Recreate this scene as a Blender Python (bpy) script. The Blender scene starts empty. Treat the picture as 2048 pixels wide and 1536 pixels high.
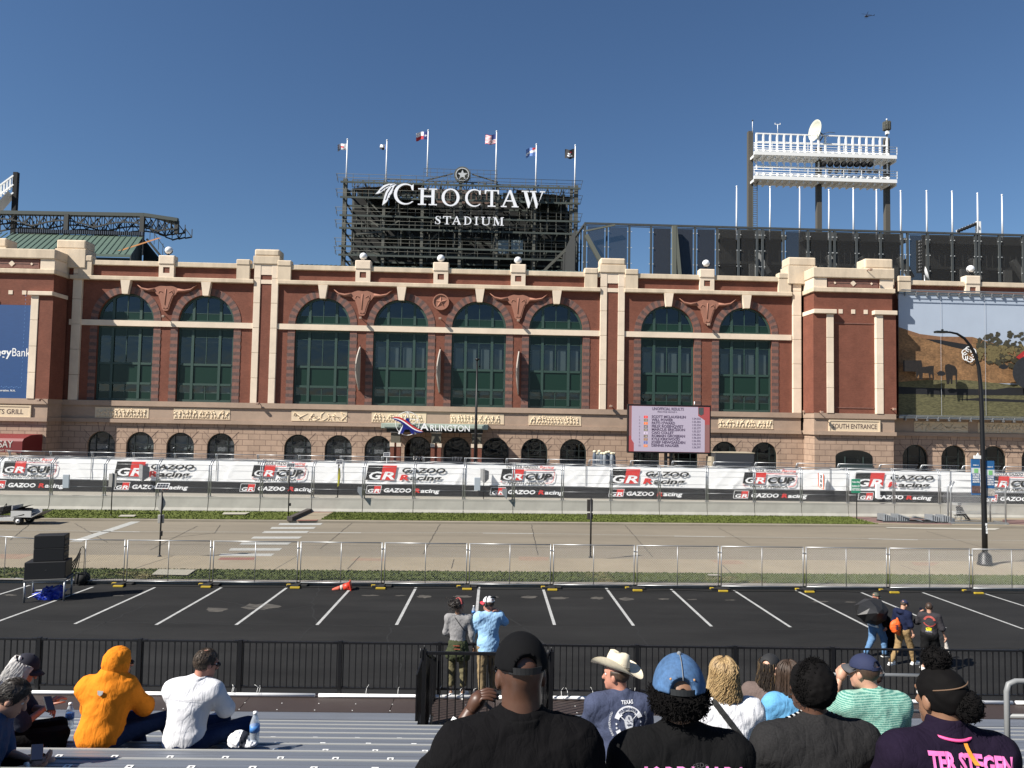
import bpy,bmesh,math,random
import numpy as np
from mathutils import Vector,Matrix
from mathutils.geometry import tessellate_polygon
from math import sin,cos,pi,radians,sqrt,atan2
S=bpy.context.scene
COL=S.collection
RND=random.Random(7)
F=1440.0
YAW,PITCH,ROLL,HC=0.036,0.0486,0.0175,7.2
FW=Vector((sin(YAW)*cos(PITCH),cos(YAW)*cos(PITCH),sin(PITCH)))
R0=Vector((cos(YAW),-sin(YAW),0));U0=R0 .cross(FW)
RT=R0*cos(ROLL)+U0*sin(ROLL);UP=U0*cos(ROLL)-R0*sin(ROLL)
CAM=Vector((0,0,HC))
cd=bpy.data.cameras.new('camera');cam=bpy.data.objects.new('camera',cd);COL.objects.link(cam)
cam.matrix_world=Matrix(((RT.x,UP.x,-FW.x,0),(RT.y,UP.y,-FW.y,0),(RT.z,UP.z,-FW.z,HC),(0,0,0,1)))
cd.sensor_width=36;cd.lens=36*F/2048;cd.clip_start=.05;cd.clip_end=6000
S.camera=cam
SUN=Vector((3.0,1.49,-3.07)).normalized()
S.world=bpy.data.worlds.new('World');S.world.use_nodes=True
nt=S.world.node_tree;bgn=nt.nodes['Background']
sky=nt.nodes.new('ShaderNodeTexSky');sky.sky_type='NISHITA';sky.sun_disc=False
sky.sun_elevation=math.asin(-SUN.z);sky.sun_rotation=atan2(-SUN.x,-SUN.y)
sky.air_density=1.12;sky.dust_density=0.0;sky.ozone_density=8.0;sky.altitude=50
nt.links.new(sky.outputs[0],bgn.inputs[0]);bgn.inputs[1].default_value=0.05
sl=bpy.data.lights.new('sun','SUN');sl.energy=5.0;sl.angle=radians(.53);sl.color=(1,.95,.87)
so=bpy.data.objects.new('sun',sl);COL.objects.link(so);so.location=(0,0,60)
so.rotation_euler=SUN.to_track_quat('-Z','Y').to_euler()
S.view_settings.view_transform='Standard';S.view_settings.look='None'
S.view_settings.exposure=0.85;S.view_settings.gamma=1
S.cycles.max_bounces=6;S.cycles.transparent_max_bounces=24
def ray(px,py):return(FW+RT*((px-1024)/F)+UP*((768-py)/F))
def at(px,py,Y):
 d=ray(px,py);return CAM+d*(Y/d.y)
def gp(px,py,z=0.0):
 d=ray(px,py);return CAM+d*((z-HC)/d.z)
def cp(px,py,Z):return CAM+ray(px,py)*Z
def pix(p):
 d=Vector(p)-CAM;w=d.dot(FW);return(1024+F*d.dot(RT)/w,768-F*d.dot(UP)/w,w)
def XF(px,py,Y):return at(px,py,Y).x
def ZF(px,py,Y):return at(px,py,Y).z
MATS={}
def mat(name,c,rough=.8,metal=0,var=0.0,vs=3.0,bump=0.0,bs=60.0,spec=.5,alpha=1,emit=None,vdet=4,streak=None,ior=None,coat=0,var2=0.0,vs2=.4):
 if name in MATS:return MATS[name]
 m=bpy.data.materials.new(name);m.use_nodes=True;t=m.node_tree;b=t.nodes['Principled BSDF']
 b.inputs['Roughness'].default_value=rough;b.inputs['Metallic'].default_value=metal
 b.inputs['Specular IOR Level'].default_value=spec
 if ior:b.inputs['IOR'].default_value=ior
 if coat:b.inputs['Coat Weight'].default_value=coat
 col=(c[0],c[1],c[2],1);b.inputs['Base Color'].default_value=col
 if var or bump or var2:
  tc=t.nodes.new('ShaderNodeTexCoord');src=tc.outputs['Object']
  if streak:
   mp=t.nodes.new('ShaderNodeMapping');mp.inputs['Scale'].default_value=streak
   t.links.new(src,mp.inputs[0]);src=mp.outputs[0]
  last=None
  for amt,sc_,det in((var,vs,vdet),(var2,vs2,2)):
   if not amt:continue
   n=t.nodes.new('ShaderNodeTexNoise');n.inputs['Scale'].default_value=sc_;n.inputs['Detail'].default_value=det;n.inputs['Roughness'].default_value=.65
   t.links.new(src,n.inputs['Vector'])
   mr=t.nodes.new('ShaderNodeMapRange');mr.inputs[1].default_value=.25;mr.inputs[2].default_value=.75
   mr.inputs[3].default_value=1-amt;mr.inputs[4].default_value=1+amt
   t.links.new(n.outputs[0],mr.inputs[0])
   mx=t.nodes.new('ShaderNodeVectorMath');mx.operation='SCALE'
   if last is None:mx.inputs[0].default_value=c[:3]
   else:t.links.new(last,mx.inputs[0])
   t.links.new(mr.outputs[0],mx.inputs['Scale']);last=mx.outputs[0]
  if last is not None:t.links.new(last,b.inputs['Base Color'])
  if bump:
   n2=t.nodes.new('ShaderNodeTexNoise');n2 .inputs['Scale'].default_value=bs;n2 .inputs['Detail'].default_value=3
   t.links.new(tc.outputs['Object'],n2 .inputs['Vector'])
   bp=t.nodes.new('ShaderNodeBump');bp.inputs['Strength'].default_value=bump;bp.inputs['Distance'].default_value=.02
   t.links.new(n2 .outputs[0],bp.inputs['Height']);t.links.new(bp.outputs[0],b.inputs['Normal'])
 if emit:
  b.inputs['Emission Color'].default_value=col;b.inputs['Emission Strength'].default_value=emit
 if alpha<1:b.inputs['Alpha'].default_value=alpha
 MATS[name]=m;return m
def node_mat(name):
 m=bpy.data.materials.new(name);m.use_nodes=True;MATS[name]=m
 return m,m.node_tree,m.node_tree.nodes['Principled BSDF']
def swz(t,src):
 s=t.nodes.new('ShaderNodeSeparateXYZ');c=t.nodes.new('ShaderNodeCombineXYZ')
 ad=t.nodes.new('ShaderNodeMath');ad.operation='ADD'
 t.links.new(src,s.inputs[0]);t.links.new(s.outputs[0],ad.inputs[0]);t.links.new(s.outputs[1],ad.inputs[1])
 t.links.new(ad.outputs[0],c.inputs[0]);t.links.new(s.outputs[2],c.inputs[1]);return c.outputs[0]
def masonry(name,c1,c2,mortar,bw,bh,ms,rough=.85,var=.15,bump=.4,mdist=.01):
 if name in MATS:return MATS[name]
 m,t,b=node_mat(name);tc=t.nodes.new('ShaderNodeTexCoord');v=swz(t,tc.outputs['Object'])
 br=t.nodes.new('ShaderNodeTexBrick');br.inputs['Scale'].default_value=1;br.inputs['Brick Width'].default_value=bw
 br.inputs['Row Height'].default_value=bh;br.inputs['Mortar Size'].default_value=ms;br.inputs['Mortar Smooth'].default_value=.1
 br.inputs['Color1'].default_value=(*c1,1);br.inputs['Color2'].default_value=(*c2,1);br.inputs['Mortar'].default_value=(*mortar,1)
 t.links.new(v,br.inputs['Vector'])
 n=t.nodes.new('ShaderNodeTexNoise');n.inputs['Scale'].default_value=.7;n.inputs['Detail'].default_value=6;n.inputs['Roughness'].default_value=.7
 t.links.new(tc.outputs['Object'],n.inputs['Vector'])
 mr=t.nodes.new('ShaderNodeMapRange');mr.inputs[1].default_value=.3;mr.inputs[2].default_value=.7;mr.inputs[3].default_value=1-var;mr.inputs[4].default_value=1+var
 t.links.new(n.outputs[0],mr.inputs[0]);mx=t.nodes.new('ShaderNodeVectorMath');mx.operation='SCALE'
 t.links.new(br.outputs[0],mx.inputs[0]);t.links.new(mr.outputs[0],mx.inputs['Scale']);t.links.new(mx.outputs[0],b.inputs['Base Color'])
 bp=t.nodes.new('ShaderNodeBump');bp.inputs['Strength'].default_value=bump;bp.inputs['Distance'].default_value=mdist;bp.invert=True
 t.links.new(br.outputs['Fac'],bp.inputs['Height']);t.links.new(bp.outputs[0],b.inputs['Normal'])
 b.inputs['Roughness'].default_value=rough;b.inputs['Specular IOR Level'].default_value=.25
 return m
def mesh_mat(name,c,opacity):
 if name in MATS:return MATS[name]
 m,t,b=node_mat(name);tr=t.nodes.new('ShaderNodeBsdfTransparent');mx=t.nodes.new('ShaderNodeMixShader');mx.inputs[0].default_value=opacity
 b.inputs['Base Color'].default_value=(*c,1);b.inputs['Roughness'].default_value=.8
 t.links.new(tr.outputs[0],mx.inputs[1]);t.links.new(b.outputs[0],mx.inputs[2]);t.links.new(mx.outputs[0],t.nodes['Material Output'].inputs[0]);return m
def window_mat(name,refl=.2,tint=(.32,.38,.38)):
 if name in MATS:return MATS[name]
 m,t,b=node_mat(name);tr=t.nodes.new('ShaderNodeBsdfTransparent');tr.inputs[0].default_value=(*tint,1)
 g=t.nodes.new('ShaderNodeBsdfGlossy');g.inputs['Roughness'].default_value=.01;g.inputs[0].default_value=(.9,.95,1,1)
 n=t.nodes.new('ShaderNodeTexNoise');n.inputs['Scale'].default_value=.5;tc=t.nodes.new('ShaderNodeTexCoord');t.links.new(tc.outputs['Object'],n.inputs['Vector'])
 bp=t.nodes.new('ShaderNodeBump');bp.inputs['Strength'].default_value=.12;bp.inputs['Distance'].default_value=.3
 t.links.new(n.outputs[0],bp.inputs['Height']);t.links.new(bp.outputs[0],g.inputs['Normal'])
 mx=t.nodes.new('ShaderNodeMixShader');mx.inputs[0].default_value=refl
 t.links.new(tr.outputs[0],mx.inputs[1]);t.links.new(g.outputs[0],mx.inputs[2]);t.links.new(mx.outputs[0],t.nodes['Material Output'].inputs[0]);return m
class MB:
 def __init__(s):s.v=[];s.f=[];s.m=[];s.sm=[]
 def add(s,vs,fs,mi=0,smooth=False):
  o=len(s.v);s.v+=[tuple(v)for v in vs]
  for f in fs:s.f.append(tuple(o+i for i in f));s.m.append(mi);s.sm.append(smooth)
 def box(s,x0,x1,y0,y1,z0,z1,mi=0):
  if x0>x1:x0,x1=x1,x0
  if y0>y1:y0,y1=y1,y0
  if z0>z1:z0,z1=z1,z0
  s.add([(x0,y0,z0),(x1,y0,z0),(x1,y1,z0),(x0,y1,z0),(x0,y0,z1),(x1,y0,z1),(x1,y1,z1),(x0,y1,z1)],[(3,2,1,0),(4,5,6,7),(0,1,5,4),(1,2,6,5),(2,3,7,6),(3,0,4,7)],mi);return s
 def cbox(s,x0,x1,y0,y1,z0,z1,b=.02,mi=0):
  bm=bmesh.new();bmesh.ops.create_cube(bm,size=1)
  for v in bm.verts:v.co=Vector(((x0+x1)/2+v.co.x*(x1-x0),(y0+y1)/2+v.co.y*(y1-y0),(z0+z1)/2+v.co.z*(z1-z0)))
  bmesh.ops.bevel(bm,geom=bm.edges[:],offset=b,segments=2,affect='EDGES',profile=.5)
  s.addbm(bm,mi);return s
 def addbm(s,bm,mi=0,smooth=False,M=None):
  bm.verts.index_update()
  s.add([(M@v.co if M else v.co)[:]for v in bm.verts],[tuple(v.index for v in f.verts)for f in bm.faces],mi,smooth);bm.free()
 def bar(s,a,b,w,h=None,mi=0,up=(0,0,1)):
  a=Vector(a);b=Vector(b);h=h or w;d=(b-a).normalized();u=Vector(up)
  if abs(d.dot(u))>.98:u=Vector((0,1,0))
  r=d.cross(u).normalized();u=r.cross(d);r=r*(w/2);u=u*(h/2)
  s.add([a-r-u,a+r-u,a+r+u,a-r+u,b-r-u,b+r-u,b+r+u,b-r+u],[(0,1,2,3),(7,6,5,4),(0,4,5,1),(1,5,6,2),(2,6,7,3),(3,7,4,0)],mi);return s
 def tube(s,pts,r,seg=8,mi=0,cap=True,smooth=True):
  pts=[Vector(p)for p in pts];n=len(pts);rs=r if isinstance(r,(list,tuple))else[r]*n
  vs=[];pu=None
  for i,p in enumerate(pts):
   d=(pts[min(i+1,n-1)]-pts[max(i-1,0)]).normalized()
   if pu is None:
    pu=Vector((0,0,1))if abs(d.z)<.9 else Vector((0,1,0))
   x=d.cross(pu)
   if x.length<1e-6:x=d.cross(Vector((1,0,0)))
   x.normalize();pu=x.cross(d)
   for k in range(seg):
    a=2*pi*k/seg;vs.append(p+x*(cos(a)*rs[i])+pu*(sin(a)*rs[i]))
  fs=[(i*seg+k,i*seg+(k+1)%seg,(i+1)*seg+(k+1)%seg,(i+1)*seg+k)for i in range(n-1)for k in range(seg)]
  if cap:fs+=[tuple(range(seg-1,-1,-1)),tuple((n-1)*seg+k for k in range(seg))]
  s.add(vs,fs,mi,smooth);return s
 def poly(s,pts,y0,y1,mi=0,plane='xz',holes=None):
  loops=[pts]+(holes or[])
  def P(p,t):return(p[0],t,p[1])if plane=='xz' else(p[0],p[1],t)
  tri=tessellate_polygon([[Vector((p[0],p[1],0))for p in l]for l in loops])
  flat=[p for l in loops for p in l];n=len(flat)
  vs=[P(p,y0)for p in flat]+[P(p,y1)for p in flat];fs=[]
  for t in tri:
   a,b,c=(flat[i]for i in t)
   if(b[0]-a[0])*(c[1]-a[1])-(b[1]-a[1])*(c[0]-a[0])<0:t=(t[0],t[2],t[1])
   fs.append(tuple(t));fs.append((t[2]+n,t[1]+n,t[0]+n))
  o=0
  for l in loops:
   k=len(l)
   for i in range(k):fs.append((o+i,o+i+n,o+(i+1)%k+n,o+(i+1)%k))
   o+=k
  s.add(vs,fs,mi);return s
 def lathe(s,prof,c=(0,0,0),seg=20,mi=0,smooth=True):
  vs=[];n=len(prof)
  for r,z in prof:
   for k in range(seg):a=2*pi*k/seg;vs.append((c[0]+r*cos(a),c[1]+r*sin(a),c[2]+z))
  fs=[(i*seg+k,i*seg+(k+1)%seg,(i+1)*seg+(k+1)%seg,(i+1)*seg+k)for i in range(n-1)for k in range(seg)]
  fs+=[tuple(range(seg-1,-1,-1)),tuple((n-1)*seg+k for k in range(seg))]
  s.add(vs,fs,mi,smooth);return s
 def sphere(s,c,r,u=16,v=10,mi=0,sc=(1,1,1)):
  bm=bmesh.new();bmesh.ops.create_uvsphere(bm,u_segments=u,v_segments=v,radius=r)
  s.addbm(bm,mi,True,Matrix.Translation(c)@Matrix.Diagonal((*sc,1)));return s
 def quad(s,a,b,c,d,mi=0):s.add([a,b,c,d],[(0,1,2,3)],mi);return s
 def build(s,name,mats,parent=None,loc=None,rz=None):
  me=bpy.data.meshes.new(name);me.from_pydata(s.v,[],s.f)
  for m in(mats if isinstance(mats,(list,tuple))else[mats]):me.materials.append(m)
  me.polygons.foreach_set('material_index',s.m);me.polygons.foreach_set('use_smooth',s.sm);me.update()
  return obj(name,me,parent,loc,rz)
def obj(name,me,parent=None,loc=None,rz=None):
 o=bpy.data.objects.new(name,me);COL.objects.link(o)
 if parent:o.parent=parent
 if loc is not None:o.location=loc
 if rz is not None:o.rotation_euler[2]=rz
 return o
def tag(o,label,cat,group=None,kind=None):
 if label:o['label']=label
 if cat:o['category']=cat
 if group:o['group']=group
 if kind:o['kind']=kind
 return o
def thing(name,label,cat,loc=(0,0,0),rz=0,group=None):
 o=bpy.data.objects.new(name,None);COL.objects.link(o);o.location=loc;o.rotation_euler=(0,0,rz);o.empty_display_size=.2
 return tag(o,label,cat,group)
def struct(o):o['kind']='structure';return o
KIDS={}
def dup(root,loc=None,rz=None,label=None,group=None):
 ch={}
 for o in COL.objects:
  if o.parent:ch.setdefault(o.parent.name,[]).append(o)
 def rec(o,p):
  c=o.copy();COL.objects.link(c)
  if p:c.parent=p
  for k in ch.get(o.name,[]):rec(k,c)
  return c
 r=rec(root,None)
 if loc is not None:r.location=loc
 if rz is not None:r.rotation_euler[2]=rz
 if label:r['label']=label
 if group:r['group']=group
 return r
_T={}
def text_me(s,size=1.0,ext=.01,bold=0.0,shear=0.0,spacing=1.0,align='CENTER',res=3,mat_=None,width=None):
 key=(s,size,ext,bold,shear,spacing,align,mat_.name if mat_ else '',width)
 if key in _T:return _T[key]
 cu=bpy.data.curves.new('lettering','FONT');cu.body=s;cu.size=size;cu.extrude=ext;cu.offset=bold;cu.shear=shear
 cu.space_character=spacing;cu.align_x=align;cu.resolution_u=res
 o=bpy.data.objects.new('lettering',cu);COL.objects.link(o);dg=bpy.context.evaluated_depsgraph_get()
 me=bpy.data.meshes.new_from_object(o.evaluated_get(dg));bpy.data.objects.remove(o);bpy.data.curves.remove(cu)
 n=len(me.vertices);co=np.empty(n*3,np.float32);me.vertices.foreach_get('co',co);co=co.reshape(-1,3)
 if n and width:
  w=co[:,0].max()-co[:,0].min();co[:,0]*=width/w;me.vertices.foreach_set('co',co.ravel())
 if mat_:me.materials.append(mat_)
 _T[key]=me;return me
RXT=(pi/2,0,0)
def text(s,name,parent,loc,size,mat_,ext=.01,bold=0.0,shear=0.0,spacing=1.0,align='CENTER',rot=RXT,width=None,res=3):
 o=obj(name,text_me(s,size,ext,bold,shear,spacing,align,res,mat_,width),parent,loc);o.rotation_euler=rot;return o
BRICK=masonry('brick_red',(.20,.064,.039),(.155,.048,.030),(.17,.078,.055),.23,.075,.012,var=.16)
STONE=masonry('pink_stone_blocks',(.40,.285,.21),(.35,.25,.185),(.20,.14,.105),1.15,.58,.03,var=.16,bump=.4,mdist=.04)
STONEP=mat('pink_stone',(.345,.25,.185),.85,var=.10,vs=1.2,var2=.1,vs2=.2)
CREAM=mat('cream_cast_stone',(.69,.57,.44),.85,var=.10,vs=.8,vdet=6,var2=.08,vs2=.25)
CREAMW=mat('weathered_cream_stone',(.58,.475,.35),.9,var=.22,vs=.9,vdet=6,streak=(1,1,.25))
TERRA=mat('terracotta',(.30,.135,.09),.85,var=.08,vs=2)
GREENM=mat('green_window_frame',(.027,.058,.046),.5,var=.05)
GREENP=mat('green_spandrel',(.010,.030,.021),.3,spec=.35)
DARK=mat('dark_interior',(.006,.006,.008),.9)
BLACK=mat('black_paint',(.006,.006,.007),.45,spec=.4)
BLACKM=mat('matte_black',(.005,.005,.006),.9)
WHITE=mat('white_paint',(.8,.8,.79),.5)
GALV=mat('galvanised_steel',(.36,.37,.38),.4,metal=.7,var=.1,vs=8)
STEELD=mat('dark_grey_green_steel',(.045,.05,.046),.7,var=.2,vs=1.5)
CONC=mat('barrier_concrete',(.35,.335,.295),.9,var=.10,vs=1.6,vdet=6,var2=.12,vs2=.35,bump=.1,bs=15)
CHROME=mat('globe_silver',(.8,.8,.8),.3,metal=.15)
RED=mat('banner_red',(.62,.035,.03),.6)
BLUE=mat('banner_blue',(.02,.1,.32),.6)
SHADE=mat('pale_window_shade',(.5,.52,.55),.8)
GLASS=window_mat('reflective_glass',.24,(.55,.6,.62))
GLASSD=window_mat('dark_glass',.06,(.6,.62,.63))
YW=74.0
def wb(mb,name,mats,parent):
 o=mb.build(name,mats,parent);o.location=-parent.location;return o
stad=thing('stadium_building','long red brick ballpark facade with arched green windows and cream stone trim','stadium',(0,YW,0))
def zf(py,Y=YW):return ZF(600,py,Y)
Z_COPT,Z_COPB,Z_CORT,Z_CORB=zf(531),zf(540.5),zf(562),zf(570)
Z_BMT,Z_BMB,Z_WB,Z_LGB=zf(648.5),zf(659.5),zf(808),zf(818)
Z_FRT,Z_FRB,Z_BNB=zf(821),zf(842),zf(851)
RA=2.80;RQ=.70;RL=1.37
Z_LS=zf(869)-RL
def xw(px,py=700,Y=YW):return XF(px,py,Y)
UPA=[xw(249.5),xw(410.5),xw(644),xw(801),xw(957.5),xw(1111.5),xw(1335),xw(1490.5)]
LOA=[xw(p,890)for p in(202.6,280.6,361,442,596,677,756.5,836,914,991,1069,1146.5,1293,1370,1449,1528,1830,1907,1987,2067)]
X0,X1=xw(100)-30,xw(2048)+14
def arch_pts(cx,zs,r,zb,n=20):
 return[(cx-r,zb),(cx+r,zb)]+[(cx+r*cos(pi*i/n),zs+r*sin(pi*i/n))for i in range(0,n+1)]
def wall(name,x0,x1,z0,z1,y,holes,m,depth,parent=stad,back=None):
 mb=MB();loops=[[(x0,z0),(x1,z0),(x1,z1),(x0,z1)]]+holes
 tri=tessellate_polygon([[Vector((p[0],p[1],0))for p in l]for l in loops]);flat=[p for l in loops for p in l]
 fs=[]
 for t in tri:
  a,b,c=(flat[i]for i in t)
  if(b[0]-a[0])*(c[1]-a[1])-(b[1]-a[1])*(c[0]-a[0])<0:t=(t[0],t[2],t[1])
  fs.append(tuple(t))
 mb.add([(p[0],y,p[1])for p in flat],fs)
 for l in holes:
  k=len(l);mb.add([(p[0],y,p[1])for p in l]+[(p[0],y+depth,p[1])for p in l],[(i,(i+1)%k,(i+1)%k+k,i+k)for i in range(k)])
 return wb(mb,name,m,parent)
up_holes=[arch_pts(c,Z_BMT,RA,Z_WB+.01)for c in UPA]
lo_holes=[arch_pts(c,Z_LS,RL,.3)for c in LOA]
XU0,XU1=xw(100)-1,xw(1600)
wall('brick_wall',XU0,XU1,Z_WB,Z_COPT-.2,YW,up_holes,BRICK,.45)
wall('stone_wall',XU0,X1,0,Z_BNB+.01,YW-.06,lo_holes,STONE,.5)
mb=MB();mb.box(xw(1780),X1,YW,YW+.3,Z_WB,Z_COPT-.2);wb(mb,'brick_wall',BRICK,stad)
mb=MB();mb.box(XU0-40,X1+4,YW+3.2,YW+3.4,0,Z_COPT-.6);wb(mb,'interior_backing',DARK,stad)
mb=MB()
for z in(Z_BMB-1.2,Z_WB-.2):mb.box(XU0,XU1,YW+.5,YW+3.19,z-.3,z)
wb(mb,'interior_floor',mat('floor_slab',(.05,.05,.05)),stad)
mb=MB();a_,b_=xw(575),xw(1190);mb.add([(a_,YW+1,Z_COPT+.12),(b_,YW+1,Z_COPT+.12),(b_,YW+5,Z_COPT+1.15),(a_,YW+5,Z_COPT+1.15)],[(0,1,2,3)])
for i in range(60):x_=a_+(b_-a_)*i/60;mb.bar((x_,YW+1,Z_COPT+.14),(x_,YW+5,Z_COPT+1.17),.08)
wb(mb,'green_roof_strip',mat('green_roof',(.05,.085,.075),.5),stad)
mb=MB();mb.box(XU0-40,X1+4,YW+.35,YW+6,Z_COPT-.75,Z_COPT-.55);wb(mb,'flat_roof',STEELD,stad)
BAYS=[(xw(137),xw(505)),(xw(553),xw(1199)),(xw(1247),xw(1582)),(xw(1795),X1)]
led=MB();band=MB();low=MB()
for a,b in[(XU0,XU1),(xw(1780),X1)]:
 led.box(a,b,YW-.32,YW+.1,Z_LGB,Z_WB+.012);band.box(a,b,YW-.16,YW+.1,Z_BNB+.38,Z_LGB-.004);low.box(a,b,YW-.34,YW+.1,Z_BNB,Z_BNB+.376)
wb(led,'stone_ledge',STONEP,stad);wb(band,'stone_frieze_band',STONEP,stad);wb(low,'stone_string_course',STONEP,stad)
cop=MB();cor=MB();bea=MB()
for i,(a,b)in enumerate(BAYS):
 cop.cbox(a,b,YW-.3,YW+.4,Z_COPB,Z_COPT,.04);cor.cbox(a,b,YW-.45,YW+.1,Z_CORB,Z_CORT,.05)
 if i<3:bea.box(a,b,YW-.16,YW+.30,Z_BMB,Z_BMT)
wb(cop,'parapet_coping',CREAMW,stad);wb(cor,'cornice',CREAMW,stad);wb(bea,'transom_beam',CREAM,stad)
V1=mat('dark_brick_block',(.10,.062,.055),.85,var=.35,vs=4);V2=mat('rust_brick_block',(.19,.088,.066),.85,var=.25,vs=4)
for c in UPA:
 mb=MB();n=31
 for i in range(n):
  a0,a1=pi*i/n,pi*(i+1)/n;q=[]
  for r,a in((RA,a0),(RA+RQ,a0),(RA+RQ,a1),(RA,a1)):q.append((c+r*cos(a),Z_BMT+r*sin(a)))
  mb.poly(q,YW-.045,YW+.02,i%2)
 wb(mb,'brick_arch_ring',[V1,V2],stad);nq=22;h=(Z_BMB-Z_WB)/nq
 for sg in(-1,1):
  mb=MB()
  for i in range(nq):
   w=RQ if i%2 else RQ+.04
   mb.box(c+sg*RA,c+sg*(RA+w),YW-.045-(.002 if i%2 else 0),YW+.02,Z_WB+i*h,Z_WB+(i+1)*h,i%2)
  wb(mb,'brick_quoin',[V1,V2],stad)
 mb=MB();mb.poly([(c-.28,Z_BMT+RA-.15),(c+.28,Z_BMT+RA-.15),(c+.48,Z_CORB),(c-.48,Z_CORB)],YW-.5,YW);wb(mb,'keystone',CREAM,stad)
def arch_window():
 fr=MB();r=RA;y0,y1=-.06,.08
 n=24
 for i in range(n):
  a0,a1=pi*i/n,pi*(i+1)/n
  fr.poly([((r-.22)*cos(a0),(r-.22)*sin(a0)),(r*cos(a0),r*sin(a0)),(r*cos(a1),r*sin(a1)),((r-.22)*cos(a1),(r-.22)*sin(a1))],y0,y1)
 fr.box(-r+.2,r-.2,y0-.01,y1-.01,0,.18)
 for x in(-1.36,1.36):
  fr.box(x-.13,x+.13,y0-.03,y1-.02,.18,sqrt((r-.1)**2-x*x)-.02)
 fr.box(-.035,.035,y0+.02,y1-.03,.18,r-.22);fr.box(-sqrt(r*r-.81)+.15,sqrt(r*r-.81)-.15,y0+.03,y1-.04,.86,.92)
 pn=MB();pts=[(-r+.1,.05),(r-.1,.05)]+[((r-.1)*cos(pi*i/20),.05+(r-.1)*sin(pi*i/20))for i in range(1,20)]
 tri=tessellate_polygon([[Vector((p[0],p[1],0))for p in pts]])
 pn.add([(p[0],.02,p[1])for p in pts],[tuple(t)for t in tri])
 sp=MB()
 for xa,xb in((-2.6,-1.5),(-1.22,-.04),(.04,1.22),(1.5,2.6)):sp.box(xa,xb,-.012,.01,.19,.85)
 return fr,pn,sp
def rect_window(h,style):
 fr=MB();r=RA;y0,y1=-.06,.08
 fr.box(-r,-r+.2,y0,y1,0,h);fr.box(r-.2,r,y0,y1,0,h);fr.box(-r+.2,r-.2,y0,y1,h-.22,h);fr.box(-r+.2,r-.2,y0-.02,y1,0,.24)
 for x in(-1.36,1.36):fr.box(x-.13,x+.13,y0-.05,y1-.01,.24,h-.22)
 rows=[h*(1-.305),h*(1-.48),h*(1-.53)]
 z1,z2=h*(1-.50),h*(1-.765)
 za,zb=h*.49,h*.24
 for z in(h*.475,h*.217):pass
 zt,zm=h*.497,h*.232
 B1,B2=h*.485,h*.235
 for z in(h*.487,h*.222):fr.box(-r+.2,r-.2,y0-.03,y1-.02,z,z+.22)
 fr.box(-.035,.035,y0+.02,y1-.03,h*.487+.22,h-.22);fr.box(-.035,.035,y0+.02,y1-.03,.24,h*.222)
 fr.box(-r+.2,r-.2,y0+.03,y1-.04,h*.868,h*.868+.06);fr.box(-r+.2,r-.2,y0+.03,y1-.04,h*.118,h*.118+.06)
 pn=MB();pn.quad((-r+.1,.02,.1),(r-.1,.02,.1),(r-.1,.02,h-.1),(-r+.1,.02,h-.1))
 sp=MB()
 for xa,xb in((-2.58,-1.5),(-1.22,-.045),(.045,1.22),(1.5,2.58)):
  sp.box(xa,xb,-.012,.01,h*.868+.07,h-.23);sp.box(xa,xb,-.012,.01,.25,h*.118)
 for xa,xb in((-2.58,-1.5),(-1.22,1.22),(1.5,2.58)):sp.box(xa,xb,-.012,.01,h*.222+.225,h*.486)
 return fr,pn,sp
HW=Z_BMB-Z_WB
fa,pa,sa=arch_window();fr,pr,sr=rect_window(HW,0)
A0=[fa.build('arched_window',GREENM,stad),pa.build('window_pane',GLASS),sa.build('spandrel_panel',GREENP)]
R0w=[fr.build('tall_window',GREENM,stad),pr.build('window_pane',GLASS),sr.build('spandrel_panel',GREENP)]
for st_ in(A0,R0w):
 for k in st_[1:]:k.parent=st_[0]
GL2=window_mat('interior_glass',.07,(.3,.34,.33))
for i,c in enumerate(UPA):
 for st_,z in((A0,Z_BMT),(R0w,Z_WB+.012)):
  g=st_ if i==0 else[k.copy()for k in st_]
  if i:
   for k in g:COL.objects.link(k)
   for k in g[1:]:k.parent=g[0]
   if i<3:
    pass
  g[0].parent=stad;g[0].location=Vector((c,YW+.33,z))-stad.location
  if st_ is R0w or st_ is A0:
   if i in(0,1,2):
    g[1].data=g[1].data.copy();g[1].data.materials[0]=GL2
 if i>=3:
  mb=MB()
  for xa,xb in((-2.4,-1.62),(-1.1,-.25),(.25,1.1),(1.62,2.4)):
   mb.quad((c+xa,YW+.55,Z_WB+HW*.5),(c+xb,YW+.55,Z_WB+HW*.5),(c+xb,YW+.55,Z_WB+HW*.83),(c+xa,YW+.55,Z_WB+HW*.83))
   if i!=2:mb.quad((c+xa,YW+.55,Z_WB+HW*.17),(c+xb,YW+.55,Z_WB+HW*.17),(c+xb,YW+.55,Z_WB+HW*.215),(c+xa,YW+.55,Z_WB+HW*.215))
  o=wb(mb,'window_shade',SHADE,stad);o.parent=g[0];o.location=-Vector((c,YW+.33,Z_WB+.012))
 if i in(0,1):
  mb=MB()
  for xa,xb in(((1.6,2.4),)if i==0 else((-2.3,-1.6),(-1.1,-.3),(.3,1.1),(1.6,2.4))):
   mb.quad((c+xa,YW+.55,Z_WB+HW*.12),(c+xb,YW+.55,Z_WB+HW*.12),(c+xb,YW+.55,Z_WB+HW*.215),(c+xa,YW+.55,Z_WB+HW*.215))
  o=wb(mb,'window_shade',SHADE,stad);o.parent=g[0];o.location=-Vector((c,YW+.33,Z_WB+.012))
lf=MB();n=16
for i in range(n):
 a0,a1=pi*i/n,pi*(i+1)/n
 lf.poly([((RL-.13)*cos(a0),(RL-.13)*sin(a0)),(RL*cos(a0),RL*sin(a0)),(RL*cos(a1),RL*sin(a1)),((RL-.13)*cos(a1),(RL-.13)*sin(a1))],-.05,.06)
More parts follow.
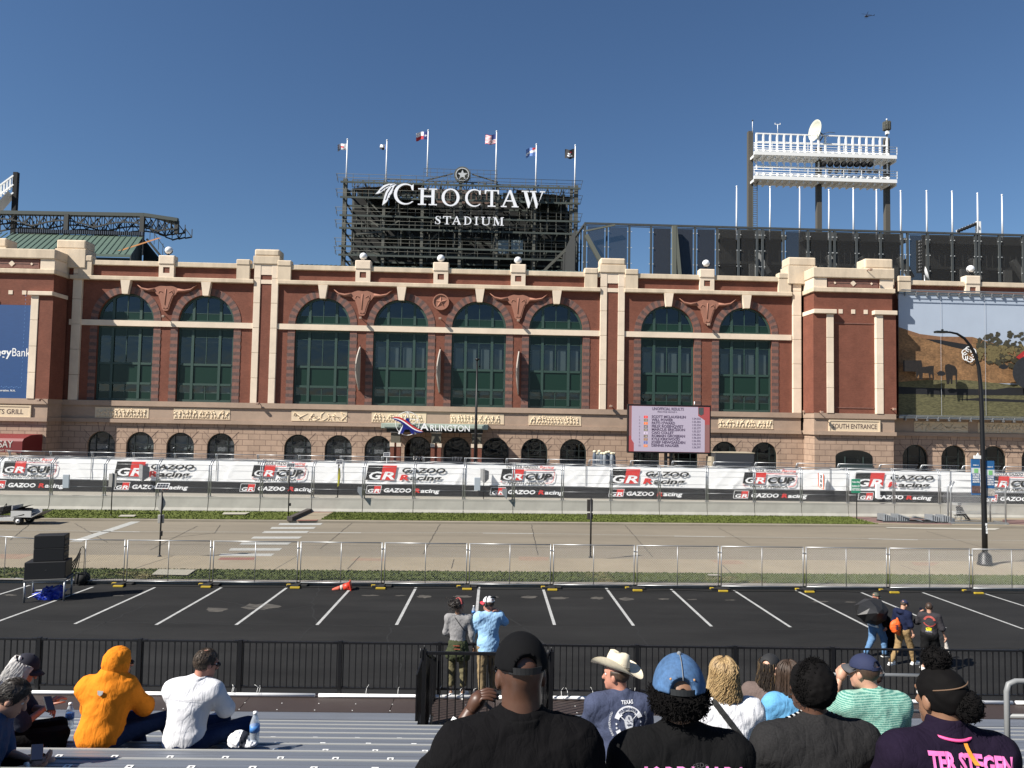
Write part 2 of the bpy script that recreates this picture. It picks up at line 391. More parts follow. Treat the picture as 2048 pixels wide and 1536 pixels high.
lf.box(-RL,-RL+.13,-.05,.06,-3.6,0);lf.box(RL-.13,RL,-.05,.06,-3.6,0)
for x in(-.62,.62):lf.box(x-.04,x+.04,-.04,.05,-3.6,1.1)
for z in(-.5,.15,-1.2,-2.1):lf.box(-RL+.13,RL-.13,-.035,.04,z-.03,z+.03)
lp=MB();pts=[(-RL+.05,-3.6),(RL-.05,-3.6)]+[((RL-.05)*cos(pi*i/16),(RL-.05)*sin(pi*i/16))for i in range(17)]
lp.add([(p[0],.02,p[1])for p in pts],[tuple(t)for t in tessellate_polygon([[Vector((p[0],p[1],0))for p in pts]])])
PORT=mat('grey_portrait_print',(.15,.155,.16),.6,var=.5,vs=3);PORT2=mat('pale_portrait_print',(.3,.3,.3),.6,var=.3,vs=5);PORT3=mat('dark_portrait_print',(.03,.03,.032),.6)
L0=[lf.build('ground_floor_window',mat('dark_window_frame',(.012,.018,.016),.5),stad),lp.build('window_pane',GLASSD)]
L0[1].parent=L0[0]
for i,c in enumerate(LOA):
 g=L0 if i==0 else[k.copy()for k in L0]
 if i:
  for k in g:COL.objects.link(k)
  g[1].parent=g[0]
 g[0].location=Vector((c,YW+.22,Z_LS))-stad.location
 if i in(0,3,4,5,6):
  mb=MB();sg=RND.uniform(-.15,.15)
  mb.quad((-1.3,.06,-3),(1.3,.06,-3),(1.3,.06,.6),(-1.3,.06,.6),0)
  hd=[(.48*cos(2*pi*k/20)+sg,-.1+.66*sin(2*pi*k/20))for k in range(20)]
  mb.poly(hd,.045,.05,1)
  ca=[(.56*cos(pi*k/12)+sg-.02,.16+.62*sin(pi*k/12+.08))for k in range(13)];mb.poly(ca,.035,.04,2)
  mb.poly([(sg-.2,-.75),(sg+.2,-.75),(sg+1.0,-1.15),(sg+1.1,-2.9),(sg-1.1,-2.9),(sg-1.0,-1.15)],.052,.056,2 if i%2 else 0)
  for ex in(-.18,.18):mb.box(sg+ex-.09,sg+ex+.09,.043,.0445,-.06,.0,2)
  mb.box(sg-.14,sg+.14,.043,.0445,-.47,-.42,2);mb.poly([(sg-.07,-.28),(sg+.07,-.28),(sg,.0)],.043,.0445,0)
  o=mb.build('portrait_print',[PORT,PORT2,PORT3],g[0])
 if i in(1,2):
  mb=MB();mb.quad((-1.2,.3,-3),(1.2,.3,-3),(1.2,.3,1),(-1.2,.3,1),0)
  for sgn in(-1,1):
   for q in range(3):mb.bar((0,.1,-.9+q*.33),(sgn*1.1,.1,-.55+q*.33),.07,.05,1);mb.bar((sgn*.5,.12,-1.1+q*.25),(sgn*.9,.12,-.2+q*.1),.05,.05,1)
  mb.box(-.25,.25,.11,.16,-3,-1.1,1)
  mb.build('metal_grille',[mat('pale_lobby',(.3,.34,.34)),PORT3],g[0])
 if i in(7,8):
  text('1717','house_number',g[0],(0,-.07,-1.02),.56,WHITE,.004,.004)
def pilaster(xa,xb,strips=True,capdy=0,y=YW,pr=.28,ztop=None,capw=0):
 zt=ztop or Z_COPT+.1;w=(xb-xa)*.27
 p=MB();p.box(xa+w,xb-w,y-pr+.09,y+.1,Z_WB+.01,zt);o1=wb(p,'pilaster_brick',BRICK,stad)
 p=MB()
 z=Z_WB+.012
 while z<zt-.02:
  z2=min(z+2.55,zt)
  for a,b in((xa,xa+w),(xb-w,xb)):p.cbox(a,b,y-pr,y+.1,z,z2-.03,.02)
  z=z2
 p.box(xa+w,xb-w,y-pr+.03,y+.1,Z_CORB,Z_CORT);p.box(xa+w,xb-w,y-pr+.03,y+.1,Z_COPT-1.1,zt)
 wb(p,'pilaster',CREAM,stad)
 p=MB();h=1.45
 p.cbox(xa-.12,xb+.12,y-pr-.1,y+1.5,zt-.1,zt+.72,.05);p.cbox(xa-.05,xb+.05,y-pr-.02,y+1.4,zt+.722,zt+h,.16)
 wb(p,'pier_cap',CREAMW,stad)
pilaster(xw(505),xw(553.5));pilaster(xw(1199),xw(1247.5))
for a,b in((xw(143),xw(161)),(xw(1584),xw(1600.5))):
 p=MB();z=Z_WB+.012
 while z<Z_COPT:
  z2=min(z+2.55,Z_COPT+.1);p.cbox(a,b,YW-.28,YW+.1,z,z2-.03,.02);z=z2
 wb(p,'pilaster',CREAM,stad)
def pier(cx,w=1.5):
 p=MB();q=.33
 p.box(cx-w/2,cx+w/2,YW-.4,YW+.35,Z_CORT-.02,Z_CORT+.42);p.box(cx-w/2,cx+w/2,YW-.4,YW+.35,Z_CORT+1.02,Z_COPT-.3)
 p.box(cx-w/2,cx-q,YW-.4,YW+.35,Z_CORT+.42,Z_CORT+1.02);p.box(cx+q,cx+w/2,YW-.4,YW+.35,Z_CORT+.42,Z_CORT+1.02)
 p.box(cx-q,cx+q,YW-.33,YW+.3,Z_CORT+.42,Z_CORT+1.02,1);p.box(cx-.05,cx+q,YW-.338,YW-.3,Z_CORT+.7,Z_CORT+.74,2)
 p.cbox(cx-w/2-.06,cx+w/2+.06,YW-.48,YW+.45,Z_COPT-.32,Z_COPT+.62,.1,0)
 wb(p,'parapet_pier',[CREAM,BRICK,V1],stad)
PIERS=[(336,545),(727,553),(882,556),(1036,560),(1412,567),(1941,583)]
for px,py in PIERS:pier(xw(px,py))
for px in(173,488,570,1181,1262,1567,1805):
 p=MB();cx=xw(px,560);p.box(cx-.65,cx+.65,YW-.4,YW+.35,Z_CORT-.02,Z_COPT-.2);p.cbox(cx-.7,cx+.7,YW-.46,YW+.42,Z_COPT-.2,Z_COPT+.42,.1);wb(p,'parapet_pier',CREAMW,stad)
FRZ=mat('frieze_stone',(.66,.53,.37),.85,var=.06,vs=3)
def frieze(px0,px1,seed,dense=True,X=None):
 r=random.Random(seed);a,b=(xw(px0,828),xw(px1,828));y=YW-.16
 mb=MB();mb.box(a,b,y-.03,y+.02,Z_FRB,Z_FRT);z0,z1=Z_FRB+.08,Z_FRT-.08;h=z1-z0
 mb.box(a,b,y-.06,y-.029,Z_FRB,z0-.02);mb.box(a,b,y-.06,y-.029,z1+.02,Z_FRT)
 x=a+.25
 while x<b-.25:
  if dense or r.random()<.4:
   hh=h*r.uniform(.75,.98);ln=r.uniform(-.2,.2);rr=.085
   hip=Vector((x,y-.03,z0+hh*.48));sh=Vector((x+ln,y-.03,z0+hh*.8))
   mb.tube([hip,sh],[.07,.08],6);mb.sphere((sh.x+ln*.3,y-.035,z0+hh*.92),.07,8,6)
   for sg in(-1,1):
    mb.tube([hip,(x+sg*r.uniform(.02,.22),y-.03,z0)],[.055,.04],5)
    mb.tube([sh,(sh.x+sg*r.uniform(.1,.3),y-.03,z0+hh*r.uniform(.4,.95))],[.04,.03],5)
   x+=r.uniform(.26,.42)
  else:
   for _ in range(2):mb.tube([(x+r.uniform(-.3,.3),y-.04,z0+r.random()*h*.5),(x+r.uniform(-.3,.3),y-.04,z0+r.random()*h),(x+.5+r.uniform(-.2,.3),y-.04,z0+r.random()*h)],[.02,.06,.02],5)
   x+=r.uniform(.5,1.1)
 wb(mb,'carved_frieze',FRZ,stad)
for k,(a,b,d)in enumerate(((192,299,1),(349,461,1),(584,695,0),(744,853,1),(901,1008,1),(1057,1162,1),(1436,1545,1),(1826,1933,0),(1953,2062,1))):frieze(a,b,k+3,d)
def skull(cx,cz,sc):
 half=[(0,.80),(.5,.86),(.95,.72),(1.15,.62),(1.9,.50),(2.6,.62),(3.15,1.0),(2.5,.34),(1.85,.2),(1.15,.2),(.98,-.08),(.78,-.2),(.62,-.62),(.45,-1.2),(.36,-1.62),(.22,-1.8),(0,-1.82)]
 full=half+[(-x,z)for x,z in reversed(half[1:-1])]
 mb=MB();mb.poly([(cx+x*sc,cz+z*sc)for x,z in reversed(full)],YW-.2,YW)
 inn=[(.0,.72),(.5,.74),(.8,.45),(.85,.05),(.6,-.3),(.35,-1.1),(.25,-1.55),(0,-1.6)]
 f2=inn+[(-x,z)for x,z in reversed(inn[1:-1])]
 mb.poly([(cx+x*sc,cz+z*sc)for x,z in reversed(f2)],YW-.23,YW-.19)
 for sg in(-1,1):
  mb.tube([(cx+sg*.3*sc,YW-.22,cz+.1*sc),(cx+sg*.62*sc,YW-.23,cz+.32*sc),(cx+sg*.75*sc,YW-.22,cz+.02*sc)],.045,6)
  mb.tube([(cx+sg*1.2*sc,YW-.16,cz+.42*sc),(cx+sg*1.9*sc,YW-.17,cz+.35*sc),(cx+sg*2.55*sc,YW-.17,cz+.5*sc),(cx+sg*3.1*sc,YW-.2,cz+.97*sc)],[.16*sc,.13*sc,.09*sc,.02],8)
  mb.sphere((cx+sg*.16*sc,YW-.23,cz-1.5*sc),.05,8,6)
 mb.tube([(cx,YW-.22,cz+.5*sc),(cx-.05,YW-.23,cz-1.2*sc)],[.07,.04],6)
 wb(mb,'longhorn_skull_relief',TERRA,stad)
for px,py in((333.5,588),(725.5,598),(1036.5,606),(1414,616)):
 p=at(px,py,YW);skull(p.x,p.z,.96)
p=at(882,604.5,YW);mb=MB();R=.84
mb.poly([(p.x+R*cos(2*pi*k/32),p.z+R*sin(2*pi*k/32))for k in range(32)],YW-.16,YW)
for k in range(32):a0,a1=2*pi*k/32,2*pi*(k+1)/32;mb.poly([(p.x+r*cos(a),p.z+r*sin(a))for r,a in((R-.12,a0),(R,a0),(R,a1),(R-.12,a1))],YW-.26,YW-.155)
tip=(p.x,YW-.30,p.z);st5=[(p.x+(.68 if k%2==0 else.27)*cos(pi/2+k*pi/5),YW-.162,p.z+(.68 if k%2==0 else.27)*sin(pi/2+k*pi/5))for k in range(10)]
mb.add(st5+[tip],[((k+1)%10,k,10)for k in range(10)]);wb(mb,'star_medallion',TERRA,stad)
def stone_sign(px0,px1,py0,py1,Y,s,size,align='CENTER',tx=None,lw=None):
 a=at(px0,py1,Y);b=at(px1,py0,Y);mb=MB();y=Y-.06
 mb.box(a.x,b.x,y-.05,y+.1,a.z,b.z)
 for q in((a.x,b.x,a.z,a.z+.12),(a.x,b.x,b.z-.12,b.z),(a.x,a.x+.12,a.z+.12,b.z-.12),(b.x-.12,b.x,a.z+.12,b.z-.12)):mb.box(q[0],q[1],y-.10,y-.049,q[2],q[3])
 o=wb(mb,'carved_name_panel',FRZ,stad)
 t=text(s,'carved_lettering',o,(tx if tx is not None else(a.x+b.x)/2,y-.055,(a.z+b.z)/2-size*.36),size,V1,.006,.006,align=align,width=lw);return o
YWG=71.6
def wing(xa,xb,side):
 zc=zf(498,YWG)if side>0 else zf(490,YWG)
 dz=0
 Zc1,Zc0=(ZF(1700,537,YWG),ZF(1700,557,YWG))if side>0 else(ZF(40,498,YWG),ZF(40,517,YWG))
 Zk1,Zk0=(ZF(1700,576.5,YWG),ZF(1700,585.5,YWG))if side>0 else(ZF(40,538,YWG),ZF(40,547,YWG))
 Zp1,Zp0=(ZF(1640,619.5,YWG),ZF(1640,628,YWG))if side>0 else(ZF(80,584,YWG),ZF(80,592,YWG))
 mb=MB();mb.box(xa,xb,YWG,YW+.02,Z_WB+.01,Zc0);wb(mb,'wing_brick',BRICK,stad)
 mb=MB();mb.box(xa,xb,YWG-.05,YW-.03,0,Z_BNB);wb(mb,'wing_stone_base',STONE,stad)
 for nm,z0,z1,pr in(('stone_ledge',Z_LGB,Z_WB+.012,.3),('stone_frieze_band',Z_BNB+.38,Z_LGB,.14),('stone_string_course',Z_BNB,Z_BNB+.378,.34)):
  mb=MB();mb.box(xa-pr*.5,xb+pr*.5,YWG-pr,YW-.03,z0,z1);wb(mb,nm,STONEP,stad)
 mb=MB();mb.cbox(xa-.15,xb+.15,YWG-.25,YW+1,Zc0,Zc1,.08);wb(mb,'parapet_coping',CREAMW,stad)
 mb=MB();mb.cbox(xa-.2,xb+.2,YWG-.3,YW+.1,Zk0,Zk1,.05);wb(mb,'cornice',CREAMW,stad)
 w=xb-xa;mb=MB()
 mb.box(xa-.06,xa+w*.16,YWG-.1,YW,Zk1,Zc0);mb.box(xb-w*.16,xb+.06,YWG-.1,YW,Zk1,Zc0);wb(mb,'parapet_block',CREAM,stad)
 mb=MB();zc=(Zk1+Zc0)/2;cx=(xa+xb)/2;mb.box(xa+w*.18,xb-w*.18,YWG-.03,YWG+.02,Zk1+.1,Zc0-.1,0)
 mb.box(xa+w*.2,xb-w*.2,YWG-.05,YWG-.029,zc-.03,zc+.03,1)
 for dx,rr in((0,.3),(-1.9,.13),(1.9,.13)):mb.poly([(cx+dx-rr,zc),(cx+dx,zc-rr),(cx+dx+rr,zc),(cx+dx,zc+rr)],YWG-.08,YWG-.03,2)
 wb(mb,'patterned_brick_panel',[V2,V1,CREAM],stad)
 mb=MB()
 for q in(-1,0,1):mb.box(cx+q*1.3-.2,cx+q*1.3+.2,YWG-.04,YWG+.02,Zp0+.1,Zp1+.1)
 wb(mb,'cream_square_inset',CREAM,stad)
 for s in(-1,1):
  xo=xa if s<0 else xb
  a,b=(xo,xo+1.15)if s<0 else(xo-1.15,xo);c,d=(b,b+.72)if s<0 else(a-.72,a)
  p=MB();p.box(a-(.2 if s<0 else-.0),b+(0 if s<0 else.2),YWG-.3,YW-.35,Z_WB+.013,Zp0);wb(p,'corner_pier',BRICK,stad)
  p=MB();z=Z_WB+.013
  while z<Zp0-.01:
   z2=min(z+2.55,Zp0);p.cbox(c,d,YWG-.36,YWG+.05,z,z2-.03,.02);z=z2
  lo,hi=min(a,c),max(b,d);p.cbox(lo-.25,hi+.25,YWG-.55,YW-.3,Zp0,Zp1,.04);wb(p,'corner_pier_trim',CREAM,stad)
 return Zc1
XR0,XR1=XF(1628,700,YWG),XF(1785,700,YWG);XL1=XF(101,700,YWG);XL0=XL1-(XR1-XR0)
zr=wing(XR0,XR1,1);zl=wing(XL0,XL1,-1)
for px0,px1,py0,py1 in((1577,1632,515,543),(1730,1786,518,549),(112,172,480,509),(-45,13,476,505)):
 a=at(px0,py1,YW-.4);b=at(px1,py0,YW-.4);p=MB();h=b.z-a.z
 p.cbox(a.x-.08,b.x+.08,YW-.5,YW+1.5,a.z-1.3,a.z+h*.4,.05);p.cbox(a.x,b.x,YW-.4,YW+1.4,a.z+h*.4+.002,b.z,.14);wb(p,'pier_cap',CREAMW,stad)
a=at(1665,816,YWG);b=at(1752,647,YWG);mb=MB()
for q in((a.x,b.x,b.z-.1,b.z),(a.x,b.x,a.z,a.z+.1),(a.x,a.x+.1,a.z+.1,b.z-.1),(b.x-.1,b.x,a.z+.1,b.z-.1)):mb.box(q[0],q[1],YWG-.05,YWG+.01,q[2],q[3])
wb(mb,'brick_panel_frame',V2,stad)
stone_sign(1657,1759,841,864,YWG-.14,'SOUTH ENTRANCE',.66,lw=4.55)
stone_sign(-60,64,811,834,YWG-.14,'SPORTS GRILL',.66,'RIGHT',at(50,822,YWG).x,lw=3.9)
a=at(1671,940,YWG-.05);b=at(1744,914,YWG-.05);zt=at(1707,900,YWG-.05).z
mb=MB();cx=(a.x+b.x)/2;hw=(b.x-a.x)/2;arc=[(cx+hw*cos(t),b.z+(zt-b.z)*sin(t))for t in[pi*i/12 for i in range(13)]]
mb.poly([(cx-hw,.05),(cx+hw,.05)]+arc,YWG-.10,YWG-.03,0)
for x in(-.5,.5):mb.box(cx+x*hw-.06,cx+x*hw+.06,YWG-.16,YWG-.1,.05,b.z,1)
mb.box(cx-hw+.3,cx+hw,YWG-.17,YWG-.1,b.z-.9,b.z-.75,1);mb.box(cx-hw+.3,cx+hw,YWG-.15,YWG-.1,.1,b.z-.95,1)
wb(mb,'entrance_door',[mat('door_glass_dark',(.01,.012,.012),.08),mat('dark_green_door',(.03,.045,.04),.5)],stad)
mb=MB()
for c in LOA:
 for t in(-1,1):
  mb.bar((c+t*.22,YW-.066,Z_LS+RL),(c+t*.42,YW-.066,Z_BNB),.035,.02,up=(0,1,0))
  mb.bar((c+t*RL*.8,YW-.066,Z_LS+RL*.62),(c+t*1.75,YW-.066,Z_BNB-.75),.03,.02,up=(0,1,0));mb.bar((c+t*RL*.98,YW-.066,Z_LS+.2),(c+t*1.75,YW-.066,Z_BNB-1.6),.03,.02,up=(0,1,0))
wb(mb,'arch_stone_joints',V1,stad)
def globe(px,py,lab):
 p=at(px,py,YW-.05);zb=Z_COPT+.62
 t=thing('globe_lamp',lab,'lamp',(p.x,YW-.05,zb),0,'globe lamps on the parapet piers')
 mb=MB();mb.lathe([(.16,0),(.16,.05),(.05,.07),(.05,p.z-zb-.42),(.15,p.z-zb-.36)],seg=10)
 mb.tube([(.43*sin(a),-.1,p.z-zb-.43*cos(a))for a in[(-1.4+2.8*i/12)for i in range(13)]],.03,6);mb.build('lamp_bracket',BLACK,t)
 mb=MB();mb.sphere((0,0,p.z-zb),.39,20,14);mb.build('globe',CHROME,t)
for(px,py),lab in zip(((338,501),(727,513),(882,517),(1036,521),(1412,527),(1941,538)),('silver globe lamp on the parapet pier between the two leftmost arches','silver globe lamp on the pier left of the star medallion','silver globe lamp on the pier directly above the round star medallion','silver globe lamp on the pier under the right part of the steel tower','silver globe lamp on the pier in front of the dark navy mesh screens','silver globe lamp on the pier above the cattle billboard')):globe(px,py,lab)
for(px,py),lab in zip(((85,800),(332,634),(519,807),(723,637),(881,638),(1036,642),(1220,812),(1414,650),(1604,823),(1638,824),(1782,818),(1735,541)),('small floodlight under the blue bank banner','small floodlight under the leftmost longhorn skull','small floodlight at the foot of the pilaster left of the white tents','small floodlight under the second longhorn skull from the left','small floodlight under the star medallion','small floodlight under the third longhorn skull from the left','small floodlight at the foot of the pilaster beside the video screen','small floodlight under the rightmost longhorn skull','small floodlight on the ledge left of the South Entrance wing','small floodlight on the ledge at the left corner of the South Entrance wing','small floodlight on the ledge at the right corner of the South Entrance wing','small white floodlight on top of the South Entrance wing')):
 Y=YWG-.36 if px in(85,1638,1782,1735)else YW-.05
 p=at(px,py,Y);t=thing('floodlight',lab,'floodlight',(p.x,Y,p.z),0,'small floodlights on the facade')
 mb=MB();mb.tube([(0,.1,0),(0,-.35,.1),(0,-.5,0)],.04,6);mb.build('lamp_arm',TERRA,t)
 mb=MB();mb.cbox(-.14,.14,-.72,-.45,-.14,.08,.03);mb.build('lamp_head',mat('floodlight_head',(.3,.2,.15),.5),t)
BLADE=mat('blade_face',(.40,.35,.30),.7);
for(px,py0,py1),lab in zip(((718.5,694,780),(879,699,785),(1036.5,703,789)),('bow shaped wall fin sign right of the leftmost window of the middle bay','bow shaped wall fin sign under the star medallion','bow shaped wall fin sign left of the rightmost window of the middle bay')):
 a=at(px,py1,YW-.1);b=at(px,py0,YW-.1);t=thing('wall_fin_sign',lab,'sign',(a.x,YW-.1,a.z),0,'bow shaped fin signs on the facade');h=b.z-a.z
 mb=MB();n=14;vs=[]
 for i in range(n+1):
  u=i/n;d=.18+.85*sin(pi*u)**.8;z=h*u
  vs+=[(-.08-.24*sin(pi*u),-d,z),(.03-.24*sin(pi*u),-d-.02,z),(.05,.05,z),(-.05,.05,z)]
 fs=[];
 for i in range(n):
  for k in range(4):fs.append((i*4+k,i*4+(k+1)%4,i*4+4+(k+1)%4,i*4+4+k))
 mb.add(vs,fs);mb.f and None
 mb.build('fin_plate',[BLADE],t)
 o=text('ARLINGTON','fin_lettering',t,(-.27,-1.08,h*.5),.2,V1,.004,.004);o.rotation_euler=(pi/2,-pi/2,0)
 mb=MB();mb.bar((0,.1,h),(0,-.3,h+.2),.05);mb.bar((0,.1,0),(0,-.3,-.1),.05);mb.build('fin_bracket',BLACK,t)
p0=at(-60,795,YWG-.1);p1=at(68,611,YWG-.1)
t=thing('bank_banner','tall blue bank banner on the left brick wing','banner',((p0 .x+p1 .x)/2,YWG-.1,p0 .z))
mb=MB();mb.box(p0 .x,p1 .x,YWG-.16,YWG-.08,p0 .z,p1 .z);wb(mb,'banner_sheet',mat('bank_blue',(.008,.055,.18),.6,var=.08,vs=1.5,streak=(1,1,6)),t)
mb=MB()
for k in range(24):mb.box(p1 .x-.8,p1 .x-.77,YWG-.168,YWG-.16,p0 .z+1.2+k*.38,p0 .z+1.35+k*.38)
for k in range(14):mb.box(p1 .x-3+k*.16,p1 .x-2.92+k*.16,YWG-.168,YWG-.16,p0 .z+1.0+.05*(k%3),p0 .z+1.06+.05*(k%3))
wb(mb,'banner_stitching',mat('pale_blue_stitch',(.12,.25,.5)),t)
q=at(60,713,YWG-.17)
a=text('Amegy','banner_lettering',t,Vector((0,0,0)),1.15,WHITE,.004,.022,align='RIGHT',width=3.2);a.location=Vector((q.x-1.78,YWG-.17,q.z))-t.location
b=text('Bank','banner_lettering',t,Vector((0,0,0)),1.15,WHITE,.004,0,align='RIGHT',width=1.72);b.location=Vector((q.x,YWG-.17,q.z))-t.location
c=text('A division of Zions Bancorporation, N.A.','banner_lettering',t,Vector((0,0,0)),.27,WHITE,.004,.003,align='RIGHT');q=at(31,783,YWG-.17);c.location=Vector((q.x,YWG-.17,q.z))-t.location
YA=68.5
t=thing('red_awning','dark red curved awning with white lettering at the left edge','awning',(at(0,905,YA).x,YA,0))
mb=MB();n=10
xa,xb=at(-50,880,YA).x,at(45,880,YA).x;zt=at(0,869,YA).z;zb=at(30,905,YA).z
prof=[(YWG-.1,zt),(YA+1.2,zt-.05),(YA+.2,zt-.35),(YA,zt-.6),(YA,zb)]
for i in range(len(prof)-1):mb.quad((xa,prof[i][0],prof[i][1]),(xb,prof[i][0],prof[i][1]),(xb,prof[i+1][0],prof[i+1][1]),(xa,prof[i+1][0],prof[i+1][1]))
mb.add([(xb,y,z)for y,z in prof]+[(xb,YWG-.1,zb)],[(0,1,2,3,4,5)])
o=wb(mb,'awning_cloth',mat('awning_red',(.16,.012,.012),.6),t)
tx=text('HEARSAY','awning_lettering',t,(0,0,0),.92,mat('awning_white',(.55,.5,.45)),.004,.006,align='RIGHT',width=3.1);q=at(25,895,YA-.02);tx.location=Vector((q.x,YA-.02,q.z))-t.location
tx=text('RESTAURANT GRILL','awning_lettering',t,(0,0,0),.25,MATS['awning_white'],.004,0,align='RIGHT');q=at(24,903,YA-.02);tx.location=Vector((q.x,YA-.02,q.z))-t.location
mb=MB();mb.tube([(xb-.1,YA+.1,0),(xb-.1,YA+.1,zb)],.06);mb.tube([(xa+.1,YA+.1,0),(xa+.1,YA+.1,zb)],.06);wb(mb,'awning_post',BLACK,t)
YC=69.5
t=thing('entrance_canopy','pale green flat canopy on brick columns over the doors numbered 1717','canopy',(at(880,900,YC).x,YC,0))
xa,xb=at(762,855,YC).x,at(976,857,YC).x;za,zb=at(870,848,YC).z,at(870,858,YC).z
mb=MB();mb.cbox(xa,xb,YC,YW-.35,zb,za,.03);mb.box(xa+.3,xb-.3,YC-.06,YC-.002,zb+.12,za-.1);wb(mb,'canopy_roof',mat('canopy_green',(.33,.38,.32),.5,var=.08),t)
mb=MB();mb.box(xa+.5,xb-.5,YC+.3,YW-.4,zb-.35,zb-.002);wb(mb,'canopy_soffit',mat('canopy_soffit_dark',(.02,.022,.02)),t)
for px in(791,872,953):
 c=at(px,900,YC+.5);mb=MB()
 mb.box(c.x-.5,c.x-.12,YC+.3,YC+.9,0,zb-1.4);mb.box(c.x+.12,c.x+.5,YC+.3,YC+.9,0,zb-1.4)
 mb.box(c.x-.12,c.x+.12,YC+.45,YC+.75,0,zb-1.35)
 o=wb(mb,'canopy_column',BRICK,t)
 mb=MB();mb.box(c.x-.54,c.x-.1,YC+.26,YC+.94,zb-1.75,zb-1.39);mb.box(c.x+.1,c.x+.54,YC+.26,YC+.94,zb-1.75,zb-1.39);mb.box(c.x-.54,c.x+.54,YC+.26,YC+.94,zb-.42,zb-.35);k=wb(mb,'column_block',CREAM,t)
 k.parent=o;k.location=(0,0,0)
 mb=MB();mb.box(c.x-.46,c.x+.46,YC+.35,YC+.85,zb-1.385,zb-.425);k=wb(mb,'column_head',mat('bronze_box',(.10,.09,.065)),t);k.parent=o;k.location=(0,0,0)
YS=YC-.25
sg=thing('arlington_sign','white letters and star and ribbon emblem standing on the canopy edge','sign',(at(870,860,YS).x,YS,za-.9))
q=at(840.5,860.5,YS);e=at(938,861,YS)
o=text('A','sign_letters',sg,(0,0,0),1.0,WHITE,.04,.012,align='LEFT',width=.82);o.location=Vector((q.x,YS,q.z))-sg.location
o=text('RLINGTON','sign_letters',sg,(0,0,0),.82,WHITE,.04,.008,align='LEFT',width=(e.x-q.x)-.88);o.location=Vector((q.x+.9,YS,q.z-.03))-sg.location
c=at(815,846,YS);k=1.12
def P_(u,v):return(c.x+u*k,c.z+v*k)
mb=MB();st=[P_((1.0 if i%2==0 else.42)*cos(pi/2+i*pi/5)*.95,(1.0 if i%2==0 else.42)*sin(pi/2+i*pi/5))for i in range(10)]
for i in range(10):
 a,b=st[i],st[(i+1)%10];mb.bar((a[0],YS,a[1]),(b[0],YS,b[1]),.05,.05)
mb.tube([(c.x+k*cos(2*pi*i/32),YS+.04,c.z-.05+k*sin(2*pi*i/32))for i in range(33)],.03,5,cap=False)
for s_ in(-1,1):mb.bar((c.x+s_*.42*k,YS-.02,c.z-.35*k),(c.x+s_*.72*k,YS-.02,c.z-.95*k),.16,.05,up=(0,1,0))
wb(mb,'star_outline',WHITE,sg)
NAVY=mat('emblem_navy',(.008,.012,.16),.4)
mb=MB();A=[(-.62,-.92),(-.36,-.92),(-.2,-.55),(.2,-.55),(.36,-.92),(.62,-.92),(.1,.42),(-.1,.42)]
mb.poly([P_(*u)for u in A],YS-.14,YS-.08,holes=[[P_(-.12,-.32),P_(.12,-.32),P_(0,.05)]]);wb(mb,'emblem_letter',NAVY,sg)
def rib(w0,w1,m_,nm,y):
 mb=MB();up_=[];dn=[]
 for i in range(15):
  u=i/14;x=-1.32+2.72*u;z=.42-.95*u+.14*sin(2*pi*u)-.18*u*u;tp=sin(pi*min(1,u*1.02))**.5
  up_.append(P_(x,z+w1*tp));dn.append(P_(x,z+w0*tp))
 mb.poly(dn+up_[::-1],y-.03,y);wb(mb,nm,m_,sg)
rib(.02,.2,mat('emblem_red',(.5,.03,.03),.4),'red_ribbon',YS-.16);rib(-.1,.02,WHITE,'white_ribbon',YS-.15);rib(-.3,-.1,NAVY,'blue_ribbon',YS-.155)
YB=72.75
bb=thing('cattle_billboard','huge printed billboard of black cattle on a dry golden hillside','billboard',(at(1950,832,YB).x,YB,at(1950,832,YB).z))
def PB(px,py):
 p=at(px,py,YB);return(p.x,p.z)
tl,bl=PB(1797,588),PB(1797,832);tr_=PB(2048,592);xr=tr_[0]+11
def flat(pts,layer,m_,nm):mb=MB();mb.poly([PB(*p)for p in pts],YB-.004*layer-.002,YB-.004*layer);return wb(mb,nm,m_,bb)
mb=MB();mb.box(tl[0],xr,YB,YB+.12,bl[1],tl[1]);wb(mb,'billboard_sheet',mat('printed_sky',(.38,.44,.53),.75,var=.05,vs=.3),bb)
XE=2048+230
flat([(1797,654),(1815,660),(1840,668),(1880,673),(1945,674),(2000,690),(XE,720),(XE,770),(1797,764)],1,mat('printed_dry_grass',(.215,.115,.05),.8,var=.65,vs=4.0,vdet=8,streak=(1,1,1.8),var2=.4,vs2=.7),'printed_hill')
flat([(1815,661),(1840,668.5),(1880,673.5),(1945,674.5),(1943,690),(1860,680),(1815,667)],2,mat('printed_far_hill',(.20,.10,.05),.8,var=.3,vs=3),'printed_far_hill')
flat([(1797,764),(1850,760),(1930,760),(2020,769),(XE,772),(XE,846),(1797,830.5)],3,mat('printed_meadow',(.10,.092,.042),.8,var=.75,vs=6,vdet=8,streak=(.5,1,2)),'printed_meadow')
PDK=mat('printed_shadow',(.008,.0085,.011),.8)
flat([(1851,678),(1880,680),(1935,689),(1950,699),(1985,708),(1950,704),(1905,694),(1875,686)],4,PDK,'printed_hill_shadow')
flat([(1797,773),(1830,775),(1900,777),(1990,779),(2016,775),(XE,776),(XE,792),(1900,790),(1830,788),(1797,788)],4,PDK,'printed_ground_shadow')
flat([(1915,799),(1960,796),(2048,800),(XE,806),(XE,812),(1960,802)],4,PDK,'printed_ground_shadow')
rr=random.Random(5)
def blob(cx,cy,rx,ry,n=26,j=.16):return[(cx+rx*cos(2*pi*i/n)*(1+rr.uniform(-j,j)),cy+ry*sin(2*pi*i/n)*(1+rr.uniform(-j,j)))for i in range(n)][::-1]
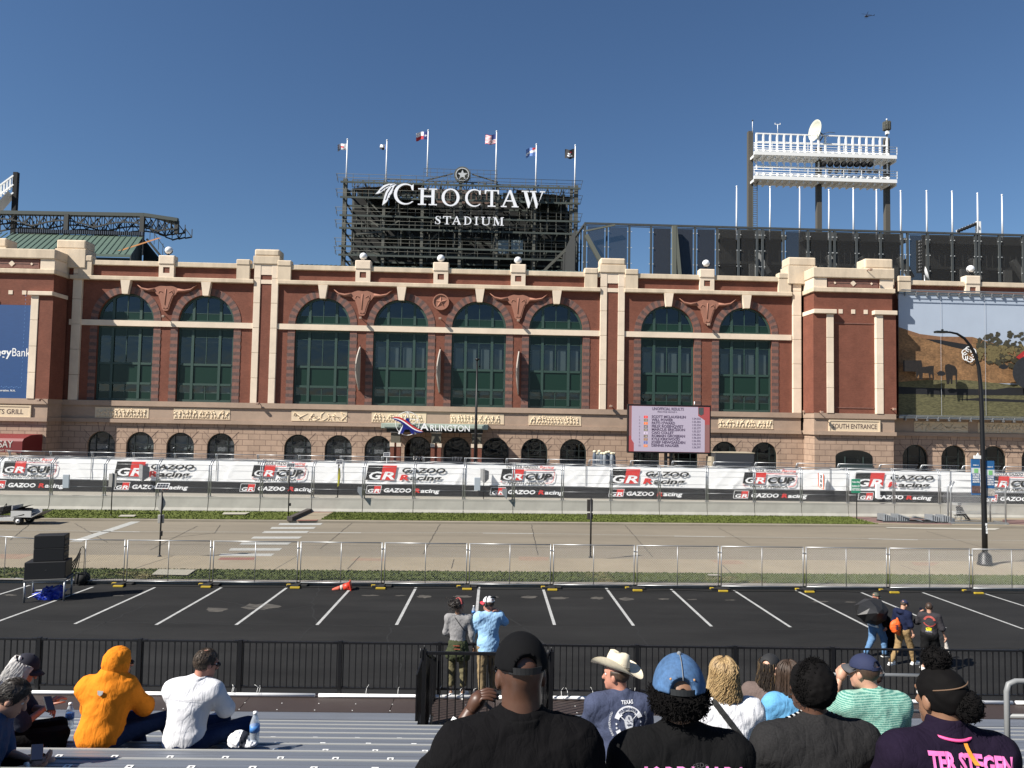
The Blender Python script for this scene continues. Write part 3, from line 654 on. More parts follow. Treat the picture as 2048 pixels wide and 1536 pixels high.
BUSH=mat('printed_bush',(.045,.04,.022),.8,var=.6,vs=6,vdet=8);BUSH2=mat('printed_sunlit_bush',(.14,.11,.045),.8,var=.5,vs=6,vdet=8)
def bush(cx,cy,rx,ry,n,layer,m_,nm,up=0):
 mb=MB()
 for i in range(n):
  a=rr.uniform(0,2*pi);q=sqrt(rr.random());x,y=cx+rx*q*cos(a),cy+ry*q*sin(a)-(up*sqrt(max(0,1-((q*cos(a))**2)))if up else 0)
  s_=rr.uniform(2.0,5.5);mb.poly([PB(*p)for p in blob(x,y,s_*1.2,s_*.85,9,.35)],YB-.004*layer-.002-.0002*i,YB-.004*layer)
 wb(mb,nm,m_,bb)
BUSH=mat('printed_bush',(.020,.019,.012),.8,var=.7,vs=9,vdet=8);BUSH2=mat('printed_sunlit_bush',(.085,.068,.028),.8,var=.6,vs=9,vdet=8)
bush(2012,686,60,22,90,5,BUSH,'printed_bush');bush(2030,702,66,14,70,9,BUSH2,'printed_bush');bush(1972,704,24,10,26,13,BUSH2,'printed_bush');bush(2010,722,36,12,44,16,BUSH,'printed_bush');bush(1985,716,30,6,20,20,BUSH2,'printed_bush')
COW=mat('printed_black_cow',(.012,.009,.008),.8,var=.8,vs=7)
flat([(1797,722),(1833,722),(1835,732),(1833,744),(1826,745),(1815,744),(1797,744)],210,COW,'printed_cow')
flat([(1823,735),(1838,735),(1850,733),(1858,733),(1857,741),(1858,760),(1856,761),(1854,750),(1851,750),(1851,761),(1849,761),(1847,748),(1836,747),(1835,760),(1829,760),(1828,749),(1823,760),(1822,745)],211,COW,'printed_cow')
flat([(1880,731),(1886,729),(1890,730),(1900,734),(1904,742),(1903,769),(1901,769),(1900,752),(1895,752),(1894,769),(1891,769),(1890,758),(1888,769),(1885,769),(1883,769),(1881,750),(1879,738)],212,COW,'printed_cow')
flat(blob(1872,748,8,5),212,PDK,'printed_cow_shadow');flat(blob(1996,735,9,5),212,PDK,'printed_cow_shadow')
flat([(2020,716),(2034,704),(2060,697),(2100,694),(2140,690),(2140,724),(2030,722)],213,mat('printed_tractor_red',(.35,.02,.02),.6),'printed_tractor')
flat([(2034,712),(2044,706),(2060,704),(2100,702),(2100,716),(2036,716)],214,mat('printed_tractor_light',(.6,.06,.06),.6),'printed_tractor_panel')
flat([(2050+37*cos(2*pi*i/30),746+34*sin(2*pi*i/30))for i in range(30)][::-1],215,mat('printed_tyre',(.016,.018,.022),.8,var=.4,vs=5),'printed_wheel')
def frm(px0,px1,py,up):
 mb=MB();a=at(px0,py,YB);x=a.x
 mb.box(a.x,xr,YB-.1,YB+.5,a.z-.12,a.z+.12);
 for i in range(24):
  xx=a.x+.6+i*1.15
  if xx<xr:mb.box(xx,xx+.07,YB-.25,YB+.2,a.z-.35,a.z+.1)
 for j in range(3):mb.bar((a.x,YB-.2-.2*j,a.z+.2),(xr,YB-.2-.2*j,a.z+.2),.05)
 wb(mb,'billboard_frame',GALV,bb)
frm(1797,2048,585,1);frm(1797,2048,834,0)
mb=MB()
for px in(1879,1967,2055):
 a=PB(px,590);b=PB(px,831);mb.box(a[0]-.014,a[0]+.014,YB-.135,YB-.13,b[1],a[1])
wb(mb,'banner_seam',mat('pale_seam',(.42,.44,.48)),bb)
cx,cz=PB(1936.5,709);Rk=.78;mb=MB()
for i in range(6):
 a=i*pi/3;pts=[]
 loc=[(-.10,.34),(-.40,.50),(-.46,.72),(-.36,.92),(-.14,1.02),(.08,.98),(.50,.74),(.50,.30)]
 for j in range(len(loc)):
  u,v=loc[j];pts.append((cx+Rk*(u*cos(a)-v*sin(a)),YB-.16,cz+Rk*(u*sin(a)+v*cos(a))))
 for j in range(len(pts)-1):mb.bar(pts[j],pts[j+1],.085,.03+.001*i,up=(0,1,0))
 for j,q in enumerate(pts):mb.poly([(q[0]+.0425*cos(2*pi*m/10),q[2]+.0425*sin(2*pi*m/10))for m in range(10)],YB-.175-.001*i-.0005*j,YB-.15)
wb(mb,'knot_emblem',WHITE,bb)
def ellp(cx,cz,rx,rz,a0,a1,n):return[(cx+rx*cos(a0+(a1-a0)*i/n),cz+rz*sin(a0+(a1-a0)*i/n))for i in range(n+1)]
def serif_glyph(ch):
 t,n,s=.17,.07,.065
 R=lambda x0,x1,z0,z1:[(x0,z0),(x1,z0),(x1,z1),(x0,z1)]
 if ch=='I':return.46,[R(.23-t/2,.23+t/2,s,1-s),R(0,.46,0,s),R(0,.46,1-s,1)]
 if ch=='H':return 1.04,[R(.14,.14+t,s,1-s),R(.73,.73+t,s,1-s),R(.14+t,.73,.48,.48+n+.02),R(0,.45,0,s),R(.59,1.04,0,s),R(0,.45,1-s,1),R(.59,1.04,1-s,1)]
 if ch=='T':return.9,[R(.45-t/2,.45+t/2,s,1-n),R(.2,.7,0,s),[(0,.76),(.07,.76),(.11,1-n),(.79,1-n),(.83,.76),(.9,.76),(.9,1),(0,1)]]
 if ch=='A':return 1.0,[[(.1,s),(.18,s),(.5,.82),(.44,.98),(.4,.92)][:0]or[(.09,s),(.17,s),(.5,.86),(.46,1.0)],[(.46,1.0),(.5,.86),(.74,s),(.93,s),(.57,1.02),(.47,1.02)],R(.27,.69,.34,.34+n),R(0,.33,0,s),R(.62,1.0,0,s)]
 if ch=='W':return 1.36,[[(.12,1-s),(.31,1-s),(.5,.26),(.44,-.02),(.39,-.02)],[(.44,-.02),(.5,.26),(.7,.80),(.66,.98)][:0]or[(.44,-.02),(.5,.2),(.70,.82),(.66,1-s)],[(.58,1-s),(.76,1-s),(.94,.24),(.9,-.02),(.85,-.02)],[(.9,-.02),(.95,.2),(1.25,1-s),(1.17,1-s)],R(0,.41,1-s,1),R(.48,.86,1-s,1),R(1.06,1.36,1-s,1)]
 if ch=='M':return 1.2,[R(.15,.22,s,1-s),[(.14,1),(.34,1),(.64,.3),(.6,.0),(.56,.0)],[(.6,0),(.64,.28),(.9,1),(.86,1)],R(.86,1.04,s,1-s),R(.0,.36,0,s),R(.74,1.17,0,s),R(0,.2,1-s,1),R(.95,1.17,1-s,1)]
 if ch=='U':return 1.0,[R(.12,.12+t,.3,1-s),R(.8,.88,.3,1-s),ellp(.5,.3,.38,.32,pi,2*pi,16)+ellp(.52,.3,.28,.23,2*pi,pi,16),R(0,.41,1-s,1),R(.67,1.0,1-s,1)]
 if ch=='D':return.98,[R(.12,.12+t,s,1-s),ellp(.36,.5,.6,.5,-pi/2,pi/2,20)+ellp(.36,.5,.43,.43,pi/2,-pi/2,20),R(0,.36,0,n),R(0,.36,1-n,1)]
 if ch=='O':return 1.06,[ellp(.53,.5,.53,.53,0,2*pi,36)[:-1],ellp(.53,.5,.36,.455,0,2*pi,36)[:-1]]
 if ch=='C':return.92,[ellp(.53,.5,.53,.53,radians(52),radians(318),28)+ellp(.58,.5,.43,.46,radians(312),radians(56),28),[(.80,.93),(.86,.95),(.92,1.0),(.92,.70),(.85,.70),(.80,.84)]]
 if ch=='S':
  ctr=[(.56,.80),(.50,.93),(.36,.975),(.2,.94),(.11,.8),(.15,.66),(.32,.55),(.50,.44),(.57,.28),(.52,.12),(.36,.025),(.2,.05),(.09,.2)];wd=[.03,.04,.05,.07,.13,.16,.18,.18,.15,.1,.06,.05,.03]
  L,Rr=[],[]
  for i,(x,z)in enumerate(ctr):
   a=ctr[max(i-1,0)];b=ctr[min(i+1,len(ctr)-1)];d=Vector((b[0]-a[0],b[1]-a[1])).normalized();w=wd[i]/2
   L.append((x-d.y*w,z+d.x*w));Rr.append((x+d.y*w,z-d.x*w))
  return.66,[L+Rr[::-1],R(.57,.63,.68,.98),R(.03,.09,.02,.34)]
def ccw(p):
 a=sum(p[i][0]*p[(i+1)%len(p)][1]-p[(i+1)%len(p)][0]*p[i][1]for i in range(len(p)));return p if a>0 else p[::-1]
def serif_letter(ch,x0,x1,z0,z1,Y,th,parent,m):
 w,ps=serif_glyph(ch);mb=MB();sx=(x1-x0)/w;sz=z1-z0
 tr=lambda p:ccw([(x0+a*sx,z0+b*sz)for a,b in p])
 if ch=='O':mb.poly(tr(ps[0]),Y-th,Y,holes=[tr(ps[1])[::-1]])
 else:
  for i,p in enumerate(ps):mb.poly(tr(p),Y-th-.003*i,Y+.002*i)
 return wb(mb,'sign_letter',m,parent)
YT=110.0
tw=thing('steel_scoreboard_tower','dark open steel scoreboard tower with catwalks rising behind the facade','scaffold tower',(at(920,530,YT).x,YT,0))
TX=[at(p,450,YT).x for p in(689,767,844,920,993,1068,1142)];ztop=at(920,366,YT).z;
LV=[at(920,p,YT).z for p in(516,499,463,438,402,372)]
xl,xr_=at(686,450,YT).x,at(1155,450,YT).x;DP=7.0
STL=mat('tower_steel',(.085,.086,.072),.7,var=.3,vs=.8);STG=mat('tower_green_steel',(.05,.062,.054),.7,var=.3,vs=.6);STB=mat('tower_back_panel',(.005,.0055,.005),.8,var=.8,vs=.5)
mb=MB()
for i,x in enumerate(TX):
 for y in(YT,YT+DP):mb.box(x-.22,x+.22,y-.22,y+.22,0,ztop-.2)
for x in(xl+.2,xr_-.3):
 mb.box(x-.3,x+.3,YT-.35,YT+.3,0,ztop+.1);mb.box(x-.25,x+.25,YT+DP,YT+DP+.5,0,ztop)
wb(mb,'tower_column',STL,tw)
mb=MB();r_=random.Random(3)
for z in LV:
 mb.box(xl-.4,xr_+.2,YT-.9,YT-.75,z-.28,z);mb.box(xl-.2,xr_,YT+DP-.2,YT+DP+.1,z-.35,z)
 x=xl
 while x<xr_:
  mb.box(x-.06,x+.06,YT-.58,YT+DP,z-.4,z-.1);x+=r_.uniform(2.2,3.4)
 mb.box(xl,xr_,YT+3.0,YT+3.15,z-.45,z-.2)
wb(mb,'catwalk_beam',STG,tw)
mb=MB()
for z in LV:
 for h in(.55,1.1):mb.tube([(xl-.9,YT-.85,z+h),(xr_+.4,YT-.85,z+h)],.035,5)
 x=xl-.9
 while x<xr_+.4:
  mb.box(x-.03,x+.03,YT-.88,YT-.82,z,z+1.1);x+=2.4
 for s_,xx in((-1,xl-.9),(1,xr_+.4)):mb.tube([(xx,YT-.85,z+1.1),(xx+s_*.25,YT-.6,z+1.2),(xx+s_*.1,YT,z+.6),(xx,YT,z)],.035,5)
wb(mb,'catwalk_railing',STL,tw)
mb=MB()
for i in range(len(TX)-1):
 for j in range(len(LV)-1):
  if r_.random()<.55:a,b=(TX[i],TX[i+1])if r_.random()<.5 else(TX[i+1],TX[i]);mb.bar((a,YT+.6,LV[j]),(a+(b-a)*.4,YT+.6,LV[j+1]-.3),.2)
  for q in range(5):
   x=TX[i]+(TX[i+1]-TX[i])*r_.random();mb.box(x-.06,x+.06,YT-.4+q*.8,YT-.28+q*.8,LV[j],LV[j+1])
mb.bar((at(713,474,YT).x,YT-.5,at(713,470,YT).z),(at(767,465,YT).x,YT-.5,at(767,465,YT).z),.3)
mb.bar((at(1085,545,YT-4).x,YT-4,at(1085,545,YT-4).z),(at(1153,478,YT-4).x,YT-4,at(1153,478,YT-4).z),.4)
wb(mb,'tower_brace',STL,tw)
mb=MB()
for i in range(len(TX)-1):
 for j in range(len(LV)-1):
  k=r_.random();y=YT+DP-.5-2.5*r_.random();x0,x1=TX[i]+.2,TX[i+1]-.2
  mb.box(x0,x1,y,y+.1,LV[j]+.1,LV[j+1]-.3 if k<.8 else LV[j]+1.5)
mb.box(xl,xr_,YT+DP+.3,YT+DP+.5,0,ztop-2.0);wb(mb,'back_panel',STB,tw)
mb=MB()
for i in range(len(TX)-1):
 for q in range(7):
  a=TX[i]+(TX[i+1]-TX[i])*q/7;mb.box(a+.1,a+.7,YT+.3,YT+.5,LV[4]+.1,LV[4]+1.3+.3*(q%2))
wb(mb,'equipment_cabinet',STG,tw)
mb=MB()
for(pa,pb,q0,q1)in((996,1018,481,507),(1022,1046,481,507)):
 a=at(pa,q1,YT+1);b=at(pb,q0,YT+1);mb.box(a.x,b.x,YT+1,YT+2.6,a.z,b.z)
wb(mb,'control_cabin',mat('cabin_grey',(.2,.24,.25),.4,metal=.3),tw)
mb=MB();za=ztop-1.6
mb.add([(xl+1.5,YT-.3,za+.2),(TX[2],YT-.3,ztop-.4),(TX[2],YT+DP,ztop-.2),(xl+1.5,YT+DP,za+1.2)],[(0,1,2,3)]);mb.add([(xr_-1.5,YT-.3,za-.2),(TX[4]+3,YT-.3,ztop-.9),(TX[4]+3,YT+DP,ztop-.4),(xr_-1.5,YT+DP,za+.9)],[(3,2,1,0)])
mb.box(TX[2],TX[4],YT+2,YT+2.2,ztop-2.6,ztop-.4);wb(mb,'top_roof_panel',mat('roof_rust_grey',(.13,.085,.07),.8,var=.3,vs=.5),tw)
def truss(mb,x0,x1,y,z0,z1,n,w=.09):
 mb.box(x0,x1,y-w/2,y+w/2,z1-w,z1);mb.box(x0,x1,y-w/2,y+w/2,z0,z0+w)
 for i in range(n+1):
  x=x0+(x1-x0)*i/n;mb.box(x-w/2,x+w/2,y-w/2,y+w/2,z0+w,z1-w)
  if i<n:
   b=x0+(x1-x0)*(i+1)/n
   mb.bar((x,y,z0 if i%2 else z1),(b,y,z1 if i%2 else z0),w*.8)
mb=MB();zt=at(740,360,YT).z;truss(mb,at(705,360,YT).x,TX[1],YT,zt-1.2,zt,6);truss(mb,at(1075,372,YT).x,xr_-.6,YT,zt-1.2,zt,7)
truss(mb,TX[2],TX[4],YT,ztop-1.4,ztop+.2,12,.14);truss(mb,TX[1],TX[2],YT,ztop-.6,ztop+.3,6);truss(mb,TX[4],TX[5],YT,ztop-.9,ztop,6)
for h in(.6,1.2,1.8):mb.box(at(848,350,YT).x,at(995,350,YT).x,YT-.3,YT-.25,ztop+.2+h,ztop+.24+h)
for i in range(12):x=at(848+i*13.3,350,YT).x;mb.box(x-.02,x+.02,YT-.3,YT-.25,ztop+.2,ztop+2)
e=at(925,352,YT)
for s_ in(-1,1):mb.bar((e.x+s_*1.5,YT,e.z+.3),(e.x+s_*5.5,YT,ztop+.3),.16)
wb(mb,'top_truss',STL,tw)
mb=MB();R=1.28
for k in range(36):a0,a1=2*pi*k/36,2*pi*(k+1)/36;mb.poly([(e.x+r*cos(a),e.z+r*sin(a))for r,a in((R-.22,a0),(R,a0),(R,a1),(R-.22,a1))],YT-.6,YT-.3,0)
for k in range(36):a0,a1=2*pi*k/36,2*pi*(k+1)/36;mb.poly([(e.x+r*cos(a),e.z+r*sin(a))for r,a in((R-.36,a0),(R-.24,a0),(R-.24,a1),(R-.36,a1))],YT-.7,YT-.4,1)
mb.poly([(e.x+(R-.3)*cos(2*pi*k/30),e.z+(R-.3)*sin(2*pi*k/30))for k in range(30)],YT-.32,YT-.2,0)
st=[(e.x+(.86 if k%2==0 else.34)*cos(pi/2+k*pi/5),e.z+(.86 if k%2==0 else.34)*sin(pi/2+k*pi/5))for k in range(10)];mb.poly(st,YT-.6,YT-.5,1)
wb(mb,'star_emblem',[STL,mat('star_silver',(.6,.6,.58),.4,metal=.3)],tw)
YL=YT-1.4
SGW=mat('sign_white',(.82,.83,.86),.5)
sg=thing('stadium_name_sign','large white serif letters and two feathers reading the stadium name on the steel tower','sign',(at(940,450,YL).x,YL,at(940,450,YL).z))
def row(spec,b0,b1,t0,t1,xa,xb):
 for ch,a,b in spec:
  u=(a-xa)/(xb-xa);zb=at(a,b0+(b1-b0)*u,YL).z;zt=at(a,t0+(t1-t0)*u,YL).z
  serif_letter(ch,at(a,b0,YL).x,at(b,b0,YL).x,zb,zt,YL,.3,sg,SGW)
serif_letter('C',at(788,390,YL).x,at(827,390,YL).x,at(805,409,YL).z,at(805,369,YL).z,YL,.3,sg,SGW)
row([('H',836,874),('O',883,919),('C',930,961),('T',969,997.5),('A',1001.5,1037),('W',1043,1089.5)],410.6,416.5,377.5,383,836,1060)
row([('S',870,881.5),('T',886,902),('A',904,922),('D',927.5,943),('I',949,956.5),('U',962,981),('M',985.5,1008)],449,452,433,435.5,870,1000)
def PL(u,v):p=at(660+u/7.315,330+v/7.315,YL);return(p.x,p.z)
for pts,q in(([(668,432),(700,400),(735,355),(790,305),(860,283),(955,282),(905,300),(870,325),(842,345),(838,352),(818,350),(805,362),(800,378),(782,380),(750,405),(715,425)],[(735,392),(800,340),(880,300)]),([(768,598),(775,560),(790,500),(800,460),(825,390),(870,330),(975,285),(940,325),(920,380),(905,420),(885,448),(870,455),(880,468),(862,490),(850,490),(855,512),(830,550),(800,575)],[(815,520),(850,420),(910,330)])):
 mb=MB();mb.poly(ccw([PL(*p)for p in pts]),YL-.3,YL);wb(mb,'sign_feather',SGW,sg)
 mb=MB();w=[PL(*p)for p in q]
 for a,b in zip(w[:-1],w[1:]):mb.bar((a[0],YL-.31,a[1]),(b[0],YL-.31,b[1]),.1,.03,up=(0,1,0))
 wb(mb,'feather_quill',STB,sg)
def flag(px,pt,pb,box,lab,painter,cols,Y=YT-.2):
 a=at(px,pb,Y);b=at(px,pt,Y);t=thing('flagpole',lab,'flagpole',(a.x,Y,a.z-.4),0,'flagpoles on the steel tower')
 h=b.z-a.z+.4;mb=MB();mb.tube([(0,0,0),(0,0,h)],[.12,.08],8);mb.sphere((0,0,h+.1),.14,8,6);mb.build('pole',mat('pole_white',(.75,.76,.78),.4),t)
 L=(px-box[0])*Y/F*1.12;z1=at(px,box[1],Y).z-a.z+.4;z0=at(px,box[3],Y).z-a.z+.4;H=(z1-z0)*.74
 n,m=20,13;mb=MB();vs=[]
 ph=RND.random()*6
 for i in range(n+1):
  u=i/n
  for j in range(m+1):
   v=j/m;w=sin(u*7+ph+v*1.2)*.22*u
   vs.append((-.1-L*u*.9,w,z1-H*(1-v)-(z1-z0)*.26*u*(.6+.4*sin(u*4+ph))+.1*sin(u*9+ph)*u))
 o=len(mb.v);mb.v+=vs
 for i in range(n):
  for j in range(m):mb.f.append((i*(m+1)+j,i*(m+1)+j+1,(i+1)*(m+1)+j+1,(i+1)*(m+1)+j));mb.m.append(painter((i+.5)/n,(j+.5)/m));mb.sm.append(True)
 mb.build('flag',cols,t)
FW_=mat('flag_white',(.72,.72,.74),.8);FR_=mat('flag_red',(.45,.03,.04),.8);FB_=mat('flag_blue',(.03,.05,.2),.8);FK_=mat('flag_black',(.012,.012,.015),.8);FLB=mat('flag_light_blue',(.12,.22,.5),.8);FGR=mat('flag_grey',(.3,.3,.32),.8)
flag(692.5,280,364,(675,287,692,304),'flagpole with a white and grey flag with red mark, leftmost on the steel tower',lambda u,v:1 if(.3<u<.7 and.3<v<.6)else(2 if u>.85 or v<.2 else 0),[FW_,FR_,FGR])
flag(772,282,361,(759,288,771,302),'flagpole with a white over black flag left of the big star emblem',lambda u,v:1 if v<.45 and u>.3 else(2 if u<.2 else 0),[FW_,FK_,FLB])
flag(854.5,262,348,(832,263,853,284),'flagpole with a white and red flag with blue star field beside the pole',lambda u,v:0 if u<.33 and not((u-.16)**2+(v-.5)**2<.012)else(1 if v>.45 or u<.33 else 2),[FB_,FW_,FR_])
flag(991.5,264,362,(970,268,990,293),'flagpole with a red and white striped flag with blue canton',lambda u,v:0 if(u<.4 and v>.46)else(2 if int(v*13)%2==0 else 1),[FB_,FW_,FR_])
flag(1071.5,290,374,(1052,295,1071,318),'flagpole with a pale blue flag with white ribbon emblem',lambda u,v:1 if abs(v-.5+.3*(u-.5))<.14 else(2 if v>.7 and u<.35 else 0),[FLB,FW_,FR_])
flag(1149.5,292,379,(1130,297,1149,322),'flagpole with a black flag with white and red emblem, rightmost on the steel tower',lambda u,v:1 if(.25<u<.75 and.25<v<.4)or(.4<u<.7 and.45<v<.6)else(2 if.3<u<.5 and.6<v<.8 else 0),[FK_,FW_,FR_])
YS2=93.0
sc=thing('mesh_screen_wall','tall dark mesh screens in grey frames along the upper stands at right','screen wall',(at(1600,560,YS2).x,YS2,0))
SCF=mat('screen_frame',(.075,.08,.078),.5,metal=.3,var=.15)
zt=at(1183,447.5,YS2).z;zb=zt-10.5
posts=[1170,1213,1258.5,1302,1346,1390,1434,1477,1514,1525,1567,1616,1660,1669,1713,1761,1804,1815,1855,1904,1951,1957.5,1998.5,2046,2056,2102]
px_=[at(p,500,YS2).x for p in posts]
mb=MB()
for x in px_:mb.box(x-.13,x+.13,YS2-.13,YS2+.13,zb,zt-.1)
mb.box(px_[0]-.13,px_[-1]+.13,YS2-.15,YS2+.15,zt-.1,zt+.15)
for x0,x1 in zip(px_[:-1],px_[1:]):
 if x1-x0>1.5:mb.box(x0+.13,x1-.13,YS2-.06,YS2+.06,zt-.3,zt-.22)
for k in range(9):
 mb.box(px_[0]-.1-.12*k,px_[0]+.1-.12*k,YS2+1+k*2.2,YS2+1.25+k*2.2,zb,zt-.1)
mb.bar((px_[0],YS2,zt),(px_[0]-1.2,YS2+20,zt),.25);wb(mb,'screen_frame',SCF,sc)
mb=MB()
for x in px_:
 for k in range(5):
  for s_ in(-1,1):mb.box(x+s_*.25-.05,x+s_*.25+.05,YS2-.17,YS2-.12,zt-1.0-k*2.1,zt-.9-k*2.1)
wb(mb,'screen_clip',mat('clip_pale',(.5,.52,.52)),sc)
SM1=mesh_mat('sheer_screen_mesh',(.012,.016,.026),.55);SM2=mesh_mat('navy_screen_mesh',(.016,.022,.035),.86);SM3=mesh_mat('black_screen_mesh',(.011,.011,.011),.66)
for i,(x0,x1)in enumerate(zip(px_[:-1],px_[1:])):
 if x1-x0<1.5 or i==2:continue
 m_=SM1 if i<2 else(SM2 if i<6 else SM3)
 mb=MB();mb.box(x0+.3,x1-.3,YS2-.02,YS2+.02,zb,zt-.36);wb(mb,'mesh_panel',m_,sc)
mb=MB();mb.box(px_[0]-1.2,px_[0]-1.15,YS2+1,YS2+20,zb,zt-.3);wb(mb,'return_panel',mat('return_panel_grey',(.03,.032,.032),.7),sc)
mb=MB()
for(a,b,w)in(((1350,452),(1360,560),.45),((1348,452),(1348,560),.5),((1172,470),(1205,530),.5),((1171,462),(1230,450),.2)):
 p=at(*a,YS2-.7);q=at(*b,YS2-.7);mb.bar(p,q,w)
wb(mb,'screen_strut',mat('strut_grey_green',(.12,.125,.10),.6),sc)
YG=103.0
gs=thing('upper_grandstand','dark concrete and steel back of the upper stands seen through the mesh screens','grandstand',(at(1800,560,YG).x,YG,0))
GSM=mat('stand_concrete_dark',(.075,.075,.07),.9,var=.25,vs=.4)
mb=MB()
for a,b in((1440,1572),(1608,1812),(1858,2140)):
 x0,x1=at(a,500,YG).x,at(b,500,YG).x
 mb.box(x0,x1,YG+1.5,YG+1.8,10,7.2+(zt-7.4)*(YG+1.5)/YS2)
 mb.box(x0,x1,YG,YG+1.49,at(1700,528,YG).z-.4,at(1700,528,YG).z);mb.box(x0,x1,YG-.2,YG+1.49,zt+1.2,zt+1.9)
 x=x0+.8
 while x<x1:
  mb.box(x-.05,x+.05,YG+.2,YG+.3,at(1700,528,YG).z,at(1700,528,YG).z+1.8);x+=.9
wb(mb,'stand_wall',GSM,gs)
mb=MB()
for px in(1505,1645,1712,1785,1925,2010):
 x=at(px,500,YG).x;mb.box(x-.6,x+.6,YG-.6,YG-.1,10,zt-2.6);mb.bar((x,YG-1.5,zt-1.4),(x+1.8,YG-1.5,zt-4.2),.7)
for px in(1513,1660,1805,1955):p=at(px,520,YS2+2);q=at(px+18,556,YS2+2);mb.bar(p,q,.6)
wb(mb,'stand_column',mat('stand_column_grey',(.26,.26,.245),.8),gs)
for px,py,lab in((1850,548,'small white satellite dish on the roof left of the rightmost globe lamp'),):
 p=at(px,py,YW+4);t=thing('satellite_dish',lab,'satellite dish',(p.x,YW+4,Z_COPT-.6))
 mb=MB();mb.lathe([(.02,.0),(.4,.05),(.75,.2),(.8,.22),(.74,.22),(.4,.09),(.02,.04)],seg=20);o=mb.build('dish',WHITE,t);o.location=(0,0,p.z-Z_COPT+.6);o.rotation_euler=(1.3,.2,1.0)
 mb=MB();mb.tube([(0,0,0),(0,.1,p.z-Z_COPT+.5)],.08);mb.build('mast',GALV,t)
YR=124.0
rk=thing('stadium_light_rack','white floodlight rack with catwalks on three dark posts above the mesh screens','light rack',(at(1636,450,YR).x,YR,0))
xs=[at(p,350,YR).x for p in(1500,1637,1773)]
mb=MB()
for x,pt in zip(xs,(267,295,272)):mb.box(x-.42,x+.42,YR-.4,YR+.4,0,at(1600,pt,YR).z)
wb(mb,'rack_post',mat('rack_post_brown',(.075,.068,.055),.7),rk)
xa,xb=at(1500,300,YR).x,at(1781,300,YR).x;RW=mat('rack_white',(.78,.78,.76),.5)
def zr_(p):return at(1500,p,YR).z
mb=MB()
for p0_,p1_ in((309,317),(357,365)):
 mb.box(xa,xb,YR-2.0,YR-1.7,zr_(p1_),zr_(p0_)-.1);mb.box(xa,xb,YR-1.7,YR+1.2,zr_(p0_)-.75,zr_(p0_)-.65)
 n=20
 for i in range(n+1):x=xa+(xb-xa)*i/n;mb.box(x-.1,x+.1,YR-1.7,YR+1.0,zr_(p0_)-1.15,zr_(p0_)-.76)
 for h in(.45,.9,1.35):mb.tube([(xa-.1,YR-2.0,zr_(p0_)+h),(xb+.1,YR-2.0,zr_(p0_)+h)],.05,5)
 for i in range(9):x=xa+(xb-xa)*i/8;mb.box(x-.05,x+.05,YR-2.03,YR-1.97,zr_(p0_),zr_(p0_)+1.35)
wb(mb,'catwalk',RW,rk)
mb=MB()
for z in(zr_(268),zr_(284.5),zr_(301),zr_(333),zr_(349)):
 mb.box(xa+.8,xb-.9,YR-.7,YR-.5,z-.2,z)
n=20
for i in range(n):
 x=xa+.9+(xb-xa-1.9)*i/(n-1)
 if not(10<i<12):mb.box(x-.14,x+.14,YR-.75,YR-.45,zr_(306),zr_(268)-.2)
 mb.box(x-.1,x+.1,YR-.8,YR-.6,zr_(342),zr_(322));mb.sphere((x,YR-1,zr_(308)+.2),.28,8,6);mb.sphere((x,YR-1,zr_(355)+.2),.28,8,6);mb.box(x-.1,x+.1,YR-.8,YR-.6,zr_(355),zr_(347))
wb(mb,'lamp_bar',RW,rk)
mb=MB()
for i in range(8):
 p=at(1641+i*13.2,333+i*.1,YR);mb.sphere((p.x,YR-1.2,p.z),.5,12,8,sc=(1,1.2,1));p=at(1653+i*13.2,348,YR);mb.sphere((p.x,YR-1.2,p.z),.36,10,8)
wb(mb,'floodlight_lamp',BLACKM,rk)
mb=MB();x0,x1=at(1503.5,380,YR).x,at(1512,380,YR).x
for x in(x0,x1):mb.box(x-.05,x+.05,YR-.6,YR-.5,zr_(470),zr_(365))
for i in range(24):z=zr_(470)+(zr_(365)-zr_(470))*i/24;mb.box(x0,x1,YR-.58,YR-.52,z-.04,z+.04)
wb(mb,'ladder',STL,rk)
p=at(1636,262,YR)
t=thing('satellite_dish','large pale satellite dish on top of the light rack','satellite dish',(p.x,YR,at(1636,297,YR).z))
mb=MB();mb.lathe([(.03,0),(.9,.12),(1.5,.4),(1.83,.62),(1.86,.66),(1.8,.66),(1.45,.46),(.9,.2),(.03,.06)],seg=28);o=mb.build('dish',mat('dish_cream',(.6,.6,.5),.6),t);o.location=(0,0,p.z-t.location.z);o.rotation_euler=(radians(88),0,radians(-80))
mb=MB();mb.tube([(0,0,0),(.3,.3,p.z-t.location.z-.6)],.2);mb.tube([(.2,-.2,2.2),(-1.2,-1.2,2.4),(.2,-.2,3.2)],.04,5);mb.tube([(.5,.4,2.6),(2.2,.4,3.2),(3.3,.4,3.1)],.05,5);mb.tube([(.3,.3,1.2),(1.2,.4,2.6),(.4,.4,3.2)],.12,6);mb.build('dish_mount',STL,t)
p=at(1773.5,254,YR);t=thing('radio_antenna','dark cylindrical radio antenna cluster on the right post of the light rack','antenna',(p.x,YR,at(1773,273,YR).z))
h0=t.location.z;zz=lambda q:at(1773,q,YR).z-h0
mb=MB();mb.tube([(0,0,0),(0,0,zz(239))],.12);
for k in range(10):a=2*pi*k/10;mb.box(.55*cos(a)-.11,.55*cos(a)+.11,.55*sin(a)-.11,.55*sin(a)+.11,zz(260),zz(244));mb.bar((.1*cos(a),.1*sin(a),zz(263)),(.5*cos(a),.5*sin(a),zz(258)),.1)
for z in(zz(257),zz(251),zz(246)):mb.tube([(.6*cos(2*pi*i/20),.6*sin(2*pi*i/20),z)for i in range(21)],.06,5,cap=False)
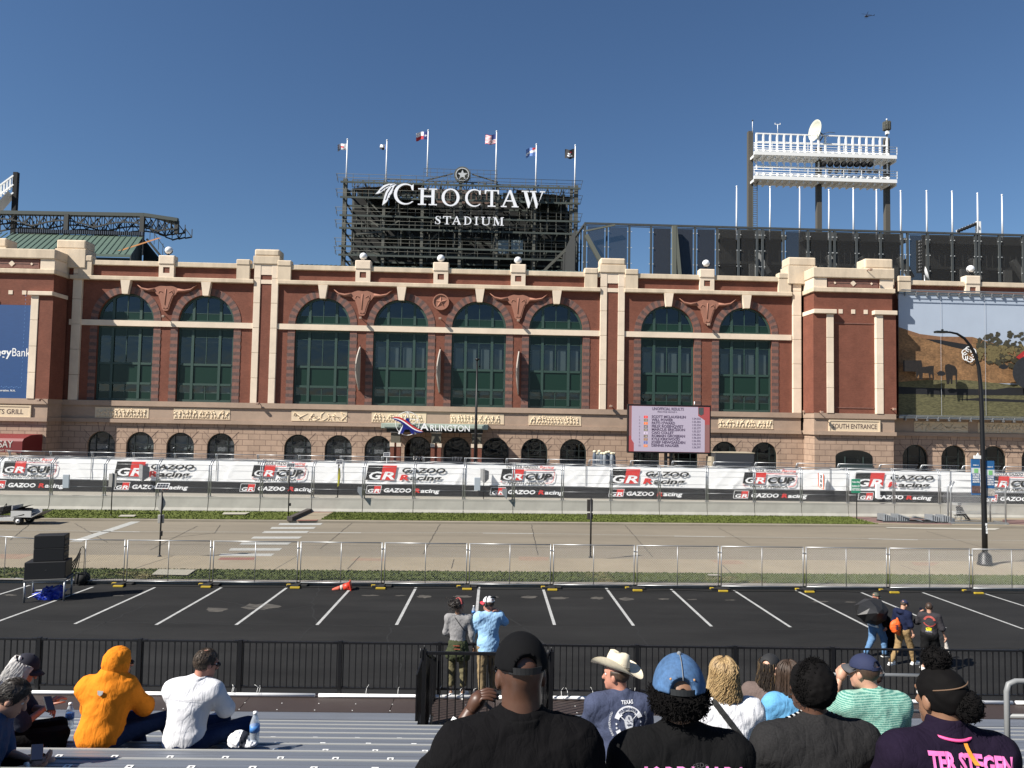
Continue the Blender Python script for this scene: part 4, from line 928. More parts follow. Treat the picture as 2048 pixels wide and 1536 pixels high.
mb.build('antenna_array',STL,t);mb=MB();mb.box(-.25,.25,-.4,.1,zz(269),zz(263));mb.sphere((0,0,zz(239)),.15,8,6);mb.build('antenna_box',WHITE,t)
for px,p0_,p1_,lab in((1502.5,268,244,'thin antenna rod on the left post of the light rack'),(1552.5,268,252,'thin T shaped white antenna rod on the light rack top bar')):
 a=at(px,p0_,YR);h=at(px,p1_,YR).z-a.z;t=thing('antenna_rod',lab,'antenna',(a.x,YR-.6,a.z));mb=MB();mb.tube([(0,0,0),(0,0,h)],.05,6);mb.build('rod',RW,t);mb=MB()
 if px>1520:mb.box(-.5,.5,-.04,.04,h,h+.08);mb.box(-.5,-.42,-.04,.04,h+.08,h+.3);mb.box(.42,.5,-.04,.04,h+.08,h+.3)
 else:mb.sphere((0,0,h),.15,8,6)
 mb.build('antenna_head',RW if px>1520 else BLACK,t)
YP=100.0
for i,(px,pt)in enumerate(((1473,373),(1540,374),(1599.5,375),(1658,380),(1707,377),(1753.5,380),(1802,382),(1854,382),(1905,383),(1956,387),(2005,390))):
 a=at(px,480,YP);b=at(px,pt,YP)
 names=['left of the light rack','first right of the light rack ladder','between ladder and middle post of the light rack','just right of the middle post of the light rack','midway between the middle and right posts of the light rack','just left of the right post of the light rack','first right of the light rack','second right of the light rack','third right of the light rack','beside the far slanted light bank','rightmost of the bare poles']
 t=thing('bare_flagpole','thin white bare flagpole '+names[i],'flagpole',(a.x,YP,a.z),0,'thin bare flagpoles behind the mesh screens');h=b.z-a.z
 mb=MB();mb.tube([(0,0,0),(0,0,h)],[.14,.07],8);mb.build('pole',MATS['pole_white'],t);mb=MB();mb.sphere((0,0,h),.13,8,6);mb.build('finial',MATS['pole_white'],t)
for(pa,pb,lab,grp)in(((1913,462),(1952,446),'slanted bank of stadium floodlights seen over the mesh screens at right',None),):
 a=at(*pa,150);b=at(*pb,150);t=thing('floodlight_bank',lab,'light bank',a);d=b-a;mb=MB()
 mb.bar((0,0,0),d,.4);mb.box(d.x,d.x+.9,-.3,.3,-30,d.z+.3);mb.build('bank_frame',RW,t);mb=MB()
 for i in range(7):mb.sphere(d*(i/7)+Vector((.2,-.5,-.1)),.4,8,6)
 mb.build('floodlight_lamp',BLACKM,t)
p0_=at(1837,545,125);p1_=at(1853,480,125);t=thing('floodlight_bank','column of round stadium floodlights seen through the mesh screen gap','light bank',(p0_.x,125,p0_.z));h=p1_.z-p0_.z;w=p1_.x-p0_.x
mb=MB();mb.box(-.1,w+.1,.3,.5,0,h);mb.build('bank_frame',STL,t);mb=MB()
for i in range(3):
 for j in range(10):mb.sphere((w*(i+.3)/3,-.1,h*(j+.5)/10+.15*i),.2,8,6)
mb.build('floodlight_lamp',WHITE,t)
YD=92.0
lr=thing('roofed_grandstand','roofed upper stand with green metal roof and dark trussed canopy at far left','grandstand',(at(150,510,YD).x,YD,0))
def PD(px,py,dy=0):return at(px,py,YD+dy)
xL=at(-60,470,YD).x
GR=mat('green_metal_roof',(.075,.115,.085),.5,var=.12,vs=.6)
mb=MB();b0=PD(262,509);b1=PD(286,473,9);z0,z1=b0 .z,b1 .z
mb.quad((xL,YD,z0),(b0 .x,YD,z0),(b1 .x,YD+9,z1),(xL,YD+9,z1));mb.box(xL,b0 .x,YD,YD+.1,z0-.35,z0-.003)
n=26
for i in range(n):u=i/n;x=xL+(b0 .x-xL)*u;mb.bar((x,YD,z0+.03),(x+(b1 .x-b0 .x),YD+9,z1+.03),.1,.12)
wb(mb,'sloped_metal_roof',GR,lr)
RUST=mat('rust_stain',(.28,.12,.03));c0=PD(222,500);mb=MB();q0=Vector((c0 .x,YD+1.5,z0+(z1-z0)*1.5/9+.02));mb.quad(q0,q0+Vector((.55,0,0)),q0+Vector((2.4,7,(z1-z0)*7/9)),q0+Vector((1.9,7,(z1-z0)*7/9)));wb(mb,'rust_streak',RUST,lr)
DG=mat('dark_green_siding',(.018,.024,.022),.6)
mb=MB();mb.add([(b0 .x,YD+.01,5),(b0 .x,YD+.01,z0-.01),(b1 .x,YD+9,z1-.01),(b1 .x,YD+9,5),],[(0,3,2,1)]);mb.box(xL,b0 .x-.1,YD+.3,YD+.5,5,z0-.4);
for i in range(8):x=b0 .x+(b1 .x-b0 .x)*i/8;y=YD+9*i/8;mb.bar((x,y-.05,8),(x,y-.05,z0+(z1-z0)*i/8-.2),.14)
wb(mb,'side_wall',DG,lr)
mb=MB();p=PD(288,478,9);q=PD(322,520,9);
mb.add([(p.x,YD+9,p.z),(q.x,YD+9,q.z),(q.x,YD+9,5),(p.x,YD+9,5)],[(3,2,1,0)]);mb.bar((p.x+.4,YD+9,p.z),(q.x+.4,YD+9,q.z),.25)
for h in(1.2,):mb.bar((p.x+.8,YD+9,p.z+1.6),(q.x+.8,YD+9,q.z+1.2),.07)
for i in range(5):u=i/4;mb.bar((p.x+.8+(q.x-p.x)*u,YD+9,p.z+(q.z-p.z)*u),(p.x+.8+(q.x-p.x)*u,YD+9,p.z+1.6+(q.z-p.z)*u),.06)
wb(mb,'raker_stair',DG,lr)
mb=MB();YK=YD+12
pA,pB,pC=at(-60,424,YK),at(289,430,YK),at(356,440,YK)
mb.add([(pA.x,YK,pA.z),(pB.x,YK,pB.z),(pB.x,YK+6,pB.z+1.2),(pA.x,YK+6,pA.z+1.2)],[(0,1,2,3)]);mb.add([(pB.x,YK,pB.z),(pC.x,YK,pC.z),(pC.x-2.5,YK+6,pC.z+.6),(pB.x,YK+6,pB.z+1.2)],[(0,1,2,3)])
mb.bar((pA.x,YK,pA.z),(pB.x,YK,pB.z),.5);mb.bar((pB.x,YK,pB.z),(pC.x,YK,pC.z),.5)
wb(mb,'canopy_roof',mat('canopy_dark_green',(.03,.042,.036),.6),lr)
mb=MB()
for y in(YK,YK+2.5,YK+5):
 for i in range(30):
  x0=pA.x+(pC.x-pA.x)*i/30;x1=pA.x+(pC.x-pA.x)*(i+1)/30;ztop_=pB.z if x1<pB.x else pB.z+(pC.z-pB.z)*(x1-pB.x)/(pC.x-pB.x)
  dp=2.0-.9*abs(sin(pi*i/9));dp2=2.0-.9*abs(sin(pi*(i+1)/9))
  mb.bar((x0,y,ztop_-dp),(x1,y,ztop_-dp2),.18);mb.bar((x0,y,ztop_ if i%2 else ztop_-dp),(x1,y,ztop_-dp2 if i%2 else ztop_),.11);mb.bar((x1,y,ztop_),(x1,y,ztop_-dp2),.09)
for py_,px in((0,136),(0,287)):
 p=at(px,440,YK);mb.box(p.x-.3,p.x+.3,YK-.5,YK-.1,z1-2,pB.z-.3)
p=at(208,465,YK+3);mb.box(p.x-1.4,p.x+1.4,YK+3,YK+4,p.z-.8,p.z+.4);mb.box(pC.x-.5,pC.x,YK,YK+.5,pC.z-1.9,pC.z)
p=at(20,450,YK+3);mb.box(p.x-2,p.x+2,YK+8,YK+9,p.z-.8,p.z+1)
wb(mb,'canopy_truss',mat('truss_dark',(.028,.03,.028),.7),lr)
mb=MB()
for i in range(60):x=xL+(b1 .x-xL)*i/60;mb.box(x,x+.42,YD+8.6,YD+9,z1+.05,z1+.55)
wb(mb,'seat_row',mat('seat_blue_grey',(.04,.055,.085)),lr)
a=at(-20,385,120);b=at(29,345,120);t=thing('floodlight_bank','white slanted floodlight bank on a dark post above the far left canopy','light bank',(a.x,120,at(0,430,120).z));lz=t.location.z
mb=MB();p=at(33,345,120);mb.box(p.x-a.x-.35,p.x-a.x+.35,-.3,.3,-8,p.z-lz);mb.build('post',BLACKM,t)
mb=MB()
for s_ in(0,-20,-38):
 p=at(-20,388+abs(s_)*.9,120);q=at(29,352+abs(s_)*.9,120);mb.bar((0,-.2,p.z-lz),(q.x-a.x,-.2,q.z-lz),.25)
for i in range(9):
 u=i/8;p=at(-20+49*u,388-36*u,120);mb.box(p.x-a.x-.1,p.x-a.x+.1,-.3,-.1,p.z-lz-2.0,p.z-lz)
p=at(-20,440,120);q=at(24,385,120);r2=at(24,393,120)
mb.add([(0,-1,p.z-lz),(q.x-a.x,-1,q.z-lz),(q.x-a.x,.6,r2 .z-lz),(0,.6,p.z-lz-.6)],[(0,1,2,3)]);mb.build('lamp_frame',RW,t)
c=at(1734,32,640);t=thing('helicopter','tiny dark helicopter flying in the blue sky at upper right','helicopter',c)
HM=mat('helicopter_dark',(.015,.018,.03),.4)
mb=MB();mb.sphere((-.6,0,-.3),1.0,16,10,sc=(1.75,.8,.85));mb.tube([(.6,0,0),(3.5,0,.45),(6.6,0,.75)],[.55,.25,.12],8);mb.build('fuselage',HM,t)
mb=MB();mb.tube([(-.2,0,.4),(-.2,0,1.5)],.16);mb.bar((-5.4,-.8,1.45),(5,.8,1.6),.35,.06);mb.bar((-1.2,-4.5,1.5),(.8,4.5,1.5),.35,.06);mb.build('main_rotor',HM,t)
mb=MB();mb.add([(6.1,-.03,.5),(6.9,-.03,.4),(7.3,-.03,1.9),(6.8,-.03,1.9),(6.1,.03,.5),(6.9,.03,.4),(7.3,.03,1.9),(6.8,.03,1.9)],[(0,1,2,3),(7,6,5,4),(0,4,5,1),(1,5,6,2),(2,6,7,3),(3,7,4,0)]);mb.build('tail_fin',HM,t)
mb=MB();mb.bar((6.7,-.15,.1),(6.9,-.15,1.5),.12,.03);mb.build('tail_rotor',HM,t)
mb=MB()
for s_ in(-.8,.8):mb.tube([(-2.4,s_,-1.35),(-2,s_,-1.5),(1,s_,-1.5)],.07,6);mb.tube([(-1.2,s_*.4,-.9),(-1.2,s_,-1.5)],.05,5);mb.tube([(.3,s_*.4,-.9),(.3,s_,-1.5)],.05,5)
mb.build('landing_skid',HM,t)
def gl(xl,yl,xr,yr,z=0.0,ext=90):
 a,b=gp(xl,yl,z),gp(xr,yr,z);d=(b-a)/(b.x-a.x)
 return[a+d*(x-a.x)for x in(-ext,ext)]
def strip(name,A,B,z,m,kind='structure',drop=None):
 mb=MB();mb.quad((A[0].x,A[0].y,z),(A[1].x,A[1].y,z),(B[1].x,B[1].y,z),(B[0].x,B[0].y,z))
 if drop is not None:mb.quad((A[0].x,A[0].y,drop),(A[1].x,A[1].y,drop),(A[1].x,A[1].y,z),(A[0].x,A[0].y,z))
 o=mb.build(name,m);o['kind']=kind;return o
ROADM=mat('road_concrete',(.175,.15,.112),.9,var=.10,vs=2.5,vdet=6,var2=.14,vs2=.25,streak=(.25,1,1),bump=.05,bs=20)
WALKM=mat('walk_concrete',(.235,.195,.135),.9,var=.08,vs=2,vdet=6,var2=.1,vs2=.4)
KERBM=mat('kerb_concrete',(.235,.205,.16),.9,var=.15,vs=2,vdet=6,streak=(.4,1,1))
KERBN=mat('kerb_concrete_grey',(.24,.215,.185),.9,var=.25,vs=1.2,vdet=6)
def asphalt():
 m,t,b=node_mat('asphalt');tc=t.nodes.new('ShaderNodeTexCoord')
 n1=t.nodes.new('ShaderNodeTexNoise');n1 .inputs['Scale'].default_value=.35;n1 .inputs['Detail'].default_value=8;n1 .inputs['Roughness'].default_value=.7
 n2=t.nodes.new('ShaderNodeTexNoise');n2 .inputs['Scale'].default_value=40;n2 .inputs['Detail'].default_value=3
 mp=t.nodes.new('ShaderNodeMapping');mp.inputs['Scale'].default_value=(.35,1.6,1);t.links.new(tc.outputs['Object'],mp.inputs[0]);t.links.new(mp.outputs[0],n1 .inputs['Vector']);t.links.new(tc.outputs['Object'],n2 .inputs['Vector'])
 r1=t.nodes.new('ShaderNodeMapRange');r1 .inputs[1].default_value=.3;r1 .inputs[2].default_value=.72;r1 .inputs[3].default_value=.55;r1 .inputs[4].default_value=1.75;t.links.new(n1 .outputs[0],r1 .inputs[0])
 r2=t.nodes.new('ShaderNodeMapRange');r2 .inputs[1].default_value=.3;r2 .inputs[2].default_value=.75;r2 .inputs[3].default_value=.75;r2 .inputs[4].default_value=1.35;t.links.new(n2 .outputs[0],r2 .inputs[0])
 mu=t.nodes.new('ShaderNodeMath');mu.operation='MULTIPLY';t.links.new(r1 .outputs[0],mu.inputs[0]);t.links.new(r2 .outputs[0],mu.inputs[1])
 v=t.nodes.new('ShaderNodeVectorMath');v.operation='SCALE';v.inputs[0].default_value=(.0108,.0106,.0103);t.links.new(mu.outputs[0],v.inputs['Scale'])
 n3=t.nodes.new('ShaderNodeTexVoronoi');n3 .inputs['Scale'].default_value=2.2;t.links.new(tc.outputs['Object'],n3 .inputs['Vector'])
 r3=t.nodes.new('ShaderNodeMapRange');r3 .inputs[1].default_value=.03;r3 .inputs[2].default_value=.015;r3 .inputs[3].default_value=0;r3 .inputs[4].default_value=.6;t.links.new(n3 .outputs['Distance'],r3 .inputs[0])
 mx=t.nodes.new('ShaderNodeMixRGB');mx.inputs[2].default_value=(.12,.11,.1,1);t.links.new(r3 .outputs[0],mx.inputs[0]);t.links.new(v.outputs[0],mx.inputs[1]);t.links.new(mx.outputs[0],b.inputs['Base Color'])
 b.inputs['Roughness'].default_value=.85;b.inputs['Specular IOR Level'].default_value=.25
 bp=t.nodes.new('ShaderNodeBump');bp.inputs['Strength'].default_value=.25;bp.inputs['Distance'].default_value=.01;t.links.new(n2 .outputs[0],bp.inputs['Height']);t.links.new(bp.outputs[0],b.inputs['Normal']);return m
ASPH=asphalt()
def grassm(name,c1,c2,c3,dry):
 m,t,b=node_mat(name);tc=t.nodes.new('ShaderNodeTexCoord');mp=t.nodes.new('ShaderNodeMapping');mp.inputs['Scale'].default_value=(1,.45,1);t.links.new(tc.outputs['Object'],mp.inputs[0])
 n=t.nodes.new('ShaderNodeTexNoise');n.inputs['Scale'].default_value=5;n.inputs['Detail'].default_value=8;n.inputs['Roughness'].default_value=.75;t.links.new(mp.outputs[0],n.inputs['Vector'])
 cr=t.nodes.new('ShaderNodeValToRGB');e=cr.color_ramp.elements;e[0].position=.33;e[0].color=(*c1,1);e[1].position=.68;e[1].color=(*c2,1);t.links.new(n.outputs[0],cr.inputs[0])
 n2=t.nodes.new('ShaderNodeTexNoise');n2 .inputs['Scale'].default_value=.45;n2 .inputs['Detail'].default_value=5;t.links.new(tc.outputs['Object'],n2 .inputs['Vector'])
 r=t.nodes.new('ShaderNodeMapRange');r.inputs[1].default_value=.60;r.inputs[2].default_value=.72;r.inputs[3].default_value=0;r.inputs[4].default_value=dry;t.links.new(n2 .outputs[0],r.inputs[0])
 mx=t.nodes.new('ShaderNodeMixRGB');mx.inputs[2].default_value=(*c3,1);t.links.new(r.outputs[0],mx.inputs[0]);t.links.new(cr.outputs[0],mx.inputs[1]);t.links.new(mx.outputs[0],b.inputs['Base Color']);b.inputs['Roughness'].default_value=.9;b.inputs['Specular IOR Level'].default_value=.1;return m
GRF=grassm('far_turf',(.060,.078,.018),(.135,.155,.045),(.10,.11,.035),.4);GRN=grassm('near_turf',(.045,.060,.018),(.105,.122,.042),(.17,.14,.07),.9)
L0=gl(100,1166.5,1945,1181);L2=gl(100,1157,1945,1169.5,.14);L3=gl(100,1137,1945,1151,.14);L4=gl(100,1109,1945,1122.5,.14)
L5=gl(195,1042.5,1745,1055);L6=gl(195,1036.5,1745,1049,.14)
BARL=gl(97.6,993,1688,1009,1.07)
TRK=gl(100,984,1650,1005,.0)
gm=MB();gm.quad((-3000,-200,-.03),(3000,-200,-.03),(3000,5000,-.03),(-3000,5000,-.03));struct(gm.build('ground',mat('open_ground',(.16,.14,.11),.9,var=.2,vs=.05)))
NEAR=[Vector((-90,-14,0)),Vector((90,-14,0))]
strip('parking_lot',NEAR,L0,.0,ASPH)
strip('near_kerb',L0,L2,.14,KERBN,drop=-.01)
strip('pavement',L3,L4,.14,WALKM)
strip('road',[v.copy()for v in L4],L5,.004,ROADM)
strip('far_kerb',L5,L6,.14,KERBM,drop=-.01)
def toz(l,dy,z):return[Vector((p.x,p.y+dy,z))for p in l]
strip('verge',L6,toz(BARL,.5,.14),.14,WALKM)
strip('race_track',toz(BARL,.45,0),toz(TRK,.2,0),.06,mat('track_concrete',(.26,.24,.20),.9,var=.1,vs=1,streak=(.2,1,1)))
strip('stadium_plaza',toz(TRK,.3,0),[Vector((-90,80,0)),Vector((90,80,0))],.02,mat('plaza_paving',(.3,.25,.2),.9))
def patch(name,pts,z,m,cat='structure'):
 mb=MB();q=[gp(px,py,z)for px,py in pts];mb.add([(p.x,p.y,z)for p in q],[tuple(range(len(q)))])
 o=mb.build(name,m);o['kind']=cat
 if o.data.polygons[0].normal.z<0:o.data.flip_normals()
 return o
def turf(name,poly,z,m,n,h,seed):
 mb=MB();tri=tessellate_polygon([[Vector((p.x,p.y,0))for p in poly]])
 mb.add([(p.x,p.y,z)for p in poly],[tuple(t)if((poly[t[1]].x-poly[t[0]].x)*(poly[t[2]].y-poly[t[0]].y)-(poly[t[1]].y-poly[t[0]].y)*(poly[t[2]].x-poly[t[0]].x))>0 else(t[0],t[2],t[1])for t in tri])
 r=np.random.default_rng(seed);A=np.array([abs((poly[t[1]]-poly[t[0]]).cross(poly[t[2]]-poly[t[0]]).z)for t in tri]);A=A/A.sum()
 ti=r.choice(len(tri),n,p=A);u=r.random(n);v=r.random(n);f=u+v>1;u[f]=1-u[f];v[f]=1-v[f]
 T=np.array([[poly[i][:2]for i in t]for t in tri])[ti];P=T[:,0]+u[:,None]*(T[:,1]-T[:,0])+v[:,None]*(T[:,2]-T[:,0])
 a=r.random(n)*6.28;w=.03+.03*r.random(n);hh=h*(.5+r.random(n));ln=(r.random((n,2))-.5)*h
 V=np.zeros((n,3,3));V[:,0,0]=P[:,0]-np.cos(a)*w;V[:,0,1]=P[:,1]-np.sin(a)*w;V[:,1,0]=P[:,0]+np.cos(a)*w;V[:,1,1]=P[:,1]+np.sin(a)*w
 V[:,2,:2]=P+ln;V[:,:2,2]=z;V[:,2,2]=z+hh
 o=len(mb.v);mb.add(V.reshape(-1,3).tolist(),[(3*i,3*i+1,3*i+2)for i in range(n)])
 g=mb.build(name,m);g['kind']='stuff';tag(g,'short mown green grass on the verge','grass');return g
def ext(l,x):d=(l[1]-l[0])/(l[1].x-l[0].x);return l[0]+d*(x-l[0].x)
bl=toz(BARL,-.35,.14)
g1=[ext(L6,-60),gp(577,1040,.14),gp(613,1021.5,.14),ext(bl,-60)]
g2=[gp(641,1039.5,.14),gp(1758,1049,.14),gp(1690,1031,.14),gp(673,1021,.14)]
turf('grass',g1,.16,GRF,14000,.06,1)['label']='bright green grass verge left of the concrete ramp below the barriers'
turf('grass',g2,.16,GRF,26000,.06,2)['label']='bright green grass verge right of the concrete ramp below the barriers'
g3=[ext(L2,-45),ext(L2,60),ext(L3,60),ext(L3,-45)];turf('grass',g3,.155,GRN,36000,.05,3)['label']='narrow patchy grass strip between pavement and kerb behind the chain link fence'
patch('path',[(577,1040.5),(641,1039.8),(673,1021),(613,1021.5)],.164,WALKM);TACT=mat('tactile_red',(.2,.085,.065),.9)
patch('tactile_strip',[(592,1041.4),(633,1041.2),(637,1039),(597,1039.4)],.168,TACT);patch('tactile_strip',[(617,1025),(665,1024.6),(667,1023),(620,1023.3)],.168,TACT)
DKM=mat('ramp_edge_dark',(.06,.05,.045));
a,b=gp(579,1041,.17),gp(620,1022.5,.17);mb=MB();mb.bar(a+Vector((0,0,.1)),b+Vector((0,0,.1)),.35,.25);o=mb.build('kerb_strip',DKM);struct(o)
patch('apron',[(1690,1031),(1758,1049.3),(2120,1052.6),(2120,1036)],.166,WALKM);PAV=mat('red_pavers',(.15,.085,.075),.9,var=.15,vs=3)
patch('red_paving',[(1700,1033.5),(1752,1045),(1905,1049),(1880,1036.5)],.170,PAV);patch('red_paving',[(2005,1048),(2120,1051),(2120,1040),(2005,1039)],.170,PAV)
patch('kerb_ramp',[(1758,1050),(1775,1056),(1990,1060),(2010,1053),(1900,1050)],.03,mat('pale_concrete',(.36,.34,.29),.9))
for q in([(590,1050),(590,1050),(0,0)],):pass
PAINT=mat('road_paint',(.33,.33,.31),.8,var=.25,vs=6,vdet=6);PAINTL=mat('lot_paint',(.33,.33,.32),.8,var=.3,vs=5,vdet=6)
mk=MB()
def mark(mb,pts,z,mi=0):
 q=[gp(px,py,z)for px,py in pts];a=(q[1]-q[0]).cross(q[2]-q[0]).z;q=q if a>0 else q[::-1];mb.add([(p.x,p.y,z)for p in q],[tuple(range(len(q)))],mi)
def rg(pts):return[(380+x/5.12,900+y/5.12)for x,y in pts]
for q in([(920,748),(1360,748),(1335,768),(903,768)],[(840,788),(1290,788),(1265,808),(820,808)],[(762,830),(1220,830),(1195,850),(735,850)],[(655,886),(1150,886),(1115,907),(622,907)],[(530,946),(1040,946),(1000,968),(505,968)],[(420,1004),(945,1004),(915,1030),(395,1030)],[(320,1060),(865,1060),(830,1088),(290,1088)]):
 mark(mk,rg(q),.012)
mark(mk,[(262,1043),(281,1043),(163,1083),(139,1083)],.012)
for a,b in(((180,1062),(279,1063)),((618,1064),(722,1065)),((966,1065.5),(1066,1066.5)),((1348,1071.5),(1450,1073)),((1737,1077),(1836,1079))):
 mark(mk,[a,b,(b[0],b[1]+1),(a[0],a[1]+1)],.012)
for a,b in(((722,1065),(966,1065.5)),((1066,1066.5),(1348,1071.5)),((1450,1073),(1737,1077)),((1836,1079),(2048,1081)),((0,1059),(180,1062)),((279,1063),(530,1064))):mark(mk,[a,b,(b[0],b[1]+.35),(a[0],a[1]+.35)],.012)
struct(mk.build('road_markings',PAINT))
mk=MB()
for(a,b)in(((310,1175),(149.5,1248)),((443,1175),(312,1250)),((573,1176),(472,1250)),((703,1175),(634,1250)),((832,1175),(793,1250)),((958,1174),(951,1250)),((1085,1174),(1109,1250)),((1212,1176),(1267,1251.5)),((1342,1178.5),(1423,1253)),((1468,1181),(1581,1254.5)),((1592,1181),(1738,1255)),((1720,1184),(1891,1256)),((1842,1184),(2046,1258)),((1965,1186),(2200,1260)),((186,1174),(-12,1246)),((60,1170.5),(-170,1240)),((2085,1187),(2360,1262))):
 p,q=gp(*a),gp(*b);d=(q-p).normalized();n=Vector((-d.y,d.x,0))*.055;mk.add([(v.x,v.y,.006)for v in(p-n,q-n,q+n,p+n)],[(0,1,2,3)])
struct(mk.build('parking_lines',PAINTL))
JT=mat('joint_dark',(.045,.04,.033));mk=MB()
def crack(pts,w,z,j=0.0):
 r=random.Random(len(pts)*7+int(pts[0][0]));P=[gp(px,py,z)for px,py in pts];Q=[]
 for a,b in zip(P[:-1],P[1:]):
  k=max(1,int((b-a).length/.35))if j else 1
  Q+=[a+(b-a)*(i/k)+Vector((r.uniform(-j,j),r.uniform(-j,j),0))for i in range(k)]
 Q.append(P[-1])
 for a,b in zip(Q[:-1],Q[1:]):
  d=(b-a).normalized();n=Vector((-d.y,d.x,0))*w/2;mk.add([(v.x,v.y,z)for v in(a-n,b-n,b+n,a+n)],[(0,1,2,3)])
for pts in([(705,1045),(640,1098)],[(883,1043),(846,1108)],[(1062,1046),(1076,1110)],[(1248,1048),(1306,1114)],[(1436,1055),(1500,1090)],[(395,1052),(300,1100)],[(150,1047),(215,1085)],[(60,1048),(20,1080)],[(1852,1062),(2000,1105)],[(440,1050),(430,1066),(300,1080)]):crack(pts,.045,.010,.03)
for l,dy in((L4,3.8),(L4,7.6)):mk.add([(l[0].x,l[0].y+dy,.010),(l[1].x,l[1].y+dy,.010),(l[1].x,l[1].y+dy+.03,.010),(l[0].x,l[0].y+dy+.03,.010)],[(0,1,2,3)])
struct(mk.build('road_joints',JT));mk=MB()
for pts in([(180,1122),(60,1140)],[(345,1112),(260,1140)],[(595,1112),(550,1138)],[(720,1112),(695,1138)],[(908,1118),(903,1137)],[(1445,1130),(1462,1146)],[(1800,1130),(1860,1150)]):crack(pts,.04,.1445)
for px,py in((723,1117),(1038,1117),(1440,1124),(1850,1126),(30,1114)):pass
struct(mk.build('pavement_joints',JT));mk=MB()
for pts in([(420,1196),(505,1215),(560,1222),(625,1210)],[(640,1170),(622,1215),(634,1245),(590,1285)],[(780,1250),(776,1285),(800,1320),(790,1380)],[(300,1205),(250,1228),(170,1262),(110,1285)],[(1270,1255),(1290,1285),(1330,1310)],[(1560,1225),(1640,1232),(1700,1222)],[(960,1228),(1010,1232),(1040,1250),(1090,1290)],[(-20,1240),(300,1246),(800,1252),(1300,1256),(1900,1262)],[(1880,1272),(1870,1300)]):crack(pts,.055,.004,.09)
struct(mk.build('asphalt_cracks',mat('crack_black',(.007,.007,.007),.9)))
mk=MB();WORN=mat('worn_asphalt',(.058,.052,.044),.9,var=.6,vs=2.5,vdet=8)
for px,py,w,h in((432,1219,26,5),(520,1213,40,7),(740,1191,20,1.5),(800,1191,14,1.2),(848,1193,15,3.5),(925,1193,18,3),(987,1194,13,2.2),(1059,1194,20,2.7),(1120,1196,20,3),(1195,1196,16,3),(1254,1198,18,3.5),(1328,1198,14,1.5),(1385,1199,12,1.2),(1460,1200,14,1.2),(1640,1203,18,1.5),(1700,1204,14,1.2),(20,1190,14,2),(236,1191,14,1)):
 r=random.Random(px);mark(mk,[(px+w*cos(2*pi*k/14)*r.uniform(.6,1.1),py+h*sin(2*pi*k/14)*r.uniform(.5,1.1))for k in range(14)],.003)
struct(mk.build('worn_patches',WORN))
mk=MB();
for q in([(712,1116),(770,1117),(772,1122),(700,1121)],[(1037,1113),(1098,1114),(1096,1121),(1038,1121)],[(1420,1120),(1478,1121),(1490,1128),(1440,1129)],[(1822,1124),(1880,1125),(1868,1131),(1830,1131)],[(0,1108),(72,1108),(40,1118),(0,1117)]):mark(mk,q,.1435)
struct(mk.build('tactile_paving',mat('tactile_orange',(.24,.165,.115),.9,var=.2,vs=4)))
mk=MB();mark(mk,rg([(315,1100),(670,1100),(650,1125),(285,1125)]),.1437);struct(mk.build('tactile_paving',TACT))
mk=MB()
for q in([(317,1138),(392,1139),(375,1150),(303,1149)],[(1414,1148),(1436,1148),(1444,1151),(1418,1151)]):mark(mk,q,.215)
struct(mk.build('paving_slab',mat('pale_slab',(.27,.25,.20),.9)))
mk=MB()
for q in([(448,1024.5),(500,1024.5),(490,1028.5),(444,1028.5)],[(242,1029.5),(273,1029.5),(268,1033),(236,1033)]):mark(mk,q,.23)
struct(mk.build('paving_slab',mat('pale_slab2',(.33,.31,.25),.9)))
def chain(w,h,p=.1,t=.008):
 mb=MB();s=p*1.4142;k=-h
 while k<w:
  for sg in(1,-1):
   x0,x1=k,k+h;z0,z1=(0,h)if sg>0 else(h,0)
   a=max(0,-x0);b=max(0,x1-w);d=(z1-z0)/h
   if x1-b-x0-a>.02:mb.tube([(x0+a,.004*sg,z0+d*a),(x1-b,.004*sg,z1-d*b)],t/2,3,cap=False,smooth=False)
  k+=s
 return mb
BL=3.70;bd=(BARL[1]-BARL[0]).normalized();brz=atan2(bd.y,bd.x)
def onbar(px,py=1000):
 d=ray(px,py);A=BARL[0];
 n=Vector((-bd.y,bd.x,0));t_=(A-CAM).dot(n)/d.dot(n);return(CAM+d*t_-A).dot(bd)
s0=onbar(100);prof=[(0,0),(0,.12),(.10,.3),(.17,.9),(.17,1.07),(.43,1.07),(.43,.9),(.5,.3),(.6,.12),(.6,0)]
mb=MB();L=BL-.05;vs=[(x,y-.17,z)for x in(0,L)for y,z in prof];n=len(prof)
mb.add(vs,[(i,i+n,(i+1)%n+n,(i+1)%n)for i in range(n)]+[tuple(range(n)),tuple(range(2*n-1,n-1,-1))]);BARM=mb
mb2=MB()
for dx in(-.07,.07):mb2 .tube([(dx,.08,.95),(dx,.08,3.35),(dx+.06,.35,3.62),(dx+.06,.55,3.75)],.05,8)
mb2 .box(-.15,.15,0,.2,1.075,1.09)
chm=chain(BL-.2,2.2,.12,.0048);cab=MB()
for z in(1.7,2.35,2.95,3.35):cab.tube([(0,.02,z),(BL,.02,z)],.012,5)
cab.tube([(0,.5,3.72),(BL,.5,3.72)],.02,5)
proto=None
ordn=['first','second','third','fourth','fifth','sixth','seventh','eighth','ninth','tenth','eleventh','twelfth','thirteenth','fourteenth','fifteenth','sixteenth','seventeenth','eighteenth','nineteenth','twentieth','twenty first','twenty second']
i0=-2;NB=23
